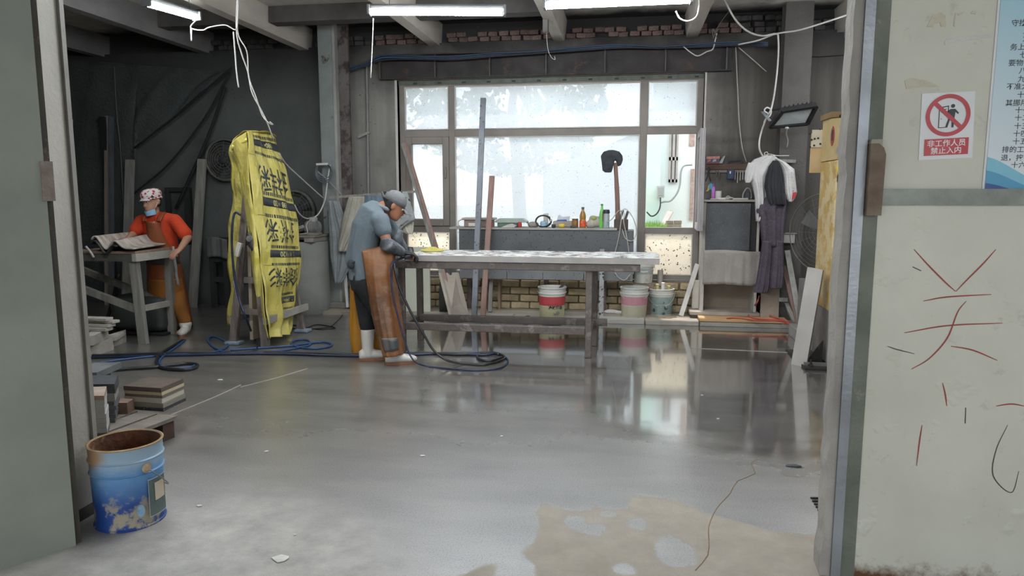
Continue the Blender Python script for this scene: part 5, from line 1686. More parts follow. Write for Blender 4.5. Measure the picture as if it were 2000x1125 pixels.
mb.ball((mx0 - .002, my0 + .17, zj + .21), .005, .06, .085)
mb.build('red_emblem', pm('emblem_red', 'a23a34', '7d2f2b', 30), mc, True)
MB().box(mx0 - .012, mx0 - .004, my0 + .14, my0 + .17, zj + .17, zj + .26).build('dark_emblem', pm('emblem_dark', '33302f'), mc)
# control plate to its left
py0 = my1 + .02
q0, q1 = P(1581, 338, py0), P(1606, 260, py0)
MB().bev(q0.x, q1.x + .05, py0, py0 + .02, q0.z, q1.z, .004).build('control_plate', pm('plate_cream', 'b9a077', 'a68c62', 4, .6), mc)
z0 = P(1590, 288, py0).z
MB().box(q0.x + .004, q1.x + .04, py0 - .008, py0, z0, q1.z + .03).build('switch_plate', pm('plate_pale', 'c7bfae', 'b6ae9c', 5, .6), mc)
for i, (a, c) in enumerate(((1585, 273), (1591, 271), (1598, 270), (1590, 284), (1582, 261), (1582, 287), (1602, 281), (1602, 252))):
    q = P(a, c, py0 - .012)
    MB().ball(q, .009, .006, .009).build('bolt_hole', pm('hole_dark', '252220'), mc, True)
MB().bev(mx0 - .20, mx1 + .1, my0 - .14, my1 + .1, 0, .022, .004).build('base_plate', m_mbase, mc)
for (x, y) in ((mx0 - .14, my0 - .08), (mx0 - .14, my1), (mx0 + .1, my0 - .08)):
    MB().lathe((x, y, .022), [(.001, 0), (.022, 0), (.022, .015), (.010, .016), (.010, .06), (.001, .06)], 8).build('anchor_bolt', m_mbase, mc)
for yy in (my0 - .05, my0 + .2):
    MB().bar((mx0 - .19, yy, .035), (mx0, yy, .035), .03, .025, (0, 0, 1)).build('base_rail', pm('rail_steel', '8d8b8a', '716f6e', metal=.4, rough=.4), mc)
MB().poly([(mx0 - .14, my0 + .1, .022), (mx0, my0 + .1, .022), (mx0, my0 + .1, .22)], (0, .012, 0)).build('gusset', m_mbase, mc)
hm = P(1637, 335, my0 - .02)
hh_ = T('yellow_helmet', 'yellow and black safety cap hung on the machine column', 'helmet', (hm.x, my0 - .04, hm.z - .09))
mb = MB()
mb.ball((hm.x + .06, my0 - .055, hm.z + .02), .085, .04, .07)
mb.build('dome', pm('helmet_yellow', 'd8bf2c', 'c7ae20', rough=.4, bump=0), hh_, True)
MB().bev(hm.x - .01, hm.x + .14, my0 - .09, my0 - .012, hm.z - .10, hm.z - .02, .02).build('black_band', pm('helmet_black', '26241f', '1c1b18'), hh_)
# leaning stone strip
a, bq = G(1545, 711), G(1574, 718)
cq, dq = P(1607, 528, bq.y + .04), P(1577, 522, a.y + .04)
MB().poly([a, bq, cq, dq], (.02, .03, 0)).build('stone_strip', pm('polished_stone', 'b5b0ab', '9f9a95', 2, .35, bump=.05), None, label='long polished stone strip leaning against the machine', cat='stone')
t = T('grey_crate', 'pale grey metal casing beside the machine foot', 'casing', (1.9, 7.2, 0))
q0 = G(1560, 668)
MB().bev(q0.x - .02, q0.x + .28, q0.y, q0.y + .4, 0.0, .12, .006).build('lower_box', pm('casing_pale', 'a5a3a0', '8f8d8a', 3, .6), t)
MB().bev(q0.x + .06, q0.x + .28, q0.y + .08, q0.y + .4, .12, .62, .006).build('tall_box', pm('casing_grey', '8d8a88', '7b7876', 3, .6), t)
MB().bev(q0.x + .08, q0.x + .26, q0.y + .07, q0.y + .08, .45, .58, .004).build('bezel', pm('bezel_dark', '3b3a3a'), t)
# fan with wire guard
fc = P(1608, 455, 7.75)
fan = T('floor_fan', 'pale wire-guarded fan behind the yellow machine', 'fan', (fc.x, 7.75, 0))
m_guard = pm('guard_wire', '6d6c6a', '5f5e5c', 5, .5, metal=.3, bump=0)
fR = .40
fax = Vector((-.75, -.66, 0)).normalized()
fs_ = Vector((-fax.y, fax.x, 0))
for i in range(9):
    rr = fR * (i + 1) / 9
    MB().tube([fc + fs_ * (math.cos(a) * rr) + Vector((0, 0, math.sin(a) * rr)) + fax * (.05 * (1 - (rr / fR) ** 2)) for a in np.linspace(0, 6.2832, 36)], 0.0018 if i < 8 else .006, 5).build('guard_ring', m_guard, fan, True)
for i in range(16):
    a = 6.2832 * i / 16
    MB().tube([fc + fax * .05, fc + fs_ * (math.cos(a) * fR * .6) + Vector((0, 0, math.sin(a) * fR * .6)) + fax * .035, fc + fs_ * (math.cos(a) * fR) + Vector((0, 0, math.sin(a) * fR))], .0018, 5).build('guard_spoke', m_guard, fan, True)
for i in range(3):
    a = 2.094 * i + .4
    r_ = fs_ * math.cos(a) + Vector((0, 0, math.sin(a)))
    s2 = fs_ * -math.sin(a) + Vector((0, 0, math.cos(a)))
    MB().poly([fc - fax * .04 + r_ * .05 + s2 * .02, fc - fax * .06 + r_ * .3 + s2 * .12, fc - fax * .03 + r_ * .3 - s2 * .06, fc - fax * .03 + r_ * .05 - s2 * .03], fax * -.006).build('blade', pm('fan_blade', '6f6d6c', '5f5d5c'), fan)
MB().tube([fc - fax * .02, fc - fax * .16], .07, 14).build('motor', pm('fan_motor', '595756', '4a4847'), fan, 'auto')
MB().tube([fc - fax * .10, (fc.x - fax.x * .1, fc.y - fax.y * .1, .03)], .02, 10).build('stand', m_guard, fan)
MB().lathe((fc.x - fax.x * .1, fc.y - fax.y * .1, 0), [(.001, 0), (.22, 0), (.21, .025), (.03, .035), (.001, .035)], 24).build('base', pm('fan_base', '4f4d4c'), fan, 'auto')
# planks behind
for i, (a_, b_, w, lb, mm) in enumerate((((1562, 600, 8.36), (1530, 520, 8.71), .05, 'reddish plank leaning behind the trousers, left of the pair', m_woodp), ((1566, 598, 8.25), (1537, 490, 8.71), .06, 'grey plank leaning behind the trousers, right of the pair', m_woodg),
                                         ((1553, 622, 8.5), (1527, 575, 8.9), .045, 'short pale batten lying askew behind the trousers', m_woodg))):
    p0 = P(*a_)
    p0.z = .05 if i < 3 else p0.z
    leaning('plank', lb, 'plank', p0, P(*b_), w, .03, mm)
x0, x1 = P(1486, 580, 8.68).x, P(1522, 580, 8.68).x
MB().bev(x0, x1, 8.66, 8.69, .046, P(1500, 560, 8.68).z, .004).build('mdf_board', pm('tan_board', 'a2968a', '8f8377', 3, .75), None, label='tan board standing on the floor behind the trouser legs', cat='board')
MB().bar(P(1520, 585, 8.62), P(1538, 585, 8.62), .045, .03, (0, 0, 1)).build('wood_peg', m_woodg, None, label='small pale peg jutting from the tan board', cat='peg')
# orange plank edging and red cable
pk = MB()
a, bq = G(1366, 637), G(1542, 643)
pk.bev(a.x, bq.x, 8.395, 8.66, .056, .085, .004)
o = pk.build('wooden_plank', pm('fresh_plank', 'c7a277', 'b39067', 3, .75, bump=.2, stretch=(.6, 5, 5)), None, label='light wooden plank laid along the cement strip edge', cat='plank')
MB().box(a.x, bq.x, 8.41, 8.60, .0505, .0555).build('shim', pm('plank_shim', '5a4a3c'), o)
m_redc = pm('red_cable', 'b8564a', 'a5473d', 6, .5, bump=0)
mb = MB()
mb.tube([P(1483, 578, 8.66), P(1478, 592, 8.62)] + [G(x, y, .095) for x, y in ((1465, 606), (1460, 614), (1472, 621), (1500, 624), (1530, 626), (1545, 634), (1560, 645))], .009, 7, 6)
mb.tube([G(x, y, .095) for x, y in ((1420, 622), (1440, 621), (1480, 626), (1520, 627), (1538, 632), (1552, 641))], .009, 7, 6)
mb.tube([G(x, y, .1) for x, y in ((1462, 617), (1461, 608), (1472, 604), (1490, 611), (1510, 619), (1530, 625))], .009, 7, 6)
mb.build('extension_cable', m_redc, None, True, label='red extension cable snaking over the light plank', cat='cable')

# ================================================================== SIGN AND NOTICE ON THE CREAM PANEL
m_sgw = pm('sign_white', 'd9d9d9', 'd0d0d0', 3, .35, bump=0)
m_sgr = pm('sign_red', 'b8222f', 'ad1d29', 3, .35, bump=0)
m_sgk = pm('sign_black', '1d1d1f', '1d1d1f', 3, .4, bump=0)
sy = FY - .004
TL, TR, BL, BR = P(1801, 183, sy), P(1905, 178, sy), P(1794, 313, sy), P(1899, 308, sy)
sg = T('prohibition_sign', 'white plastic no-entry sign with red ring and red text bar', 'sign', BL)
MB().poly([BL, BR, TR, TL], (0, .004, 0)).build('plate', m_sgw, sg)
ux = (BR - BL)
uz = (TL - BL)


def sp(u, v, d=.0006):
    return BL + ux * u + uz * v - Vector((0, d, 0))


asp = uz.length / ux.length
mb = MB()
N = 48
vs = []
for i in range(N):
    a = 6.2832 * i / N
    for r_ in (.415, .335):
        vs.append(sp(.5 + r_ * math.cos(a), .655 + r_ * math.sin(a) / asp, .0018))
mb.add(vs, [(2 * i, 2 * ((i + 1) % N), 2 * ((i + 1) % N) + 1, 2 * i + 1) for i in range(N)])
mb.build('red_ring', m_sgr, sg)
dx, dz_ = .25, .25 / asp
MB().poly([sp(.5 - dx - .03, .655 + dz_ - .02, .0018), sp(.5 + dx - .03, .655 - dz_ - .02, .0018), sp(.5 + dx + .03, .655 - dz_ + .02, .0018), sp(.5 - dx + .03, .655 + dz_ + .02, .0018)], (0, -.0002, 0)).build('red_slash', m_sgr, sg)
MB().poly([sp(.09, .06, .0018), sp(.91, .06, .0018), sp(.91, .31, .0018), sp(.09, .31, .0018)], (0, -.0002, 0)).build('text_bar', m_sgr, sg)


def flat(poly, nm='figure', mat=m_sgk, d=.0012):
    return MB().poly([sp(u, v, d) for u, v in poly], (0, -.0002, 0)).build(nm, mat, sg)


# walking figure and door outline
flat([(.585 + .038 * math.cos(a), .79 + .038 * math.sin(a) / asp) for a in np.linspace(0, 6.2832, 15)[:-1]], 'figure_head')
flat([(.54, .745), (.63, .745), (.70, .685), (.685, .665), (.635, .70), (.625, .62), (.615, .47), (.575, .47), (.575, .58), (.545, .60), (.525, .54), (.50, .47), (.46, .475), (.49, .555), (.515, .615), (.52, .68), (.44, .665), (.435, .69), (.50, .72)], 'figure_body')
for q in ([(.33, .47), (.345, .47), (.345, .775), (.33, .775)], [(.33, .765), (.51, .785), (.51, .80), (.33, .78)], [(.33, .47), (.47, .47), (.47, .48), (.33, .48)], [(.495, .70), (.51, .70), (.51, .79), (.495, .79)], [(.37, .73), (.47, .745), (.47, .755), (.37, .74)],
          [(.37, .70), (.38, .70), (.38, .74), (.37, .74)], [(.37, .60), (.39, .60), (.39, .61), (.37, .61)]):
    flat(q, 'door_outline')


def sign_text(s, u, v, size, mat, parent, fn=sp, nm='lettering', d=.0024):
    vs, fs = text_geo(s, 1.0, .012)
    mb = MB()
    mb.add([fn(u + p.x * size, v + p.y * size / asp, d) for p in vs], fs)
    return mb.build(nm, mat, parent)


m_txw = pm('text_white', 'e8e4e4', 'e8e4e4', bump=0)
sign_text('非工作人员', .5, .232, .145, m_txw, sg)
sign_text('禁止入内', .5, .122, .145, m_txw, sg)

# notice poster, cut off by the frame: a blue to white print with dark text
k = NT('poster_print')
tc = k.n('ShaderNodeTexCoord').outputs['Object']
sx = k.n('ShaderNodeSeparateXYZ')
k.l(tc, sx.inputs[0])
b = k.n('ShaderNodeBsdfPrincipled')
k.l(k.mix(k.ramp(sx.outputs[2], .12, .85), lin('d3dadd'), lin('8fbfcf')), b.inputs['Base Color'])
b.inputs['Roughness'].default_value = .35
k.l(b.outputs[0], k.out.inputs[0])
m_post = k.m
PBL, PTL = P(1918, 398, sy), P(1943, 0, sy)
pw = .60
pz1 = PTL.z + .22
ps = T('notice_poster', 'large pale blue rules notice with wavy blue foot', 'poster', (PBL.x, sy, PBL.z))
MB().box(PBL.x - .004, PBL.x + pw, sy, sy + .003, PBL.z - .004, pz1).build('border', m_sgw, ps)
MB().box(PBL.x + .004, PBL.x + pw - .008, sy - .002, sy, PBL.z, pz1 - .008).build('sheet', m_post, ps)


def wave(z0, drop, mat, d, nm):
    n = 30
    top = []
    for i in range(n + 1):
        x = (pw - .012) * i / n
        top.append((PBL.x + .004 + x, sy - d, PBL.z + z0 - drop * (1 - math.exp(-x * x / .03 - x * 2)) + .05 * (x / pw) ** 2))
    MB().poly([(PBL.x + .004, sy - d, PBL.z), (PBL.x + pw - .008, sy - d, PBL.z)] + top[::-1], (0, .0008, 0)).build(nm, mat, ps)


wave(.168, .125, pm('wave_light', '6fb4cc', '84bfd2', 2, .35, bump=0), .003, 'light_wave')
wave(.120, .100, pm('wave_mid', '3a8fb5', '4a9cbd', 2, .35, bump=0), .004, 'mid_wave')
wave(.075, .070, pm('wave_deep', '1c3f86', '22478f', 2, .35, bump=0), .005, 'deep_wave')
m_txk = pm('text_dark', '34383c', '34383c', bump=0)
for (s, px, py) in (('守执行', 1976, 46), ('五', 1999, 61), ('六', 1998, 76), ('务上的', 1973, 93), ('七', 1992, 108), ('要物归', 1970, 124), ('八、', 1990, 139), ('九、', 1988, 155), ('不准大声', 1966, 170), ('十、', 1987, 186),
                    ('其挪用公', 1964, 202), ('十一', 1983, 216), ('十二', 1982, 231), ('十三', 1981, 247), ('十四、', 1979, 262), ('十五、', 1978, 277), ('排的工作；', 1957, 293), ('退，按自动', 1955, 309), ('十六、', 1975, 323)):
    q = P(px, py, sy - .0026)
    vs, fs = text_geo(s, .0245, .0002)
    mnx = min(v.x for v in vs)
    MB().add([(q.x + v.x - mnx, q.y, q.z + v.y) for v in vs], fs).build('lettering', m_txk, ps)
# torn paper remains on the panel
m_tape = pm('torn_paper', 'c9c4b2', 'b7ae97', 9, .8, bump=.3)
tp = [((1810, 52), (1822, 30), (1838, 24), (1847, 30), (1848, 52), (1838, 52), (1836, 44), (1826, 46), (1822, 53)), ((1862, 50), (1866, 25), (1869, 25), (1865, 52)), ((1870, 26), (1884, 22), (1880, 27), (1872, 30)), ((1896, 26), (1900, 20), (1907, 21), (1906, 28)),
      ((1767, 157), (1780, 152), (1810, 157), (1836, 169), (1820, 170), (1806, 169), (1770, 174)), ((1844, 82), (1850, 75), (1880, 72), (1935, 66), (1936, 72), (1900, 78), (1862, 82), (1846, 88)), ((1866, 376), (1905, 368), (1918, 372), (1912, 396), (1890, 392))]
tl = ['torn yellowed paper remnant shaped like an arch on the cream panel', 'thin sliver of torn paper on the cream panel', 'small torn corner of old paper on the cream panel', 'tiny torn paper flake near the blue poster',
      'peeling grey tape remnant just above the no-entry sign', 'long wrinkled clear tape holding the poster edge', 'clear wrinkled tape at the poster foot']
for i, q in enumerate(tp):
    MB().poly([P(a, c, sy + .002) for a, c in q], (0, .0018, 0)).build('tape_remnant', m_tape if i < 5 else pm('clear_tape', 'c2c3bb', 'b4b5ad', 9, .3), None, label=tl[i], cat='tape')

# ================================================================== LEFT PART OF THE ROOM
# dark foam sheet draped over the far corner and the ropes that hold it
def foam_fn(u, v):
    px = 92 + (440 - 92) * u
    top = 112 + 28 * u
    lim = 640 if px < 262 else (290 - (px - 262) * (290 - 142) / (440 - 262))
    py = top + (lim - top) * v
    p = P(px, py, 9.02)
    return p + Vector((0, fold(u * 9 + v * 3, .4, .015, 1.5), 0))


MB().sheet(foam_fn, 60, 40, .01).build('foam_sheet', pm('foam_sheet', '4b4f4e', '414544', 2.5, .95, bump=1.0, bscale=26), None, True, label='dark foam insulation sheet draped over the far corner wall', cat='sheet')
m_rope = pm('dark_strap', '222527', '1a1c1e', 8, .8)
for pts, r_, lb in ((((452, 132), (360, 215), (262, 289)), .012, 'highest dark strap slanting from the beam to the plank'), (((448, 142), (400, 230), (330, 320), (262, 378)), .014, 'middle dark strap slanting towards the worker'), (((440, 170), (405, 270), (343, 408)), .02, 'steepest dark strap slanting behind the worker')):
    cable(lb, [(a, c, 8.98) for a, c in pts], r_, m_rope, name='strap')
cable('thin grey cord hanging down the foam sheet', [(223, 130, 8.95), (228, 220, 8.95), (235, 290, 8.95), (241, 400, 8.95)], .008, pm('cord_dim', '5a5a5a'))
# planks against the wall
for i, (a_, b_, w, d, mm, lb) in enumerate((((137, 640), (137, 233), .055, .04, m_woodg, 'narrow grey plank leaning nearest the doorway jamb'), ((210, 640), (209, 227), .05, .05, m_wood, 'tall pale plank leaning on the foam sheet'),
                                            ((219, 640), (217, 228), .035, .06, pm('bluegrey_plank', '5c6065', '4d5155', 4, .8), 'bluish grey plank standing close beside the tall pale plank'), ((247, 640), (254, 312), .12, .04, m_woodg, 'wide grey plank behind the trestle'),
                                            ((376, 606), (395, 311), .115, .04, m_woodg, 'weathered plank leaning right of the worker in orange'))):
    p0 = G(a_[0], 612 if i < 4 else a_[1], 0.0)
    p0 = P(a_[0], 600, 8.72)
    p0.z = 0.0
    leaning('wooden_plank', lb, 'plank', p0, P(b_[0], b_[1], 8.97), w, d, mm)
q0, q1 = P(194, 228, 8.92), P(206, 228, 8.92)
MB().bev(q0.x, q1.x, 8.90, 8.93, 0, q0.z, .003).build('gap_shade', pm('gap_shade', '161717', '1d1e1e', 4, .8), None, label='tall black strip standing in for the gap beside the pale plank', cat='board')  # the dark gap between the planks, painted as a black strip
# dark frame on the wall behind the worker
x0, x1, z0, z1 = P(326, 420, 9.05).x, P(374, 420, 9.05).x, P(350, 474, 9.05).z, P(350, 366, 9.05).z
fr = T('wall_frame', 'dark wooden frame fixed to the wall behind the worker', 'frame', ((x0 + x1) / 2, 9.07, z0))
m_dkw = pm('dark_frame_wood', '2f302f', '262726', 4, .8)
for (a, c, e, g) in ((x0, x0 + .06, z0, z1), (x1 - .09, x1, z0, z1), (x0 + .06, x1 - .09, z0, z0 + .05), (x0 + .06, x1 - .09, z1 - .06, z1)):
    MB().bev(a, c, 9.03, 9.098, e, g, .005).build('rail', m_dkw, fr)
MB().box(x0 + .06, x1 - .09, 9.08, 9.098, z0 + .05, z1 - .06).build('backing', pm('frame_back', '4a4d4d', '404343', 2, .9), fr)
# boards and dark chest beside
x0, x1 = P(341, 510, 8.9).x, P(372, 510, 8.9).x
MB().bev(x0, x1, 8.88, 8.92, 0, P(356, 478, 8.9).z, .004).build('grey_board', pm('dim_board', '6f7371', '616563', 2, .85), None, label='pale grey board behind the worker beside the leaning plank', cat='board')
x0, x1 = P(414, 540, 8.8).x, P(449, 540, 8.8).x
ch = T('wooden_chest', 'dark wooden rack with a grey cloth left of the yellow tarp', 'rack', ((x0 + x1) / 2, 8.9, 0))
zt_ = P(430, 462, 8.8).z
for x in (x0 + .03, x1 - .03):
    for y in (8.78, 9.0):
        MB().box(x - .03, x + .03, y - .03, y + .03, 0, zt_ - .05).build('post', m_dkw, ch)
for z in (.35, .62):
    MB().box(x0 + .06, x1 - .06, 8.76, 8.80, z, z + .06).build('rail', m_dkw, ch)
MB().box(x0, x1, 8.75, 9.03, zt_ - .05, zt_ - .02).build('top', m_dkw, ch)
MB().sheet(lambda u, v: (x0 - .01 + (x1 - x0 + .04) * u, 8.74 - .02 + fold(u * 6, 1, .008, 2), zt_ - .02 - .26 * v + .02 * math.sin(u * 4)), 20, 10, .006).build('cloth', pm('dim_cloth', '6b6d6b', '5d5f5d', 4, .95), ch, True)

# ---- round wall fans
def wall_fan(label, c, R0):
    t = T('wall_fan', label, 'fan', c, 'round fans on the back wall')
    m_g = pm('fan_dust', '66655f', '55544f', 6, .9, bump=.3)
    m_b = pm('fan_dark', '46494a', '3a3d3e', 5, .9)
    for i in range(7):
        rr = R0 * (i + 1) / 7
        MB().tube([(c[0] + math.cos(a) * rr, c[1] - .06 * (1 - (rr / R0) ** 2), c[2] + math.sin(a) * rr) for a in np.linspace(0, 6.2832, 33)], .004 if i < 6 else .018, 6).build('guard_ring', m_g, t, True)
    for i in range(12):
        a = 6.2832 * i / 12
        MB().tube([(c[0], c[1] - .06, c[2]), (c[0] + math.cos(a) * R0, c[1], c[2] + math.sin(a) * R0)], .004, 5).build('guard_spoke', m_g, t, True)
    for i in range(4):
        a = 1.5708 * i + .5
        ca, sa_ = math.cos(a), math.sin(a)
        MB().poly([(c[0] + ca * .05 - sa_ * .03, c[1] + .03, c[2] + sa_ * .05 + ca * .03), (c[0] + ca * R0 * .85 - sa_ * .13, c[1] + .05, c[2] + sa_ * R0 * .85 + ca * .13),
                   (c[0] + ca * R0 * .88 + sa_ * .06, c[1] + .02, c[2] + sa_ * R0 * .88 - ca * .06), (c[0] + ca * .05 + sa_ * .03, c[1] + .01, c[2] + sa_ * .05 - ca * .03)], (0, .006, 0)).build('blade', m_b, t)
    MB().ball((c[0], c[1] - .02, c[2]), .06, .06, .06).build('hub', m_b, t, True)
    MB().lathe((c[0], c[1] + .07, c[2]), [(R0 * .97, 0), (R0 * 1.06, 0), (R0 * 1.06, .08), (R0 * .97, .08)], 32, Matrix.Rotation(math.pi / 2, 3, 'X'), cap=False).build('ring_duct', m_g, t, True)
    return t


c = P(439, 312, 9.0)
wall_fan('dusty round wall fan left of the yellow tarp', (c.x, 9.0, c.z), .27)
c = P(574, 413, 9.0)
wall_fan('dusty round wall fan half hidden behind the yellow tarp', (c.x, 9.0, c.z), .27)

# ---- grey water drum with a pump on top
c = G(583, 618)
dc = (c.x, c.y + .28)
zd = P(600, 474, dc[1] - .3).z
t = T('water_drum', 'large grey drum standing between the tarp and the stanchion', 'drum', (dc[0], dc[1], 0))
MB().lathe((dc[0], dc[1], 0), [(.001, 0), (.25, 0), (.27, .03), (.28, .2), (.28, zd - .04), (.27, zd), (.001, zd)], 36).build('barrel', pm('drum_grey', '8b8c88', '767772', 2.2, .7, bump=.25), t, 'auto')
MB().bev(dc[0] - .30, dc[0] + .24, dc[1] - .27, dc[1] + .2, zd + .06, zd + .085, .004).build('cover_board', pm('cover_board', '8f8571', '7b725f', 3, .8), t)
for x in (dc[0] - .30, dc[0] + .16):
    MB().bev(x - .06, x + .06, dc[1] - .26, dc[1] + .18, zd + .002, zd + .06, .004).build('bearer', pm('bearer', '9a968d', '85817a'), t)
zp = zd + .086
x = P(622, 440, dc[1]).x
pm_ = T('water_pump', 'small dusty electric pump with loose leads on the drum', 'pump', (x, dc[1], zp))
m_pmp = pm('pump_dust', '8f8f8d', '6c6b69', 7, .85, bump=.4)
MB().tube([(x - .10, dc[1] - .12, zp + .09), (x + .06, dc[1] - .12, zp + .09)], .08, 16).build('motor', m_pmp, pm_, 'auto')
for i in range(6):
    MB().tube([(x - .09 + i * .026, dc[1] - .12, zp + .09), (x - .083 + i * .026, dc[1] - .12, zp + .09)], .087, 16).build('cooling_fin', m_pmp, pm_, 'auto')
MB().bev(x - .11, x + .07, dc[1] - .18, dc[1] - .06, zp, zp + .03, .005).build('foot', m_pmp, pm_)
MB().bev(x - .05, x + .03, dc[1] - .16, dc[1] - .08, zp + .16, zp + .22, .01).build('terminal_box', pm('terminal_pale', 'a8a8a6', '969694'), pm_)
MB().tube([(x - .02, dc[1] - .17, zp + .2), (x - .07, dc[1] - .2, zp + .12), (x - .05, dc[1] - .22, zp + .03), (x - .16, dc[1] - .2, zp + .01)], .008, 6, 5).build('lead', m_wire, pm_, True)
MB().bar((x - .38, dc[1] - .2, zp + .02), (x - .10, dc[1] - .22, zp + .11), .035, .03).build('pvc_pipe', pm('pvc', 'a9aaa8', '969795'), None, label='pale pipe offcut lying on the drum cover', cat='pipe')
MB().bev(x - .34, x - .20, dc[1] - .27, dc[1] - .20, zp, zp + .05, .01).build('white_block', pm('pale_block', 'aaa9a6', '979693'), None, label='small pale block on the drum cover edge', cat='block')

# ---- rags and cloths at the stanchion
m_beige_rag = pm('beige_rag', 'b0aca0', '9b978b', 4, .95, bump=.5)
bar0, bar1 = P(640, 386, 8.60), P(813, 374, 8.60)
rail = MB().bar(bar0, bar1, .03, .03, (0, 0, 1))
rail.build('drying_rail', m_woodg, None, label='thin wooden rail carrying rags behind the man', cat='rail')


def drape(name, label, rows, Y, seed, mat, amp=.012, freq=2, bulge=.03, parent=None):
    return MB().sheet(wedge(rows, Y, seed, amp, freq, bulge), 30, 26, .005).build(name, mat, parent, True, label=label, cat='cloth' if label else None)


drape('beige_rag', 'dusty beige rag draped over the rail behind the man', [(384, 681, 722), (400, 676, 724), (430, 668, 722), (455, 664, 705), (475, 661, 690), (491, 660, 682)], 8.52, .5, m_beige_rag, .014, 2.2)
drape('blue_grey_rag', 'bluish grey rag hanging low on the stanchion', [(392, 640, 662), (420, 641, 672), (460, 643, 690), (500, 645, 690), (530, 650, 680), (553, 655, 668)], 8.60, 1.5, pm('blue_grey_cloth', '8d9294', '7a7f81', 4, .95, bump=.5), .014, 2.4)
drape('blue_rag', 'faded blue rag between the beige rag and the man', [(381, 712, 750), (395, 712, 752), (415, 716, 756), (440, 722, 758)], 8.50, 2.5, pm('faded_blue', '6f7f8c', '5d6c79', 5, .95, bump=.4), .012, 2)
drape('speckled_cloth', 'pale cloth with dark splashes hanging beside the sash', [(374, 745, 795), (390, 750, 800), (410, 756, 806), (428, 760, 811), (441, 760, 790), (452, 762, 778)], 8.48, 3.5, pm('splashed_cloth', 'a3a7a7', '8f9393', 4, .9, bump=.3, speck='3f4244', speck_scale=14, speck_amt=.42), .010, 1.6)
drape('ivory_rag', 'ivory rag corner hanging under the splashed cloth', [(433, 772, 808), (442, 776, 808), (452, 784, 807), (457, 798, 806)], 8.56, 4.5, pm('ivory_rag', 'c6c0b2', 'b3ad9f', 4, .95, bump=.4), .010, 2)
x0, x1 = P(672, 510, 8.66).x, P(698, 510, 8.66).x
MB().bev(x0, x1, 8.64, 8.70, .62, .95, .006).build('pale_carton', pm('pale_carton', 'a5a19b', '918d87', 4, .8), None, label='pale flat carton hung low on the stanchion', cat='carton')
MB().bar((x0, 8.67, .60), (x0 + .03, 8.66, .07), .03, .03).build('white_tube', pm('white_tube', 'c4c3c0'), None, label='white plastic tube standing at the stanchion foot', cat='tube')
MB().bev(x0 + .08, x1, 8.63, 8.70, .046, .30, .01).build('white_can', pm('white_can', 'b3b1ad', '9f9d99'), None, label='small whitish can at the foot of the stanchion', cat='can')
# wall conduit left of the window
cable('thin grey conduit running down the wall left of the window', [(716, 125, 9.07), (718, 260, 9.07), (720, 420, 9.07)], .016, pm('conduit_wall', '8a8b8a', '7a7b7a'), name='conduit')
MB().bar(P(700, 268, 9.05), P(722, 258, 9.05), .03, .03).build('conduit_clamp', pm('clamp_pale', '99958e', '87837c'), None, label='crooked clamp across the wall conduit', cat='clamp')

# ================================================================== TRESTLE WITH CURVED STONE VENEER
m_tre = pm('trestle_wood', '8d8a84', '74716c', 4, .85, bump=.4, stretch=(5, 5, .5))
t = T('wooden_trestle', 'grey wooden trestle bench with diagonal braces', 'trestle', (-5.3, 6.75, 0))
L1, L2 = G(281, 672), G(337, 652)
topz = P(275, 510, L1.y).z
l1t = Vector((L1.x - .06, L1.y + .02, topz))
l2t = Vector((L2.x + .02, L2.y - .02, topz))
MB().bar(L1, l1t, .085, .055).build('leg', m_tre, t)
MB().bar(L2, l2t, .075, .055).build('leg', m_tre, t)
xl = -6.25
for (a, c) in ((Vector((xl, L1.y + .02, 0)), Vector((xl + .05, L1.y + .02, topz))), (Vector((xl, L2.y, 0)), Vector((xl + .05, L2.y, topz)))):
    MB().bar(a, c, .085, .055).build('leg', m_tre, t)
MB().bar((xl - .1, L1.y, topz + .03), (l1t.x + .05, L1.y, topz + .03), .05, .07, (0, 1, 0)).build('long_rail', pm('trestle_dark', '5d5b57', '4d4b48', 4, .85), t)
MB().bar((xl - .1, L2.y, topz + .03), (l2t.x + .05, L2.y, topz + .03), .05, .07, (0, 1, 0)).build('long_rail', m_tre, t)
MB().bar((l1t.x + .045, L1.y - .04, topz + .035), (l2t.x + .05, L2.y + .04, topz + .035), .05, .075, (1, 0, 0)).build('end_rail', pm('trestle_pale', 'a9a59e', '949089', 4, .85), t)
za = P(285, 604, L1.y).z
MB().bar((L1.x - .02, L1.y, za), (L2.x, L2.y, za - .02), .03, .06, (1, 0, 0)).build('cross_tie', pm('trestle_pale', 'a9a59e'), t)
MB().bar((L1.x - .03, L1.y + .02, za - .02), (xl + .10, L1.y + .02, topz - .08), .05, .065, (0, 1, 0)).build('brace', m_tre, t)
MB().bar((L2.x - .03, L2.y - .01, za - .02), (xl + .10, L2.y - .01, topz - .08), .05, .065, (0, 1, 0)).build('brace', m_tre, t)
# wood bed under the sheet
m_bed = pm('bed_wood', '8a7767', '766455', 4, .8, stretch=(.6, 5, 5))
ztp = topz + .068
MB().bev(-5.55, l1t.x + .05, L1.y - .02, L2.y + .02, ztp, ztp + .03, .004).build('wooden_bed', m_bed, None, label='thin wooden board between the trestle and the curved sheet', cat='board')
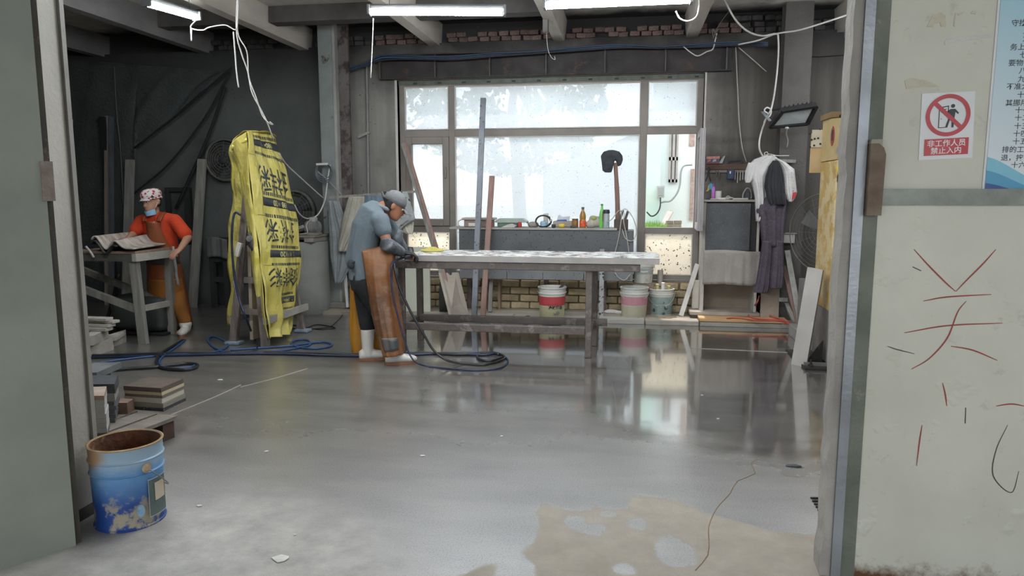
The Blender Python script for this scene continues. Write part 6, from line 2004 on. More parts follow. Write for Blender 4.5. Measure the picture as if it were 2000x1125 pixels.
# wave-shaped marble sheet
k = NT('marbled_sheet')
tc = k.n('ShaderNodeTexCoord').outputs['Object']
f1 = k.noise(k.mapping(tc, (2.0, 6.0, 2.0)), 3.0, 8, .65)
b = k.n('ShaderNodeBsdfPrincipled')
k.l(k.mix(k.ramp(f1, .35, .62), lin('7d6f66'), lin('b8b0a8')), b.inputs['Base Color'])
b.inputs['Roughness'].default_value = .5
k.l(b.outputs[0], k.out.inputs[0])
sx0, sx1 = -5.52, l1t.x + .06
ys0, ys1 = L1.y - .06, L2.y + .06
xs_ = [P(178, 490, ys0).x, P(200, 490, ys0).x, P(230, 500, ys0).x, P(255, 500, ys0).x, P(268, 500, ys0).x, sx1]


def wave_fn(u, v):
    """long wave: a raised roll at the far left, a dip, then flat to the right end"""
    x = xs_[0] + (sx1 - xs_[0]) * u
    h = .035 + .12 * math.exp(-((u - .10) / .17) ** 2) + .075 * math.exp(-((u - .56) / .15) ** 2) - .03 * math.exp(-((u - .36) / .10) ** 2)
    y = ys0 + (ys1 - ys0) * v
    return (x - .04 * v, y, ztp + .03 + h + .04 * v * math.exp(-((u - .55) / .4) ** 2))


mb = MB().sheet(lambda u, v: wave_fn(u, 1 - v), 48, 12, -.014)
mb.build('curved_sheet', k.m, None, True, label='wavy marble-patterned sheet lying on the trestle under her hands', cat='sheet')
MB().sheet(lambda u, v: (wave_fn(u * .62, 1 - v)[0], ys0 - .02 + (ys1 - ys0) * (1 - v), wave_fn(u * .62, 1 - v)[2] - .055), 40, 8, .012).build('black_former', pm('former_black', '2b2b2b', '222222', 5, .6), None, True, label='black wavy former beneath the marbled sheet', cat='former')
MB().tube([(xs_[0] - .03, ys0 - .03, ztp + .08), (xs_[0] + .02, ys0 - .03, ztp + .02), (xs_[0] + .05, ys0 - .03, ztp - .03)], .012, 7, 4).build('clamp_lever', pm('lever_pale', 'a9a7a4', '94928f'), None, True, label='pale clamp lever at the far end of the trestle', cat='clamp')
# hanging strap
MB().sheet(lambda u, v: (l2t.x + .10 + .03 * u + .04 * v, L2.y - .10 + fold(v * 5, 1, .006, 1), ztp + .05 - .42 * v), 4, 18, .004).build('grey_strap', pm('strap_grey', '6f7376', '9b9fa2', 9, .6), None, True, label='grey plastic strap hanging at the trestle corner', cat='strap')
# dark tub and floor stuff behind the trestle
q = G(272, 655)
t = T('plastic_tub', 'dark green-grey rounded tub on the floor below the trestle', 'tub', (q.x - .05, q.y + .25, 0))
mb = MB()
mb.bev(q.x - .38, q.x + .28, q.y + .02, q.y + .5, .02, .42, .09)
mb.build('tub_body', pm('tub_green', '464b49', '3a3f3d', 3, .45, bump=.1), t, True)
MB().bev(q.x - .40, q.x + .30, q.y, q.y + .52, .0, .03, .01).build('skid', pm('tub_black', '1c1d1d'), t)
MB().tube([P(232, 535, 7.3), P(222, 580, 7.3), P(208, 630, 7.2), P(206, 655, 7.1), P(215, 668, 7.0)], .02, 8, 5).build('drain_hose', pm('hose_black', '1b1c1e', '232427', rough=.4), t, True)

# ================================================================== A-FRAME RACK UNDER THE TARP
m_rk = pm('rack_wood', '8f857e', '776d67', 4, .85, bump=.4, stretch=(5, 5, .5))
m_rkd = pm('rack_stained', '4c423d', '877c75', 3, .85, bump=.4, stretch=(4, 4, 1.2))
t = T('slab_rack', 'wooden A-frame slab rack standing under the yellow tarp', 'rack', (-3.75, 6.95, 0))
yN_, yF_ = G(518, 677).y, G(590, 648).y
NL, NR = G(456, 672), G(519, 677)
FL_, FR = Vector((NL.x - .02, yF_, 0)), G(590, 648)
apex = P(487, 372, yN_)
apz = apex.z
apF = Vector((apex.x - .17, yF_, apz))
for (a, c) in ((NL, apex + Vector((-.03, .03, 0))), (NR, apex + Vector((.03, 0, 0))), (FL_, apF + Vector((-.03, .03, 0))), (FR, apF + Vector((.03, 0, 0)))):
    MB().bar(a, c, .075, .055, (1, 0, 0)).build('leg', m_rkd, t)


def along(a, c, z):
    return a.lerp(c, z / c.z)


for z in (.25, .62):
    MB().bar(along(NL, apex, z) + Vector((-.05, -.02, 0)), along(FL_, apF, z) + Vector((-.05, .05, 0)), .03, .07, (1, 0, 0)).build('side_rail', m_rk, t)
z = .27
MB().bar(along(NR, apex, z) + Vector((.055, -.07, 0)), along(FR, apF, z) + Vector((.075, .09, 0)), .035, .07, (1, 0, 0)).build('side_rail', pm('rack_pale', 'a9a39c', '948e87', 4, .85), t)
for z in (.34, .66, .98):
    MB().bar(along(NL, apex, z) + Vector((.03, .04, 0)), along(NR, apex, z) + Vector((-.03, .04, 0)), .03, .06, (0, 1, 0)).build('tie', m_rk, t)
    MB().bar(along(FL_, apF, z) + Vector((.03, -.04, 0)), along(FR, apF, z) + Vector((-.03, -.04, 0)), .03, .06, (0, 1, 0)).build('tie', m_rk, t)
MB().bar(apex, apF, .06, .08, (1, 0, 0)).build('ridge', m_rk, t)
for p in (NL, FR):
    MB().bev(p.x - .07, p.x + .09, p.y - .06, p.y + .06, 0, .035, .01).build('foot_wrap', pm('film_blue', '6f7f8f', '8c99a5', 12, .4, bump=.5), t)
# tall slab leaning inside
sl0 = Vector(((NL.x + NR.x) / 2 + .02, yN_ + .09, .05))
MB().poly([(sl0.x - .06, yN_ + .12, .04), (sl0.x - .06, yF_ - .14, .04), (apex.x - .10, yF_ - .14, 1.95), (apex.x - .10, yN_ + .12, 1.95)], (.035, 0, 0)).build('tall_slab', pm('kraft_slab', 'b8aa98', 'a59786', 2.5, .8, bump=.3), None,
        label='tall paper-faced slab standing inside the A-frame rack', cat='slab')
# hand clamp on the rack
q = P(487, 470, yN_ - .05)
MB().bar(P(469, 475, yN_ - .06), P(462, 500, yN_ - .06), .045, .03).build('white_grip', pm('grip_pale', 'c8c6c1'), None, label='pale hand grip hooked on the rack leg', cat='grip')
t2 = T('angle_grinder', 'black angle grinder hanging on the rack beside the tarp', 'grinder', P(492, 480, yN_ - .07))
MB().tube([P(486, 455, yN_ - .07), P(491, 475, yN_ - .07), P(497, 488, yN_ - .07)], [.028, .036, .03], 12, 4).build('body', pm('grinder_black', '2b2a2a', '3a3939', rough=.45), t2, True)
MB().lathe(P(488, 466, yN_ - .11), [(.001, 0), (.03, 0), (.03, .02), (.001, .022)], 16, Matrix.Rotation(math.pi / 2, 3, 'X')).build('disc', pm('grinder_disc', '7c7a78', '605e5c'), t2, 'auto')
MB().tube([P(497, 488, yN_ - .07), P(501, 500, yN_ - .07)], .012, 8).build('lead', pm('grinder_black', '2b2a2a'), t2)

# ---- the tarp
ty0, ty1 = yN_ - .06, yF_ + .10
# right face: near edge and far edge, rows from top to bottom (near px,py) (far px,py)
NE = [(481, 257), (484, 300), (490, 370), (499, 440), (506, 500), (512, 550), (517, 600), (521, 640), (525, 661)]
FE = [(540, 266), (560, 330), (573, 392), (581, 450), (585, 500), (585, 545), (579, 590), (573, 625), (566, 650)]


def interp(L, v):
    t_ = v * (len(L) - 1)
    i = min(len(L) - 2, int(t_))
    f = t_ - i
    return (L[i][0] * (1 - f) + L[i + 1][0] * f, L[i][1] * (1 - f) + L[i + 1][1] * f)


def tarp_fn(u, v):
    a = interp(NE, v)
    c = interp(FE, v)
    yn = ty0 - .02 * math.sin(v * 3)
    yf = ty1 - .30 * max(0, v - .72) / .28
    p = P(a[0], a[1], yn).lerp(P(c[0], c[1], yf), u)
    crease = .012 * math.sin(u * 11 + v * 5) + .010 * math.sin(u * 23 - v * 9 + 1) + .008 * math.sin(v * 31 + u * 4)
    gath = .05 * max(0, v - .62) / .38 * math.sin(u * 17 + 2 * v)
    bul = .05 * math.sin(math.pi * u) * math.sin(math.pi * min(1, v * 1.1))
    return p + Vector((1, -.15, 0)) * (crease + gath + bul)


k = NT('yellow_tarp')
tc = k.n('ShaderNodeTexCoord').outputs['Object']
f1 = k.noise(tc, 3.0, 5, .6)
b = k.n('ShaderNodeBsdfPrincipled')
k.l(k.mix(k.ramp(f1, .3, .7), lin('dccd5c'), lin('ebe08c')), b.inputs['Base Color'])
b.inputs['Roughness'].default_value = .38
bp = k.n('ShaderNodeBump')
bp.inputs['Strength'].default_value = .7
bp.inputs['Distance'].default_value = .03
vo = k.n('ShaderNodeTexVoronoi', feature='F1')
vo.inputs['Scale'].default_value = 9
k.l(k.mapping(tc, (1.4, 1.4, .7)), vo.inputs['Vector'])
k.l(k.math('ADD', vo.outputs['Distance'], k.noise(tc, 14, 4)), bp.inputs['Height'])
k.l(bp.outputs[0], b.inputs['Normal'])
tl = k.n('ShaderNodeBsdfTranslucent')
tl.inputs[0].default_value = lin('eee05a')
mx = k.n('ShaderNodeMixShader')
mx.inputs[0].default_value = .22
k.l(b.outputs[0], mx.inputs[1])
k.l(tl.outputs[0], mx.inputs[2])
k.l(mx.outputs[0], k.out.inputs[0])
m_tarp = k.m
tp_ = T('yellow_tarp', 'crumpled yellow woven tarp with black calligraphy draped over the rack', 'tarp', (-3.6, 6.95, 0))
MB().sheet(tarp_fn, 44, 70, .004).build('printed_side', m_tarp, tp_, True)
# near fold: strip turning round the front edge, narrowing downwards
NE2 = [(451, 283), (463, 310), (474, 370), (483, 440), (489, 500), (497, 550), (505, 600), (513, 640), (521, 655)]


def fold_fn(u, v):
    a = interp(NE2, v)
    c = interp(NE, v)
    p = P(a[0], a[1], ty0 + .06 + .02 * math.sin(v * 9)).lerp(P(c[0], c[1], ty0 - .02 * math.sin(v * 3)), u)
    return p + Vector((.35, -1, 0)) * (.02 * math.sin(u * 5 + v * 11) + .015 * math.sin(v * 23 + u * 3) + .04 * math.sin(math.pi * u) * (1 - v))


MB().sheet(fold_fn, 14, 70, .004).build('front_fold', m_tarp, tp_, True)


def top_fn(u, v):
    A_ = [P(451, 283, ty0 + .05), P(462, 263, ty0 + .12), P(481, 256, ty0)]
    if u < .5:
        a = A_[0].lerp(A_[1], u * 2)
    else:
        a = A_[1].lerp(A_[2], u * 2 - 1)
    c = P(520 + 20 * u, 259 + 7 * u, ty1)
    p = a.lerp(c, v)
    return p + Vector((0, 0, .03 * math.sin(math.pi * v) + .012 * math.sin(u * 9 + v * 7)))


MB().sheet(lambda u, v: top_fn(u, v), 18, 20, .004).build('top_fold', m_tarp, tp_, True)
LE = [(451, 283), (453, 330), (450, 400), (448, 480), (447, 560), (445, 636)]
LE2 = [(466, 292), (474, 340), (477, 400), (474, 470), (463, 560), (459, 636)]


def left_fn(u, v):
    a, c = interp(LE, v), interp(LE2, v)
    p = P(a[0], a[1], ty0 + .40 - .05 * v).lerp(P(c[0], c[1], ty0 + .14 + .05 * v), u)
    return p + Vector((-.8, -.5, 0)) * (.018 * math.sin(u * 7 + v * 13) + .01 * math.sin(v * 29))


MB().sheet(left_fn, 14, 60, .004).build('hidden_side', m_tarp, tp_, True)
# tuck at the top corner
MB().sheet(lambda u, v: P(452 + 30 * u, 283 - 14 * u + 10 * v * (1 - u * .3), ty0 + .02 - .03 * math.sin(v * 3.14)) , 10, 6, .004).build('tucked_corner', pm('tarp_pale', 'e6db78', 'd8cc66', 5, .5), tp_, True)
m_tk = pm('tarp_ink', '30343a', '3d4146', 30, .5, bump=0)


def on_tarp(u, v, d=.006):
    e = .004
    p = tarp_fn(u, v)
    n = (tarp_fn(min(1, u + e), v) - tarp_fn(max(0, u - e), v)).cross(tarp_fn(u, min(1, v + e)) - tarp_fn(u, max(0, v - e))).normalized()
    if n.dot(Vector((0, 0, EYE)) - p) < 0:
        n = -n
    return p + n * d


def tarp_text(s, u0, v0, size, bold=.0, flip=True, nm='lettering', squash=1.0, mat=None):
    vs, fs = text_geo(s, 1.0, bold)
    W_, H_ = .80, 1.95          # metres across / down the face
    sgn = -1 if flip else 1
    out = [on_tarp(min(1, max(0, u0 + sgn * p.x * size / W_)), min(1, max(0, v0 - sgn * p.y * size * squash / H_)), .007) for p in vs]
    return MB().add(out, fs).build(nm, mat or m_tk, tp_)


def tarp_bar(u0, u1, v0, v1, mat, nm='ink_bar', d=.006):
    return MB().sheet(lambda a, c: on_tarp(u0 + (u1 - u0) * a, v0 + (v1 - v0) * c, d), 16, 2, .0008).build(nm, mat, tp_, True)


m_tpale = pm('tarp_number', 'd9cf86', 'c9bf76', bump=0)
for i, (v0) in enumerate((.19, .385, .60)):
    tarp_text('金祥彩', .52, v0, .20, .008, True, 'calligraphy', 1.0)
for (v0, u0, u1) in ((.050, .12, .98), (.282, .18, .99), (.490, .20, .99), (.725, .36, .80)):
    tarp_bar(u0, u1, v0 - .016, v0 + .016, m_tk)
    tarp_text('：19804120', (u0 + u1) / 2, v0, .062, .012, True, 'number', 1.0, m_tpale)
    # fine print rows above and below the bar, illegible in the photo
    for dv in (-.030, .052):
        x_ = u0 + .02
        mb = MB()
        while x_ < u1 - .03:
            w = rnd(.012, .024)
            vv = v0 + dv
            if 0 < vv < .97:
                mb.add([on_tarp(a, c, .006) for a, c in ((x_, vv - .007), (x_ + w, vv - .007), (x_ + w, vv + .006), (x_, vv + .006))], [(0, 1, 2, 3)])
            x_ += w + rnd(.008, .014)
        mb.build('fine_print', m_tk, tp_)
tarp_bar(.0, .10, .123, .1245, m_tk)
tarp_bar(.06, .2, .335, .3365, m_tk)
tarp_bar(.08, .24, .545, .5465, m_tk)

# ================================================================== PALLET WITH STONE SAMPLES
m_pal = pm('pallet_wood', '6e675f', '857d73', 4, .85, bump=.4, stretch=(.7, 5, 5))
m_pald = pm('pallet_dark', '4e372b', '3b2a22', 5, .8)
zP = .135
e1 = G(346, 812, zP)
pdir = (G(205, 866, zP) - e1)
pdir.z = 0
pdir.normalize()
pn = Vector((pdir.y, -pdir.x, 0))
if pn.y < 0:
    pn = -pn
pt = T('wooden_pallet', 'low wooden pallet carrying the stone tile stacks', 'pallet', (e1.x, e1.y, 0))
L_ = 1.0
for i in range(5):
    o_ = e1 + pn * (.0 + .16 * i)
    mb = MB()
    mb.poly([o_, o_ + pdir * L_, o_ + pdir * L_ + pn * .135, o_ + pn * .135], (0, 0, -.022))
    mb.build('plank', m_pal, pt)
for s in (.02, .45, .90):
    for i in (0, 2, 4):
        o_ = e1 + pdir * s + pn * (.01 + .16 * i)
        MB().poly([o_, o_ + pdir * .09, o_ + pdir * .09 + pn * .11, o_ + pn * .11], (0, 0, -.134)).v
        mb = MB()
        base_ = Vector((0, 0, -.023))
        mb.poly([o_ + base_, o_ + pdir * .09 + base_, o_ + pdir * .09 + pn * .11 + base_, o_ + pn * .11 + base_], (0, 0, -(zP - .024)))
        mb.build('block', m_pald, pt)


def tile(nm, lb, cat, A_, ex, ey, z, h, mat, jit=.006, group=None):
    """a stone tile: corner A_, edge vectors ex, ey, bottom z"""
    j = Vector((rnd(-jit, jit), rnd(-jit, jit), 0))
    A_ = Vector((A_.x, A_.y, z)) + j
    mb = MB()
    mb.poly([A_, A_ + ex, A_ + ex + ey, A_ + ey], (0, 0, h - .0012))
    return mb.build(nm, mat, None, label=lb, cat=cat, group=group)


zs = zP + .001
A_ = G(319, 804, zs)
B2 = G(246, 799, zs)
C2 = G(350, 789, zs)
ex = B2 - A_
ey = (C2 - A_).normalized() * .24
ex.z = ey.z = 0
cols = ['3a3d40', '7d7a6d', 'b3ada0', '6b625a', 'b5a98c', '5a4f47']
hs = [.024, .030, .034, .018, .020, .030]
nm6 = ['bottom dark granite tile of the six-tile stack on the pallet end', 'grey-beige tile second from the bottom of the pallet end stack', 'thick pale tile third from the bottom of the pallet end stack', 'thin brown tile fourth from the bottom of the pallet end stack', 'thin cream tile just below the top of the pallet end stack', 'thick brown top tile of the pallet end stack']
z = zs
for i in range(6):
    tile('stone_tile', nm6[i], 'tile', A_, ex * (1.02 if i == 0 else 1), ey * (1.03 if i == 0 else 1), z, hs[i], pm('tile_' + cols[i], cols[i], None, 9, .45, speck='8f8a80' if i in (0, 1) else None), .007 if i else 0, 'six-tile stack on the pallet end')
    z += hs[i]
# brown offcut beside
A2 = G(222, 809, zs)
tile('stone_offcut', 'small reddish brown stone offcut between the tile stacks', 'stone', A2, Vector((.09, .02, 0)), Vector((-.02, .10, 0)), zs, .075, pm('offcut_brown', '8c7264', '77604f', 8, .8))
# grey stack, behind
A3 = G(184, 826, zs)
z = zs
for i in range(9):
    w = .12 if i < 7 else .165
    hh2 = .026 if i < 7 else .03
    col = '55585b' if i < 5 else ('8d8985' if i < 7 else '3d4044')
    tile('grey_tile', (('bottom' if i == 0 else ORD[8 - i] + ' from the top' if i < 8 else 'topmost') + ' tile of the dark grey stack on the pallet'), 'tile', A3 - Vector((.03 if i > 6 else 0, 0, 0)), Vector((w, .03, 0)), Vector((-.13, .20, 0)), z, hh2, pm('gt_' + col, col, None, 9, .6, bump=.3), .008, 'dark grey tile stack on the pallet')
    z += hh2
# pale stack at the jamb
A4 = G(150, 884, zs)
z = zs
for i in range(12):
    hh2 = .026
    col = '54595d' if i < 4 else 'a5a3a0'
    tile('pale_tile', (('bottom' if i == 0 else ORD[11 - i] + ' from the top' if i < 11 else 'topmost') + ' tile of the tall pale stack by the jamb'), 'tile', A4, Vector((.150, .045, 0)), Vector((-.12, .17, 0)), z, hh2, pm('pt_' + col, col, None, 9, .65, bump=.3) if i < 11 else pm('pt_top', 'a08f84', '8d7c71', 8, .8), .007, 'tall pale tile stack by the jamb')
    z += hh2
z1_ = z
q = G(176, 733, .30)
tile('grey_slab', 'flat grey slab lying behind the pale stack', 'slab', G(120, 742, .28), Vector((.22, .06, 0)), Vector((-.05, .3, 0)), .28, .045, pm('flat_grey', '6d6f70', '5c5e5f', 6, .6))
tile('slab_support', 'dark block under the flat grey slab', 'block', G(118, 742, .28), Vector((.18, .05, 0)), Vector((-.05, .25, 0)), 0, .278, pm('dark_support', '3c3d3e', '333435', 6, .8))

# whitewashed strips heaped further back by the jamb
m_strip = pm('white_strip', 'b9b4ac', 'a29d96', 4, .85, bump=.4)
q = G(222, 683)
hp = T('timber_crate', 'whitewashed timber skid on the floor by the jamb', 'skid', (q.x - .3, q.y, 0))
a, c = G(222, 683), G(150, 708)
dv_ = (c - a).normalized()
MB().poly([a, a + dv_ * .62, a + dv_ * .62 + Vector((0, 0, .12)), a + Vector((0, 0, .12))], (-.05, .07, 0)).build('front_runner', m_strip, hp)
MB().poly([a + Vector((-.12, .34, 0)), a + dv_ * .62 + Vector((-.12, .34, 0)), a + dv_ * .62 + Vector((-.12, .34, .12)), a + Vector((-.12, .34, .12))], (-.05, .07, 0)).build('rear_runner', m_strip, hp)
MB().bar(a + dv_ * .40 + Vector((0, .02, .165)), a + dv_ * .40 + Vector((-.14, .40, .165)), .10, .09, (1, 0, 0)).build('cross_piece', m_strip, hp)
MB().bar(a + dv_ * .10 + Vector((-.02, .12, .10)), a + dv_ * .10 + Vector((-.14, .40, .10)), .06, .03, (1, 0, 0)).build('cross_piece', m_strip, hp)
zz_ = .212
for i, (r1, r2, hgt, lb) in enumerate((((150, 206), 0, .035, 'lowest whitewashed strip on the timber skid'), ((150, 212), .02, .03, 'second whitewashed strip on the timber skid'), ((150, 221), .06, .028, 'longest whitewashed strip sticking out of the heap'), ((150, 208), .03, .03, 'topmost whitewashed strip of the heap by the jamb'))):
    Ys = a.y - .16 + r2
    x0 = P(r1[0] - 6, 640, Ys).x
    x1 = P(r1[1], 640, Ys).x
    MB().bev(x0, x1, Ys, Ys + .10, zz_, zz_ + hgt - .002, .004).build('stone_strip', m_strip, None, label=lb, cat='strip', group='whitewashed strips by the jamb')
    zz_ += hgt

# ================================================================== BLUE PAINT BUCKET
bc = Vector((-2.282, 2.885, 0))
br = .152
bh = P(245, 886, bc.y - br).z
k = NT('blue_paint_tin')
tc = k.n('ShaderNodeTexCoord').outputs['Object']
sx = k.n('ShaderNodeSeparateXYZ')
k.l(tc, sx.inputs[0])
n1 = k.noise(tc, 7, 6, .65)
n2 = k.noise(tc, 14, 5, .6)
zz = sx.outputs[2]
c1 = k.mix(k.ramp(k.math('ADD', zz, k.math('MULTIPLY', k.math('SUBTRACT', n1, .5), .10)), bh * .30, bh * .62), lin('1d3f80'), lin('5a88b5'))
c1 = k.mix(k.ramp(k.math('ADD', zz, k.math('MULTIPLY', k.math('SUBTRACT', n1, .5), .14)), bh * .66, bh * .84), c1, lin('8fa6b8'))
c1 = k.mix(k.math('MULTIPLY', k.ramp(n1, .52, .57), k.ramp(zz, bh * .72, bh * .2)), c1, lin('9a917f'))
# dried tan paint run on the upper left of the tin
tanm = k.math('MULTIPLY', k.ramp(k.math('ADD', sx.outputs[0], k.math('MULTIPLY', k.math('SUBTRACT', n2, .5), .10)), .02, -.03), k.ramp(k.math('ADD', zz, k.math('MULTIPLY', sx.outputs[0], -.4)), bh * .80, bh * .90))
c1 = k.mix(tanm, c1, lin('a88c6a'))
b = k.n('ShaderNodeBsdfPrincipled')
k.l(c1, b.inputs['Base Color'])
b.inputs['Roughness'].default_value = .5
k.l(b.outputs[0], k.out.inputs[0])
t = T('paint_bucket', 'battered blue paint bucket with rusty inside at the doorway', 'bucket', (bc.x, bc.y, 0))
prof = [(.001, .004), (br - .008, .004), (br - .008, 0), (br, 0), (br + .002, .008), (br - .004, .012)]
for i in range(1, 12):
    prof.append((br - .006 + .010 * i / 12, bh * i / 12))
prof = prof[:13] + [(br + .0, bh * .66), (br + .007, bh * .675), (br + .001, bh * .69), (br + .002, bh * .82), (br + .009, bh * .835), (br + .003, bh * .85), (br + .004, bh * .985), (br + .008, bh), (br + .002, bh + .005), (br - .003, bh)]
MB().lathe(bc, prof, 48, cap=False).build('shell', k.m, t, 'auto')
m_rusty = pm('rust_inside', '46291a', '6b4228', 7, .9, bump=.5, rust='8b6a4a', rust_amt=.62)
MB().lathe(bc, [(br + .002, bh + .004), (br - .004, bh - .004), (br - .008, bh * .6), (br - .012, bh * .18), (.001, bh * .16)], 48, cap=False).build('rusty_inside', m_rusty, t, 'auto')
MB().lathe(bc, [(br + .0085, bh - .002), (br + .0095, bh + .003), (br + .002, bh + .0065), (br - .0035, bh + .002)], 48, cap=False).build('rusty_rim', pm('rim_rust', '8d7350', 'a18d6c', 12, .8, bump=.4), t, 'auto')
va = math.atan2(-bc.y, -bc.x)          # towards the viewer
ea = va + .50
ep = bc + Vector((math.cos(ea) * (br + .004), math.sin(ea) * (br + .004), bh * .74))
dr = Vector((math.cos(ea), math.sin(ea), 0))
MB().lathe(ep, [(.020, 0), (.022, .004), (.014, .010), (.010, .014), (.001, .014)], 18, Vector((0, 0, 1)).rotation_difference(dr).to_matrix()).build('handle_lug', pm('lug', 'b3a892', '8a6f52', 14, .7), t, 'auto')
hb_ = [ep + dr * .012]
for i in range(1, 10):
    a = ea + math.pi * i / 9 * .95
    hb_.append(bc + Vector((math.cos(a) * (br + .016), math.sin(a) * (br + .016), bh * .74 - .16 * math.sin(math.pi * i / 9))))
MB().tube(hb_, .003, 6, 3).build('handle', pm('handle_wire', '8b8d8f', '75777a', metal=.5, rough=.4), t, True)


def drum_patch(a0, a1, z0, z1, mat, nm, r_=br + .005):
    n = 12
    mb = MB()
    vs = []
    for i in range(n + 1):
        a = va + a0 + (a1 - a0) * i / n
        for z in (z0, z1):
            vs.append((bc.x + r_ * math.cos(a), bc.y + r_ * math.sin(a), z))
    mb.add(vs, [(2 * i, 2 * i + 2, 2 * i + 3, 2 * i + 1) for i in range(n)])
    return mb.build(nm, mat, t, True)


drum_patch(.52, 1.25, bh * .12, bh * .58, pm('label_green', '4a5a55', '5f6b6b', 9, .6), 'product_label')
for q in ((.515, .53, .12, .58), (1.24, 1.255, .12, .58), (.515, 1.25, .115, .125), (.515, 1.25, .575, .585)):
    drum_patch(q[0], q[1], bh * q[2], bh * q[3], pm('label_line', 'b5bcc4', 'a5acb4'), 'label_edge', br + .006)
drum_patch(.72, 1.15, bh * .30, bh * .52, pm('label_tan', 'c0ad95', 'a9b0b8', 9), 'torn_sticker', br + .007)
mb = MB()
vs = []
N = 20
for i in range(N):
    a_ = 6.2832 * i / N
    th = va + .28 + .11 * math.cos(a_)
    vs.append((bc.x + (br + .003) * math.cos(th), bc.y + (br + .003) * math.sin(th), bh * .23 + .028 * math.sin(a_)))
mb.add(vs, [tuple(range(N))])
mb.build('round_logo', pm('logo_pale', '6f93b5', '8fb0c0', 40, .5), t)

# ================================================================== HOSES ON THE FLOOR
m_hb = pm('blue_hose', '2f5383', '264670', 6, .4, bump=0)
m_hk = pm('black_hose', '191a1d', '232427', 6, .35, bump=0)
m_hn = pm('navy_hose', '1c2a48', '16213a', 6, .35, bump=0)


def hose(label, pts, r, mat, air=()):
    q = list(air) + [G(a, c, r) for a, c in pts]
    return MB().tube(q, r, 8, 7).build('hose', mat, None, True, label=label, cat='hose')


hose('black hose lying along the floor from the jamb to the loop before the table', [(110, 696), (200, 694), (320, 691), (430, 690), (520, 688), (620, 690), (700, 693), (760, 692), (830, 690), (900, 692), (950, 689), (975, 692)], .014, m_hk)
hose('dark blue hose lying close beside the long black hose', [(110, 700), (230, 697), (340, 694), (430, 692), (540, 691), (640, 694), (720, 695), (800, 693), (870, 690), (940, 693), (970, 690)], .012, m_hn)
hose('bright blue hose looping round the rack feet', [(180, 711), (240, 702), (320, 694), (400, 690), (430, 684), (445, 675), (436, 664), (415, 657), (407, 665), (420, 680), (450, 690), (490, 691), (540, 686), (580, 680), (605, 673), (600, 664), (580, 664), (568, 670), (580, 677), (610, 681), (640, 678), (648, 672), (630, 668), (600, 671), (560, 676), (500, 680), (450, 684)], .010, m_hb)
lg = [P(470, 420, yN_ - .10), P(459, 416, yN_ - .10), P(454, 440, yN_ - .12), P(453, 480, yN_ - .12), P(457, 530, yN_ - .12), P(466, 580, yN_ - .12), P(480, 620, yN_ - .14)]
hose('dark blue hose hanging over the rack leg and running to the floor', [(497, 662), (504, 676), (494, 686), (470, 689), (445, 688)], .011, m_hn, lg)
hose('black and blue hose looped on the floor before the trestle', [(357, 664), (338, 676), (315, 690), (306, 703), (309, 714), (325, 720), (360, 722), (381, 718), (384, 712), (365, 710), (335, 713), (300, 717), (240, 721), (170, 728)], .015, m_hk)
hose('blue hose wound along the black loop before the trestle', [(361, 664), (345, 677), (322, 693), (311, 706), (318, 716), (345, 720), (375, 716), (378, 712), (350, 711), (310, 716), (250, 719), (180, 725)], .010, m_hb)
hose('thin black lead crossing the floor behind the rack', [(600, 640), (620, 634), (655, 640), (632, 643), (606, 641), (590, 637), (570, 635), (566, 640), (590, 643), (640, 639), (655, 630), (665, 620), (672, 610)], .006, m_hk)

# ================================================================== PEOPLE
m_skin = pm('skin', 'a9745a', '9c6850', 5, .55, bump=.05)
m_skin2 = pm('skin_light', 'b08670', 'a37862', 5, .55, bump=.05)
m_hair = pm('black_hair', '1c1a19', '262321', 30, .7, bump=.4, bscale=120)
m_boot = pm('white_rubber', 'd3d0ca', 'c2beb7', 4, .4, bump=.05)
m_sole = pm('tan_sole', '94674a', '7f573d', 5, .6)


def limb(mb, pts, radii, n=16, flat=None):
    """tapering limb through joints, rounded ends; flat=(vector, factor) squashes along a direction"""
    pts = [Vector(p) for p in pts]
    q = catmull(pts, 5) if len(pts) > 2 else [pts[0].lerp(pts[1], i / 5) for i in range(6)]
    rr = []
    m = len(q)
    for i in range(m):
        t_ = i / (m - 1) * (len(radii) - 1)
        j = min(len(radii) - 2, int(t_))
        f = t_ - j
        rr.append(radii[j] * (1 - f) + radii[j + 1] * f)
    d0 = (q[0] - q[1]).normalized()
    d1 = (q[-1] - q[-2]).normalized()
    pre = [(q[0] + d0 * rr[0] * a, rr[0] * s) for a, s in ((.95, .25), (.75, .62), (.4, .9))]
    post_ = [(q[-1] + d1 * rr[-1] * a, rr[-1] * s) for a, s in ((.4, .9), (.75, .62), (.95, .25))]
    al = pre + list(zip(q, rr)) + post_
    if flat is None:
        mb.tube([a for a, _ in al], [r_ for _, r_ in al], n)
    else:
        rings = []
        v = Vector(flat[0]).normalized()
        for i, (p, r_) in enumerate(al):
            d = (al[min(len(al) - 1, i + 1)][0] - al[max(0, i - 1)][0]).normalized()
            s = (v - d * v.dot(d)).normalized()
            t2_ = d.cross(s)
            rings.append((p, t2_ * r_, s * (r_ * flat[1])))
        mb.loft(rings, n)
    return mb


class Frame:
    def __init__(self, o, fwd, up):
        self.o = Vector(o)
        self.f = Vector(fwd).normalized()
        self.r = self.f.cross(Vector(up)).normalized()
        self.u = self.r.cross(self.f).normalized()

    def __call__(self, x, y, z):
        return self.o + self.r * x + self.f * y + self.u * z

    def M(self):
        return Matrix((self.r, self.f, self.u)).transposed()


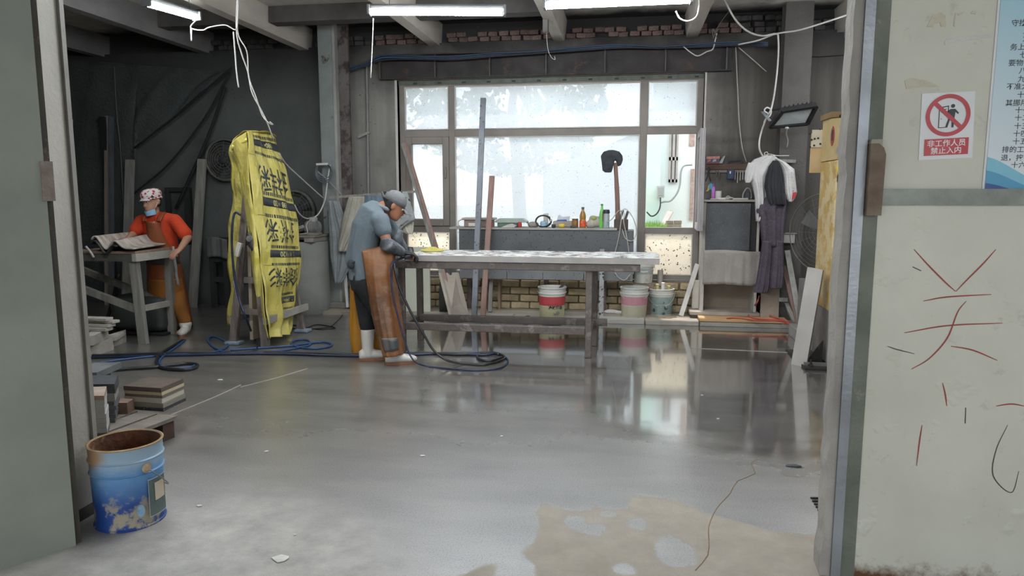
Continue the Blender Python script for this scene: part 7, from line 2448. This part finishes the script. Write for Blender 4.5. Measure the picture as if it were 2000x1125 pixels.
HEAD = [(-.118, .018, .080, .030), (-.108, .034, .092, .010), (-.090, .047, .096, -.010), (-.060, .058, .095, -.045), (-.025, .066, .092, -.075), (.010, .072, .089, -.090), (.045, .074, .090, -.096), (.075, .069, .080, -.088), (.100, .054, .055, -.068), (.116, .030, .025, -.040), (.120, .010, .0, -.02)]


def head(mb, Fr, ears=True):
    rings = []
    for z, hw, yf, yb in HEAD:
        rings.append((Fr(0, (yf + yb) / 2, z), Fr.r * hw, Fr.f * ((yf - yb) / 2)))
    mb.loft(rings, 24)
    # nose, brow, lips, chin, ears
    limb(mb, [Fr(0, .088, .012), Fr(0, .099, -.015), Fr(0, .108, -.034)], [.008, .010, .013])
    mb.ball(Fr(-.011, .098, -.038), .008, .008, .007)
    mb.ball(Fr(.011, .098, -.038), .008, .008, .007)
    limb(mb, [Fr(-.045, .074, .026), Fr(-.02, .088, .030), Fr(0, .089, .026), Fr(.02, .088, .030), Fr(.045, .074, .026)], [.008, .010, .009, .010, .008])
    limb(mb, [Fr(-.022, .088, -.064), Fr(0, .098, -.062), Fr(.022, .088, -.064)], [.005, .008, .005])
    limb(mb, [Fr(-.020, .086, -.074), Fr(0, .096, -.074), Fr(.020, .086, -.074)], [.005, .008, .005])
    if ears:
        for s in (-1, 1):
            mb.ball(Fr(s * .074, -.012, -.008), .010, .022, .034, Fr.M())
            mb.ball(Fr(s * .079, -.020, -.002), .008, .014, .024, Fr.M())


def hand(mb, wrist, dirv, normal, curl=.4, spread=.10, s=1.0, thumb_side=1, curls=None):
    """palm plus five bent fingers; normal is the back of the hand; fingers bend away from it"""
    d = Vector(dirv).normalized()
    nn = Vector(normal)
    nn = (nn - d * nn.dot(d)).normalized()
    sd = d.cross(nn) * thumb_side
    w = Vector(wrist)
    mb.loft([(w - d * .02, sd * .026 * s, nn * .020 * s), (w + d * .015 * s, sd * .031 * s, nn * .018 * s), (w + d * .05 * s, sd * .040 * s, nn * .016 * s), (w + d * .085 * s, sd * .041 * s, nn * .014 * s), (w + d * .098 * s, sd * .036 * s, nn * .010 * s)], 18)
    for i, (off, ln) in enumerate(((.030, .072), (.010, .082), (-.011, .076), (-.031, .060))):
        c_ = (curls[i] if curls else curl)
        p = w + d * (.086 * s) + sd * (off * s)
        dd = (d + sd * (spread * (1.5 - i) * .5)).normalized()
        pts = [p - dd * .015]
        ang = 0
        for j, fr_ in enumerate((.45, .32, .27)):
            ang += c_ * (0.7 if j == 0 else 1.0)
            dv2 = dd * math.cos(ang) - nn * math.sin(ang)
            p = p + dv2 * (ln * fr_ * s)
            pts.append(p)
        limb(mb, pts, [.0095 * s, .0092 * s, .0085 * s, .0072 * s], 12)
    p = w + d * .022 * s + sd * .026 * s
    td = (d * .62 + sd * .75 - nn * .25).normalized()
    p1 = p + td * .040 * s
    p2 = p1 + (td * .8 + d * .5 - nn * .2 * curl).normalized() * .032 * s
    p3 = p2 + (td * .5 + d * .8 - nn * .4 * curl).normalized() * .026 * s
    limb(mb, [p - td * .012, p1, p2, p3], [.015 * s, .012 * s, .0105 * s, .0085 * s], 12)


def boot(parent, ankle, toe_dir, z0=0.0, shaft=.30, L=.285, top=None):
    """white rubber boot: foot, shaft, sole"""
    a = Vector((ankle[0], ankle[1], z0))
    d = Vector((toe_dir[0], toe_dir[1], 0)).normalized()
    s = Vector((-d.y, d.x, 0))
    mb = MB()
    mb.loft([(a - d * .085 + Vector((0, 0, .055)), s * .018, Vector((0, 0, .035))), (a - d * .07 + Vector((0, 0, .055)), s * .036, Vector((0, 0, .045))), (a - d * .02 + Vector((0, 0, .06)), s * .042, Vector((0, 0, .052))), (a + d * .06 + Vector((0, 0, .055)), s * .046, Vector((0, 0, .045))),
             (a + d * .13 + Vector((0, 0, .048)), s * .050, Vector((0, 0, .036))), (a + d * .175 + Vector((0, 0, .044)), s * .042, Vector((0, 0, .028))), (a + d * .200 + Vector((0, 0, .042)), s * .018, Vector((0, 0, .016)))], 20)
    t0 = Vector(top) if top is not None else a + Vector((0, 0, shaft))
    limb(mb, [a + Vector((0, 0, .06)), a.lerp(t0, .45) + Vector((0, 0, .02)) + d * -.004, t0], [.050, .054, .066], 18)
    bt = remesh(mb, .009, 4).build('boot', m_boot, parent, True)
    mb = MB()
    out = []
    for i in range(28):
        th = 6.2832 * i / 28
        x_ = math.cos(th)
        f_ = .058 + x_ * .148
        w_ = math.sin(th) * (.047 + .006 * x_)
        out.append(a + d * f_ + s * w_ + Vector((0, 0, .001)))
    mb.poly(out, (0, 0, .024))
    mb.build('sole', m_sole, bt)
    return bt


# ------------------------------------------------------------------ the man polishing the slab
man = T('person', 'man in grey cap and orange-brown apron bending over the white slab', 'person', (-2.16, 6.1, 0))
mf = Vector((.92, .39, 0)).normalized()          # the way he faces
mr = Vector((mf.y, -mf.x, 0))                    # his right, towards the viewer
pelv = P(711, 545, 6.14)
waist = P(709, 510, 6.14)
belly = P(711, 480, 6.15)
chest = P(718, 442, 6.18)
upch = P(729, 413, 6.20)
nk = P(745, 402, 6.21)
hdc = P(769, 402, 6.24)
shR, shL = P(743, 430, 6.06), P(748, 422, 6.38)
elR, elL = P(757, 478, 6.02), P(775, 470, 6.42)
wrR, wrL = P(783, 492, 6.26), P(788, 490, 6.50)
hipR, hipL = pelv + mr * .09, pelv - mr * .09
anR = Vector((G(770, 712).x, 6.05, .08))
anL = Vector((G(716, 706).x, 6.16, .08))
knR = P(750, 622, 6.09)
knL = P(716, 620, 6.17)
Hm = Frame(hdc, (mf * .66 + Vector((0, 0, -.36)) + mr * -.06), (mf * .45 + Vector((0, 0, .85))))
spine_up = [pelv, waist, belly, chest, upch]
b = MB()


def torso(mb, grow=0.0, low=None):
    rs = []
    pts = [low or (pelv - Vector((0, 0, .06))), pelv, waist, belly, chest, upch, upch.lerp(nk, .65)]
    hw = [.150, .165, .150, .158, .185, .185, .10]
    hd = [.100, .115, .105, .115, .125, .105, .07]
    for i, p in enumerate(pts):
        dd = (pts[min(len(pts) - 1, i + 1)] - pts[max(0, i - 1)]).normalized()
        fr_ = mr.cross(dd).normalized()
        rs.append((p, mr * (hw[i] + grow), fr_ * (hd[i] + grow)))
    mb.loft(rs, 24)


torso(b)
limb(b, [nk - mf * .02 - Vector((0, 0, .04)), nk.lerp(hdc, .45), hdc], [.062, .056, .055])
head(b, Hm)
limb(b, [shR, elR], [.058, .042])
limb(b, [elR, wrR], [.044, .030])
limb(b, [shL, elL], [.058, .042])
limb(b, [elL, wrL], [.044, .030])
limb(b, [hipR, knR, anR], [.092, .060, .042])
limb(b, [hipL, knL, anL], [.092, .060, .042])
gd = Vector((.75, .60, -.18)).normalized()
hand(b, wrR, gd, Vector((-.25, -.35, .9)), .62, .08, 1.0, -1)
hand(b, wrL, Vector((.85, .2, -.3)), Vector((0, .2, .95)), .62, .08, 1.0, 1)
for an, kd in ((anR, mf), (anL, mf)):
    b.loft([(Vector((an.x, an.y, .05)) - kd * .06, mr * .03, Vector((0, 0, .035))), (Vector((an.x, an.y, .05)), mr * .038, Vector((0, 0, .045))), (Vector((an.x, an.y, .045)) + kd * .12, mr * .042, Vector((0, 0, .03))), (Vector((an.x, an.y, .04)) + kd * .17, mr * .02, Vector((0, 0, .015)))], 14)
remesh(b, .008, 5).build('body', m_skin, man, True)
# eyes
for s in (-1, 1):
    MB().ball(Hm(s * .031, .080, .006), .012, .012, .010).build('eye', pm('eye_white', 'd8d4cf', bump=0), man, True)
# hair: cap of short hair at the back and sides
hm_ = MB()
for z, hw, yf, yb in HEAD[4:9]:
    pass
hm_.loft([(Hm(0, -.030, z), Hm.r * (hw + .005), Hm.f * ((.03 if z < .03 else .075 - yb * 0) * .5 + (.09 - abs(yb)) * 0 + (abs(yb) + .006 - .03) * 1.0 * .9)) for z, hw, yf, yb in [(-.060, .050, 0, -.055), (-.045, .058, 0, -.068), (-.02, .066, 0, -.080), (.01, .072, 0, -.090), (.03, .074, 0, -.094)]], 22)
remesh(hm_, .008, 3).build('hair', m_hair, man, True)
# grey cap with a brim and a strap gap at the back
m_cap = pm('grey_cap', '77787b', '68696c', 6, .85, bump=.25)
cp_ = MB()
cp_.loft([(Hm(0, -.004, .020), Hm.r * .082, Hm.f * .101), (Hm(0, -.004, .055), Hm.r * .084, Hm.f * .104), (Hm(0, -.006, .090), Hm.r * .077, Hm.f * .095), (Hm(0, -.008, .118), Hm.r * .058, Hm.f * .072), (Hm(0, -.008, .134), Hm.r * .030, Hm.f * .038), (Hm(0, -.008, .138), Hm.r * .006, Hm.f * .008)], 28)
cap = cp_.build('cap', m_cap, man, True)
MB().sheet(lambda u, v: Hm((u - .5) * .150, .080 + math.sin(math.pi * u) * .025 + v * .080 * math.sin(math.pi * (.12 + .76 * u)) ** .7, .030 - .030 * v - .020 * (2 * u - 1) ** 2), 20, 8, .004).build('brim', m_cap, cap, True)
MB().tube([Hm(math.sin(a) * .083, -.004 - math.cos(a) * .102, .030) for a in np.linspace(-.9, .9, 12)], .006, 6).build('strap', pm('cap_strap', '4c4d50', '3f4043'), cap, True)
MB().ball(Hm(0, -.008, .138), .008, .008, .005).build('button', m_cap, cap, True)
# shirt
m_tee = pm('slate_shirt', '69757c', '5b666d', 3, .9, bump=.2)
st_ = MB()
torso(st_, .016, pelv + Vector((0, 0, .01)))
limb(st_, [shR, shR.lerp(elR, .42)], [.080, .074])
limb(st_, [shL, shL.lerp(elL, .64)], [.080, .074])
limb(st_, [shR - mf * .02, upch, shL - mf * .02], [.075, .10, .075])
# the shirt hangs loose at the back
st_.loft([(chest - mf * .02 + Vector((0, 0, .04)), mr * .12, mf * .06), (belly - mf * .03 + Vector((0, 0, .06)), mr * .15, mf * .10), (belly - mf * .035 - Vector((0, 0, .04)), mr * .16, mf * .115), (waist - mf * .03, mr * .165, mf * .115), (pelv - mf * .01 + Vector((0, 0, .03)), mr * .16, mf * .11)], 22)
shirt = remesh(st_, .009, 6)
for i, p in enumerate(shirt.v):          # soft vertical folds
    v = Vector(p)
    s = (v - belly).dot(mr)
    h = (v - belly).dot(mf)
    if h < .02:
        w = .007 * math.sin(s * 55 + v.z * 6) + .005 * math.sin(s * 90 - v.z * 9)
        v -= mf * w * min(1, max(0, (1.32 - v.z) / .3))
        shirt.v[i] = tuple(v)
sho = shirt.build('shirt', m_tee, man, True)
MB().tube([nk + Vector((0, 0, .012)) + mr * (math.sin(a) * .072) - mf * (math.cos(a) * .066) + Vector((0, 0, -.035 * (1 - math.cos(a)) * .9)) + mf * .022 for a in np.linspace(-2.2, 2.2, 18)], .019, 8).build('collar', pm('shirt_collar', '7d7f84', '6d6f74', 4, .9), sho, True)
# trousers
m_tro = pm('black_trousers', '17181a', '1f2022', 5, .9, bump=.3)
tb_ = MB()
tb_.loft([(pelv + Vector((0, 0, .07)), mr * .165, mf * .12), (pelv, mr * .175, mf * .128), (pelv - Vector((0, 0, .10)), mr * .165, mf * .118)], 22)
limb(tb_, [hipR - Vector((0, 0, .03)), knR, Vector((anR.x, anR.y, .30)).lerp(knR, .1)], [.105, .080, .072])
limb(tb_, [hipL - Vector((0, 0, .03)), knL, Vector((anL.x, anL.y, .30)).lerp(knL, .1)], [.105, .078, .070])
remesh(tb_, .010, 5).build('trousers', m_tro, man, True)
boot(man, anR, mf, 0, .24, top=Vector((anR.x - .015, anR.y, .26)))
boot(man, anL, mf, 0, .27, top=Vector((anL.x, anL.y, .285)))

# apron: long oilcloth wrapped round the front, open behind
k = NT('orange_apron')
tc = k.n('ShaderNodeTexCoord').outputs['Object']
f1 = k.noise(tc, 2.4, 6, .6)
f2 = k.noise(tc, 8, 6, .65)
b = k.n('ShaderNodeBsdfPrincipled')
c1 = k.mix(k.ramp(f1, .38, .62), lin('60402a'), lin('8a5830'))
c1 = k.mix(k.math('MULTIPLY', k.ramp(f2, .52, .68), .7), c1, lin('86725f'))
k.l(c1, b.inputs['Base Color'])
b.inputs['Roughness'].default_value = .42
bp = k.n('ShaderNodeBump')
bp.inputs['Strength'].default_value = .35
bp.inputs['Distance'].default_value = .03
k.l(k.noise(tc, 7, 4), bp.inputs['Height'])
k.l(bp.outputs[0], b.inputs['Normal'])
k.l(b.outputs[0], k.out.inputs[0])
m_apr = k.m
m_apy = pm('yellow_apron_lining', 'b8801f', 'a87016', 3, .45, bump=.15)
AL = [(707, 490), (712, 520), (716, 550), (722, 590), (730, 630), (740, 665), (749, 697)]
AR = [(763, 476), (766, 510), (768, 545), (773, 590), (780, 630), (784, 662), (786, 690)]


def apron_fn(u, v):
    a, c = interp(AL, v), interp(AR, v)
    if u < .62:
        s = u / .62
        p = P(a[0], a[1], 5.975 - .03 * v).lerp(P(c[0], c[1], 6.10 - .06 * v), s)
        p += Vector((.25, -1, 0)) * ((.025 + .075 * min(1, v * 3.5)) * math.sin(math.pi * min(1, s * .93)) ** .8 * (1 - .25 * v))
    else:
        s = (u - .62) / .38
        p = P(c[0], c[1], 6.10 - .06 * v) + Vector((-.06 * s * s, .24 * s, 0))
    return p + Vector((.3, -1, 0)) * fold(u * 5, .6 + v * 1.5, .006, 2.4) * (.4 + v)


apr = MB().sheet(apron_fn, 46, 44, .005).build('apron', m_apr, man, True, label='long orange-brown oilcloth apron')
# bib over the chest
MB().sheet(lambda u, v: belly + mf * (.150 - .02 * (2 * u - 1) ** 2 - .0 * v) + mr * ((u - .5) * (.22 + .08 * v)) + Vector((0, 0, .20 - .36 * v)) + mf * (.055 * (1 - v)), 16, 18, .005).build('bib', m_apr, apr, True)
# dark patch near the hem
MB().sheet(lambda u, v: apron_fn(.10 + .45 * u, .80 + .14 * v) + Vector((.0, -.008, 0)), 10, 6, .004).build('hem_patch', pm('apron_patch', '54504d', '6e5f53', 9, .6), apr, True)
MB().sheet(lambda u, v: apron_fn(.31 + .22 * u, .815 + .11 * v) + Vector((.0, -.014, 0)), 8, 6, .004).build('repair_patch', pm('repair_dark', '3f4143', '4d4f51', 9, .5), apr, True)
# far flap, yellower, behind the legs
BLr = [(684, 556), (684, 590), (683, 630), (685, 665), (690, 697)]
BRr = [(700, 556), (716, 590), (730, 630), (742, 660), (748, 691)]
MB().sheet(lambda u, v: P(*[interp(BLr, v)[i] * (1 - u) + interp(BRr, v)[i] * u for i in (0, 1)], 6.34) + Vector((0, fold(u * 5 + v, 2, .012, 2) - .05 * u, 0)), 20, 30, .005).build('back_flap', m_apy, apr, True)
# tie at the waist
MB().tube([belly - mf * .155 + Vector((0, 0, -.13)) + mr * x_ + mf * (abs(x_) * .35) for x_ in (-.16, -.08, 0, .08, .165)], .012, 8, 4).build('waist_tie', pm('tie_dark', '3a3f45', '2f3439', 8, .9), apr, True)
MB().ball(belly - mf * .12 + mr * .13 + Vector((0, 0, -.15)), .035, .035, .045).build('knot', pm('tie_dark', '3a3f45'), apr, True)
# plastic sleeve guard and black gloves
m_slv = pm('plastic_sleeve', '3c4045', '6b7076', 7, .35, bump=.6, bscale=16)
sg_ = MB()
limb(sg_, [elR.lerp(shR, .06), elR + Vector((0, -.005, 0)), elR.lerp(wrR, .55), wrR], [.058, .066, .058, .046])
remesh(sg_, .008, 3).build('sleeve_guard', m_slv, man, True, label='grey plastic sleeve guard on the forearm')
sg_ = MB()
limb(sg_, [elL + Vector((0, 0, .06)), elL, elL.lerp(wrL, .55), wrL], [.060, .066, .058, .046])
remesh(sg_, .010, 3).build('sleeve_guard', m_slv, man, True)
m_glv = pm('black_glove', '1d1f21', '2a2c2f', 8, .35, bump=.3)
g_ = MB()
hand(g_, wrR, gd, Vector((-.25, -.35, .9)), .62, .08, 1.16, -1)
limb(g_, [wrR - gd * .05, wrR + gd * .01], [.044, .040])
remesh(g_, .0055, 3).build('glove', m_glv, man, True)
g_ = MB()
hand(g_, wrL, Vector((.85, .2, -.3)), Vector((0, .2, .95)), .62, .08, 1.16, 1)
limb(g_, [wrL - Vector((.85, .2, -.3)).normalized() * .05, wrL], [.044, .040])
remesh(g_, .0055, 3).build('glove', m_glv, man, True)
# polisher under the gloved hand, disc on the slab
pc = Vector((P(800, 495, 6.62).x, 6.62, 0))
hp_ = wrR + gd * .085
po = T('disc_polisher', 'small wet disc polisher with yellow pad held on the slab', 'polisher', (pc.x, pc.y, .943))
MB().lathe((pc.x, pc.y, .9435), [(.001, 0), (.055, 0), (.058, .008), (.05, .016), (.001, .018)], 24).build('yellow_pad', pm('pad_bright', 'd2c02c', 'c2b020', 6, .6), po, 'auto')
MB().lathe((pc.x, pc.y, .961), [(.001, 0), (.04, 0), (.042, .02), (.032, .05), (.001, .055)], 20).build('gear_head', pm('tool_black', '232527', '2f3133', rough=.4), po, 'auto')
MB().tube([(pc.x, pc.y, .985), hp_ + Vector((0, 0, -.02)), wrR + gd * .03 - Vector((0, 0, .045))], [.026, .024, .022], 12, 4).build('handle', pm('tool_black', '232527'), po, True)
MB().tube([(pc.x - .02, pc.y - .02, 1.0), P(790, 482, 6.52), P(786, 474, 6.46)], [.022, .026, .02], 10, 3).build('green_grip', pm('tool_green', '2f4a42', '263d36', rough=.5), po, True)
# water hose and air hose dropping from the tool
ha = wrR + gd * .02 - Vector((0, 0, .05))
hose('black hose dropping from the polisher and coiling on the floor', [(905, 710), (945, 712), (978, 704), (986, 697), (968, 689), (945, 689), (932, 695), (940, 703), (960, 704), (980, 698)], .011, m_hk,
     [ha, P(771, 512, 6.10), P(772, 530, 6.04), P(780, 560, 6.04), P(800, 605, 6.04), P(823, 645, 6.05), P(846, 683, 6.07), P(872, 703, 6.06)])
hose('navy hose dropping from the polisher and sweeping across the wet floor', [(840, 716), (880, 720), (930, 723), (975, 719), (992, 707), (985, 696), (965, 690)], .008, m_hn,
     [ha + Vector((-.02, 0, 0)), P(766, 515, 6.02), P(764, 545, 5.99), P(768, 580, 5.98), P(778, 620, 5.97), P(789, 660, 5.96), P(800, 692, 5.95), P(815, 709, 5.93)])

# ------------------------------------------------------------------ the worker in orange at the trestle
wo = T('person', 'worker in orange shirt and red floral cap leaning on the wavy sheet', 'person', (-4.85, 7.0, 0))
wf_ = Vector((.10, -1, 0)).normalized()
wr_ = Vector((wf_.y, -wf_.x, 0))                  # her right = image left
wp = P(328, 545, 7.22)
ww = P(322, 508, 7.12)
wb2 = P(318, 480, 7.09)
wc = P(312, 450, 7.06)
wu = P(308, 428, 7.03)
wn = P(303, 417, 7.01)
wh = P(297, 394, 6.97)
hfw = Vector((-.22, -1, -.10)).normalized()
Hw = Frame(wh, hfw, (-.10, 0, 1))
wsR, wsL = P(277, 432, 7.03), P(341, 430, 7.05)
weR, weL = P(262, 456, 6.94), P(367, 464, 7.00)
wwR, wwL = P(250, 466, 6.78), P(352, 487, 6.80)
whR, whL = wp + wr_ * .085, wp - wr_ * .085
fy_ = G(357, 655).y
waL = Vector((G(357, 655).x, fy_ + .06, .08))
waR = Vector((waL.x - .24, fy_ + .30, .08))
wkL = whL.lerp(waL, .5) + wf_ * .03
wkR = whR.lerp(waR, .5) + wf_ * .03
b = MB()


def torso_w(mb, grow=0, low=None, from_=0):
    pts = [low or (wp - Vector((0, 0, .06))), wp, ww, wb2, wc, wu, wu.lerp(wn, .7)]
    hw = [.150, .165, .145, .150, .168, .160, .085]
    hd = [.105, .120, .110, .112, .118, .095, .06]
    mb.loft([(p, wr_ * (hw[i] + grow), wf_ * (hd[i] + grow)) for i, p in enumerate(pts)][from_:], 24)


torso_w(b)
limb(b, [wn - Vector((0, 0, .05)), wn.lerp(wh, .5), wh - Vector((0, 0, .03))], [.056, .050, .050])
head(b, Hw)
limb(b, [wsR, weR], [.052, .040])
limb(b, [weR, wwR], [.042, .028])
limb(b, [wsL, weL], [.052, .040])
limb(b, [weL, wwL], [.044, .029])
limb(b, [whR, wkR, waR], [.09, .058, .04])
limb(b, [whL, wkL, waL], [.09, .058, .04])
hand(b, wwR, Vector((-.35, -.92, -.10)), Vector((-.1, -.1, 1)), .12, .16, .95, -1)
hand(b, wwL, Vector((-.28, -.80, -.45)), Vector((.1, -.5, .85)), .45, .12, .95, 1)
for an in (waR, waL):
    b.loft([(Vector((an.x, an.y, .05)) - wf_ * .06, wr_ * .03, Vector((0, 0, .035))), (Vector((an.x, an.y, .05)), wr_ * .038, Vector((0, 0, .045))), (Vector((an.x, an.y, .045)) + wf_ * .12, wr_ * .042, Vector((0, 0, .03))), (Vector((an.x, an.y, .04)) + wf_ * .17, wr_ * .02, Vector((0, 0, .015)))], 14)
remesh(b, .0075, 5).build('body', m_skin2, wo, True)
for s in (-1, 1):
    ey_ = MB().ball(Hw(s * .030, .0835, .004), .011, .009, .007, Hw.M()).build('eye', pm('eye_white', 'd8d4cf'), wo, True)
    MB().ball(Hw(s * .029, .0915, .003), .005, .003, .005, Hw.M()).build('iris', pm('iris', '1d1512', bump=0), ey_, True)
    MB().tube([Hw(s * .050, .078, .022), Hw(s * .034, .094, .028), Hw(s * .016, .098, .024)], .004, 6, 3).build('eyebrow', m_hair, wo, True)
hw2 = MB()
hw2.loft([(Hw(0, -.028, z), Hw.r * (hw_ + .006), Hw.f * (abs(yb) + .006 - .026)) for z, hw_, yb in ((-.06, .055, -.06), (-.03, .066, -.080), (.01, .073, -.094), (.05, .075, -.100))], 20)
hw2.build('hair', m_hair, wo, True)
# soft cap with red flowers
k = NT('floral_cap')
tc = k.n('ShaderNodeTexCoord').outputs['Object']
vo = k.n('ShaderNodeTexVoronoi')
vo.inputs['Scale'].default_value = 22
k.l(tc, vo.inputs['Vector'])
b_ = k.n('ShaderNodeBsdfPrincipled')
c1 = k.mix(k.ramp(vo.outputs['Distance'], .30, .36), lin('a8323f'), lin('cfc6c4'))
c1 = k.mix(k.ramp(k.noise(tc, 30, 3), .60, .64), c1, lin('3a2228'))
k.l(c1, b_.inputs['Base Color'])
b_.inputs['Roughness'].default_value = .9
k.l(b_.outputs[0], k.out.inputs[0])
cw = MB()
cw.loft([(Hw(0, -.004, .030), Hw.r * .082, Hw.f * .100), (Hw(0, -.004, .045), Hw.r * .090, Hw.f * .108), (Hw(0, -.006, .075), Hw.r * .098, Hw.f * .114), (Hw(0, -.008, .105), Hw.r * .092, Hw.f * .106), (Hw(0, -.008, .128), Hw.r * .070, Hw.f * .082), (Hw(0, -.008, .138), Hw.r * .035, Hw.f * .04), (Hw(0, -.008, .140), Hw.r * .006, Hw.f * .006)], 28)
cpw = cw.build('cap', k.m, wo, True)
MB().tube([Hw(math.sin(a) * .084, -.004 + math.cos(a) * .103, .034) for a in np.linspace(0, 6.2832, 30)], .012, 8).build('cap_band', k.m, cpw, True)
MB().sheet(lambda u, v: Hw((u - .5) * .15, .086 + math.sin(math.pi * u) * .02 + v * .035 * math.sin(math.pi * (.1 + .8 * u)), .040 - .016 * v - .012 * (2 * u - 1) ** 2), 16, 5, .004).build('peak', k.m, cpw, True)
# face mask pulled under the chin
m_mask = pm('blue_mask', '8fb9d6', '7fa9c8', 5, .8, bump=.2)
mk_ = MB()
mk_.sheet(lambda u, v: Hw(math.sin((u - .5) * 2.4) * .070, .002 + math.cos((u - .5) * 2.4) * (.108 - .012 * v) , -.078 - .056 * v - .010 * math.cos((u - .5) * 3) * v - .018 * (1 - abs(2 * u - 1)) * (1 - v) ), 22, 10, .004)
msk = mk_.build('face_mask', m_mask, wo, True, label='light blue face mask pulled below the mouth')
for s in (-1, 1):
    MB().tube([Hw(s * .066, .035, -.068), Hw(s * .074, .01, -.03), Hw(s * .082, -.012, .015), Hw(s * .083, -.03, .0)], .0025, 5, 4).build('ear_loop', pm('mask_loop', 'd5d5d2'), msk, True)
# orange polo shirt
m_or = pm('orange_polo', 'c5401c', 'b23614', 4, .85, bump=.25)
sw = MB()
torso_w(sw, .014, wp, 0)
limb(sw, [wsR, wsR.lerp(weR, .78)], [.070, .070])
limb(sw, [wsL, wsL.lerp(weL, .80)], [.070, .074])
limb(sw, [wsR, wu, wsL], [.066, .085, .066])
so = remesh(sw, .009, 5).build('shirt', m_or, wo, True)
for s in (-1, 1):
    MB().sheet(lambda u, v: wn + wr_ * (s * (.068 - .050 * v * (1 - u) - .02 * u * (1 - v) * 0)) + wf_ * (.02 + .075 * u + .02 * v) + Vector((0, 0, .02 - .055 * v - .05 * u)), 8, 5, .008).build('collar', m_or, so, True)
# trousers and pale shoes
tw = MB()
tw.loft([(wp + Vector((0, 0, .04)), wr_ * .172, wf_ * .125), (wp, wr_ * .178, wf_ * .13), (wp - Vector((0, 0, .1)), wr_ * .165, wf_ * .12)], 20)
limb(tw, [whR, wkR, waR + Vector((0, 0, .06))], [.102, .076, .062])
limb(tw, [whL, wkL, waL + Vector((0, 0, .06))], [.102, .076, .062])
remesh(tw, .011, 4).build('trousers', pm('ochre_trousers', '8a571f', '784a1a', 4, .9), wo, True)
boot(wo, waL, wf_ * 1 + wr_ * -.25, 0, .10, top=Vector((waL.x, waL.y, .11)))
boot(wo, waR, wf_, 0, .10, top=Vector((waR.x, waR.y, .11)))
# apron
m_apb = pm('rust_apron', '7a3f22', '8c4a28', 3, .42, bump=.3, bscale=8, rust='6a4632', rust_amt=.62)
m_apo = pm('ochre_apron', '8f5a22', '7d4c1b', 3, .42, bump=.3, bscale=8)


def wap(u, v):
    """bib and skirt: v 0 at the neck, 1 at the hem"""
    x = (2 * u - 1)
    if v < .22:
        s = v / .22
        cen = wu.lerp(wb2, s) + Vector((0, 0, -.02))
        hw_ = .095 + .05 * s
        ang = x * (0.9 + .3 * s)
    else:
        s = (v - .22) / .78
        cen = wb2.lerp(Vector((wp.x + .00, wp.y, .08)), s) + Vector((0, 0, -.02))
        hw_ = .165 + .07 * s
        ang = x * (1.2 + .75 * min(1, s * 3))
    return cen + wr_ * (math.sin(ang) * hw_) + wf_ * (math.cos(ang) * (.150 + .05 * max(0, v - .2)) + fold(x * 3, v * 2, .006, 2) * v)


apw = MB().sheet(wap, 34, 60, -.005).build('apron', m_apb, wo, True, label='rust-brown oilcloth apron with a bib')
MB().sheet(lambda u, v: wap(.02 + .96 * u, .275 + .10 * v) + wf_ * .008, 24, 4, -.006).build('waist_band', pm('apron_band', '46443f', '38362f', 6, .6), apw, True)
MB().sheet(lambda u, v: wap(u, .52 + .475 * v) + wf_ * .007, 30, 30, -.004).build('skirt_panel', m_apo, apw, True)
for s in (-1, 1):
    MB().sheet(lambda u, v: (wu + wr_ * (s * (.075 + .03 * v)) + wf_ * (.125 - .03 * v) + Vector((0, 0, -.02))).lerp(wu + wr_ * (s * .085) + Vector((0, 0, .075)) + wf_ * .02, v) + wr_ * ((u - .5) * .05) + wf_ * (.03 * math.sin(math.pi * v)), 4, 10, .005).build('bib_strap', m_apb, apw, True)
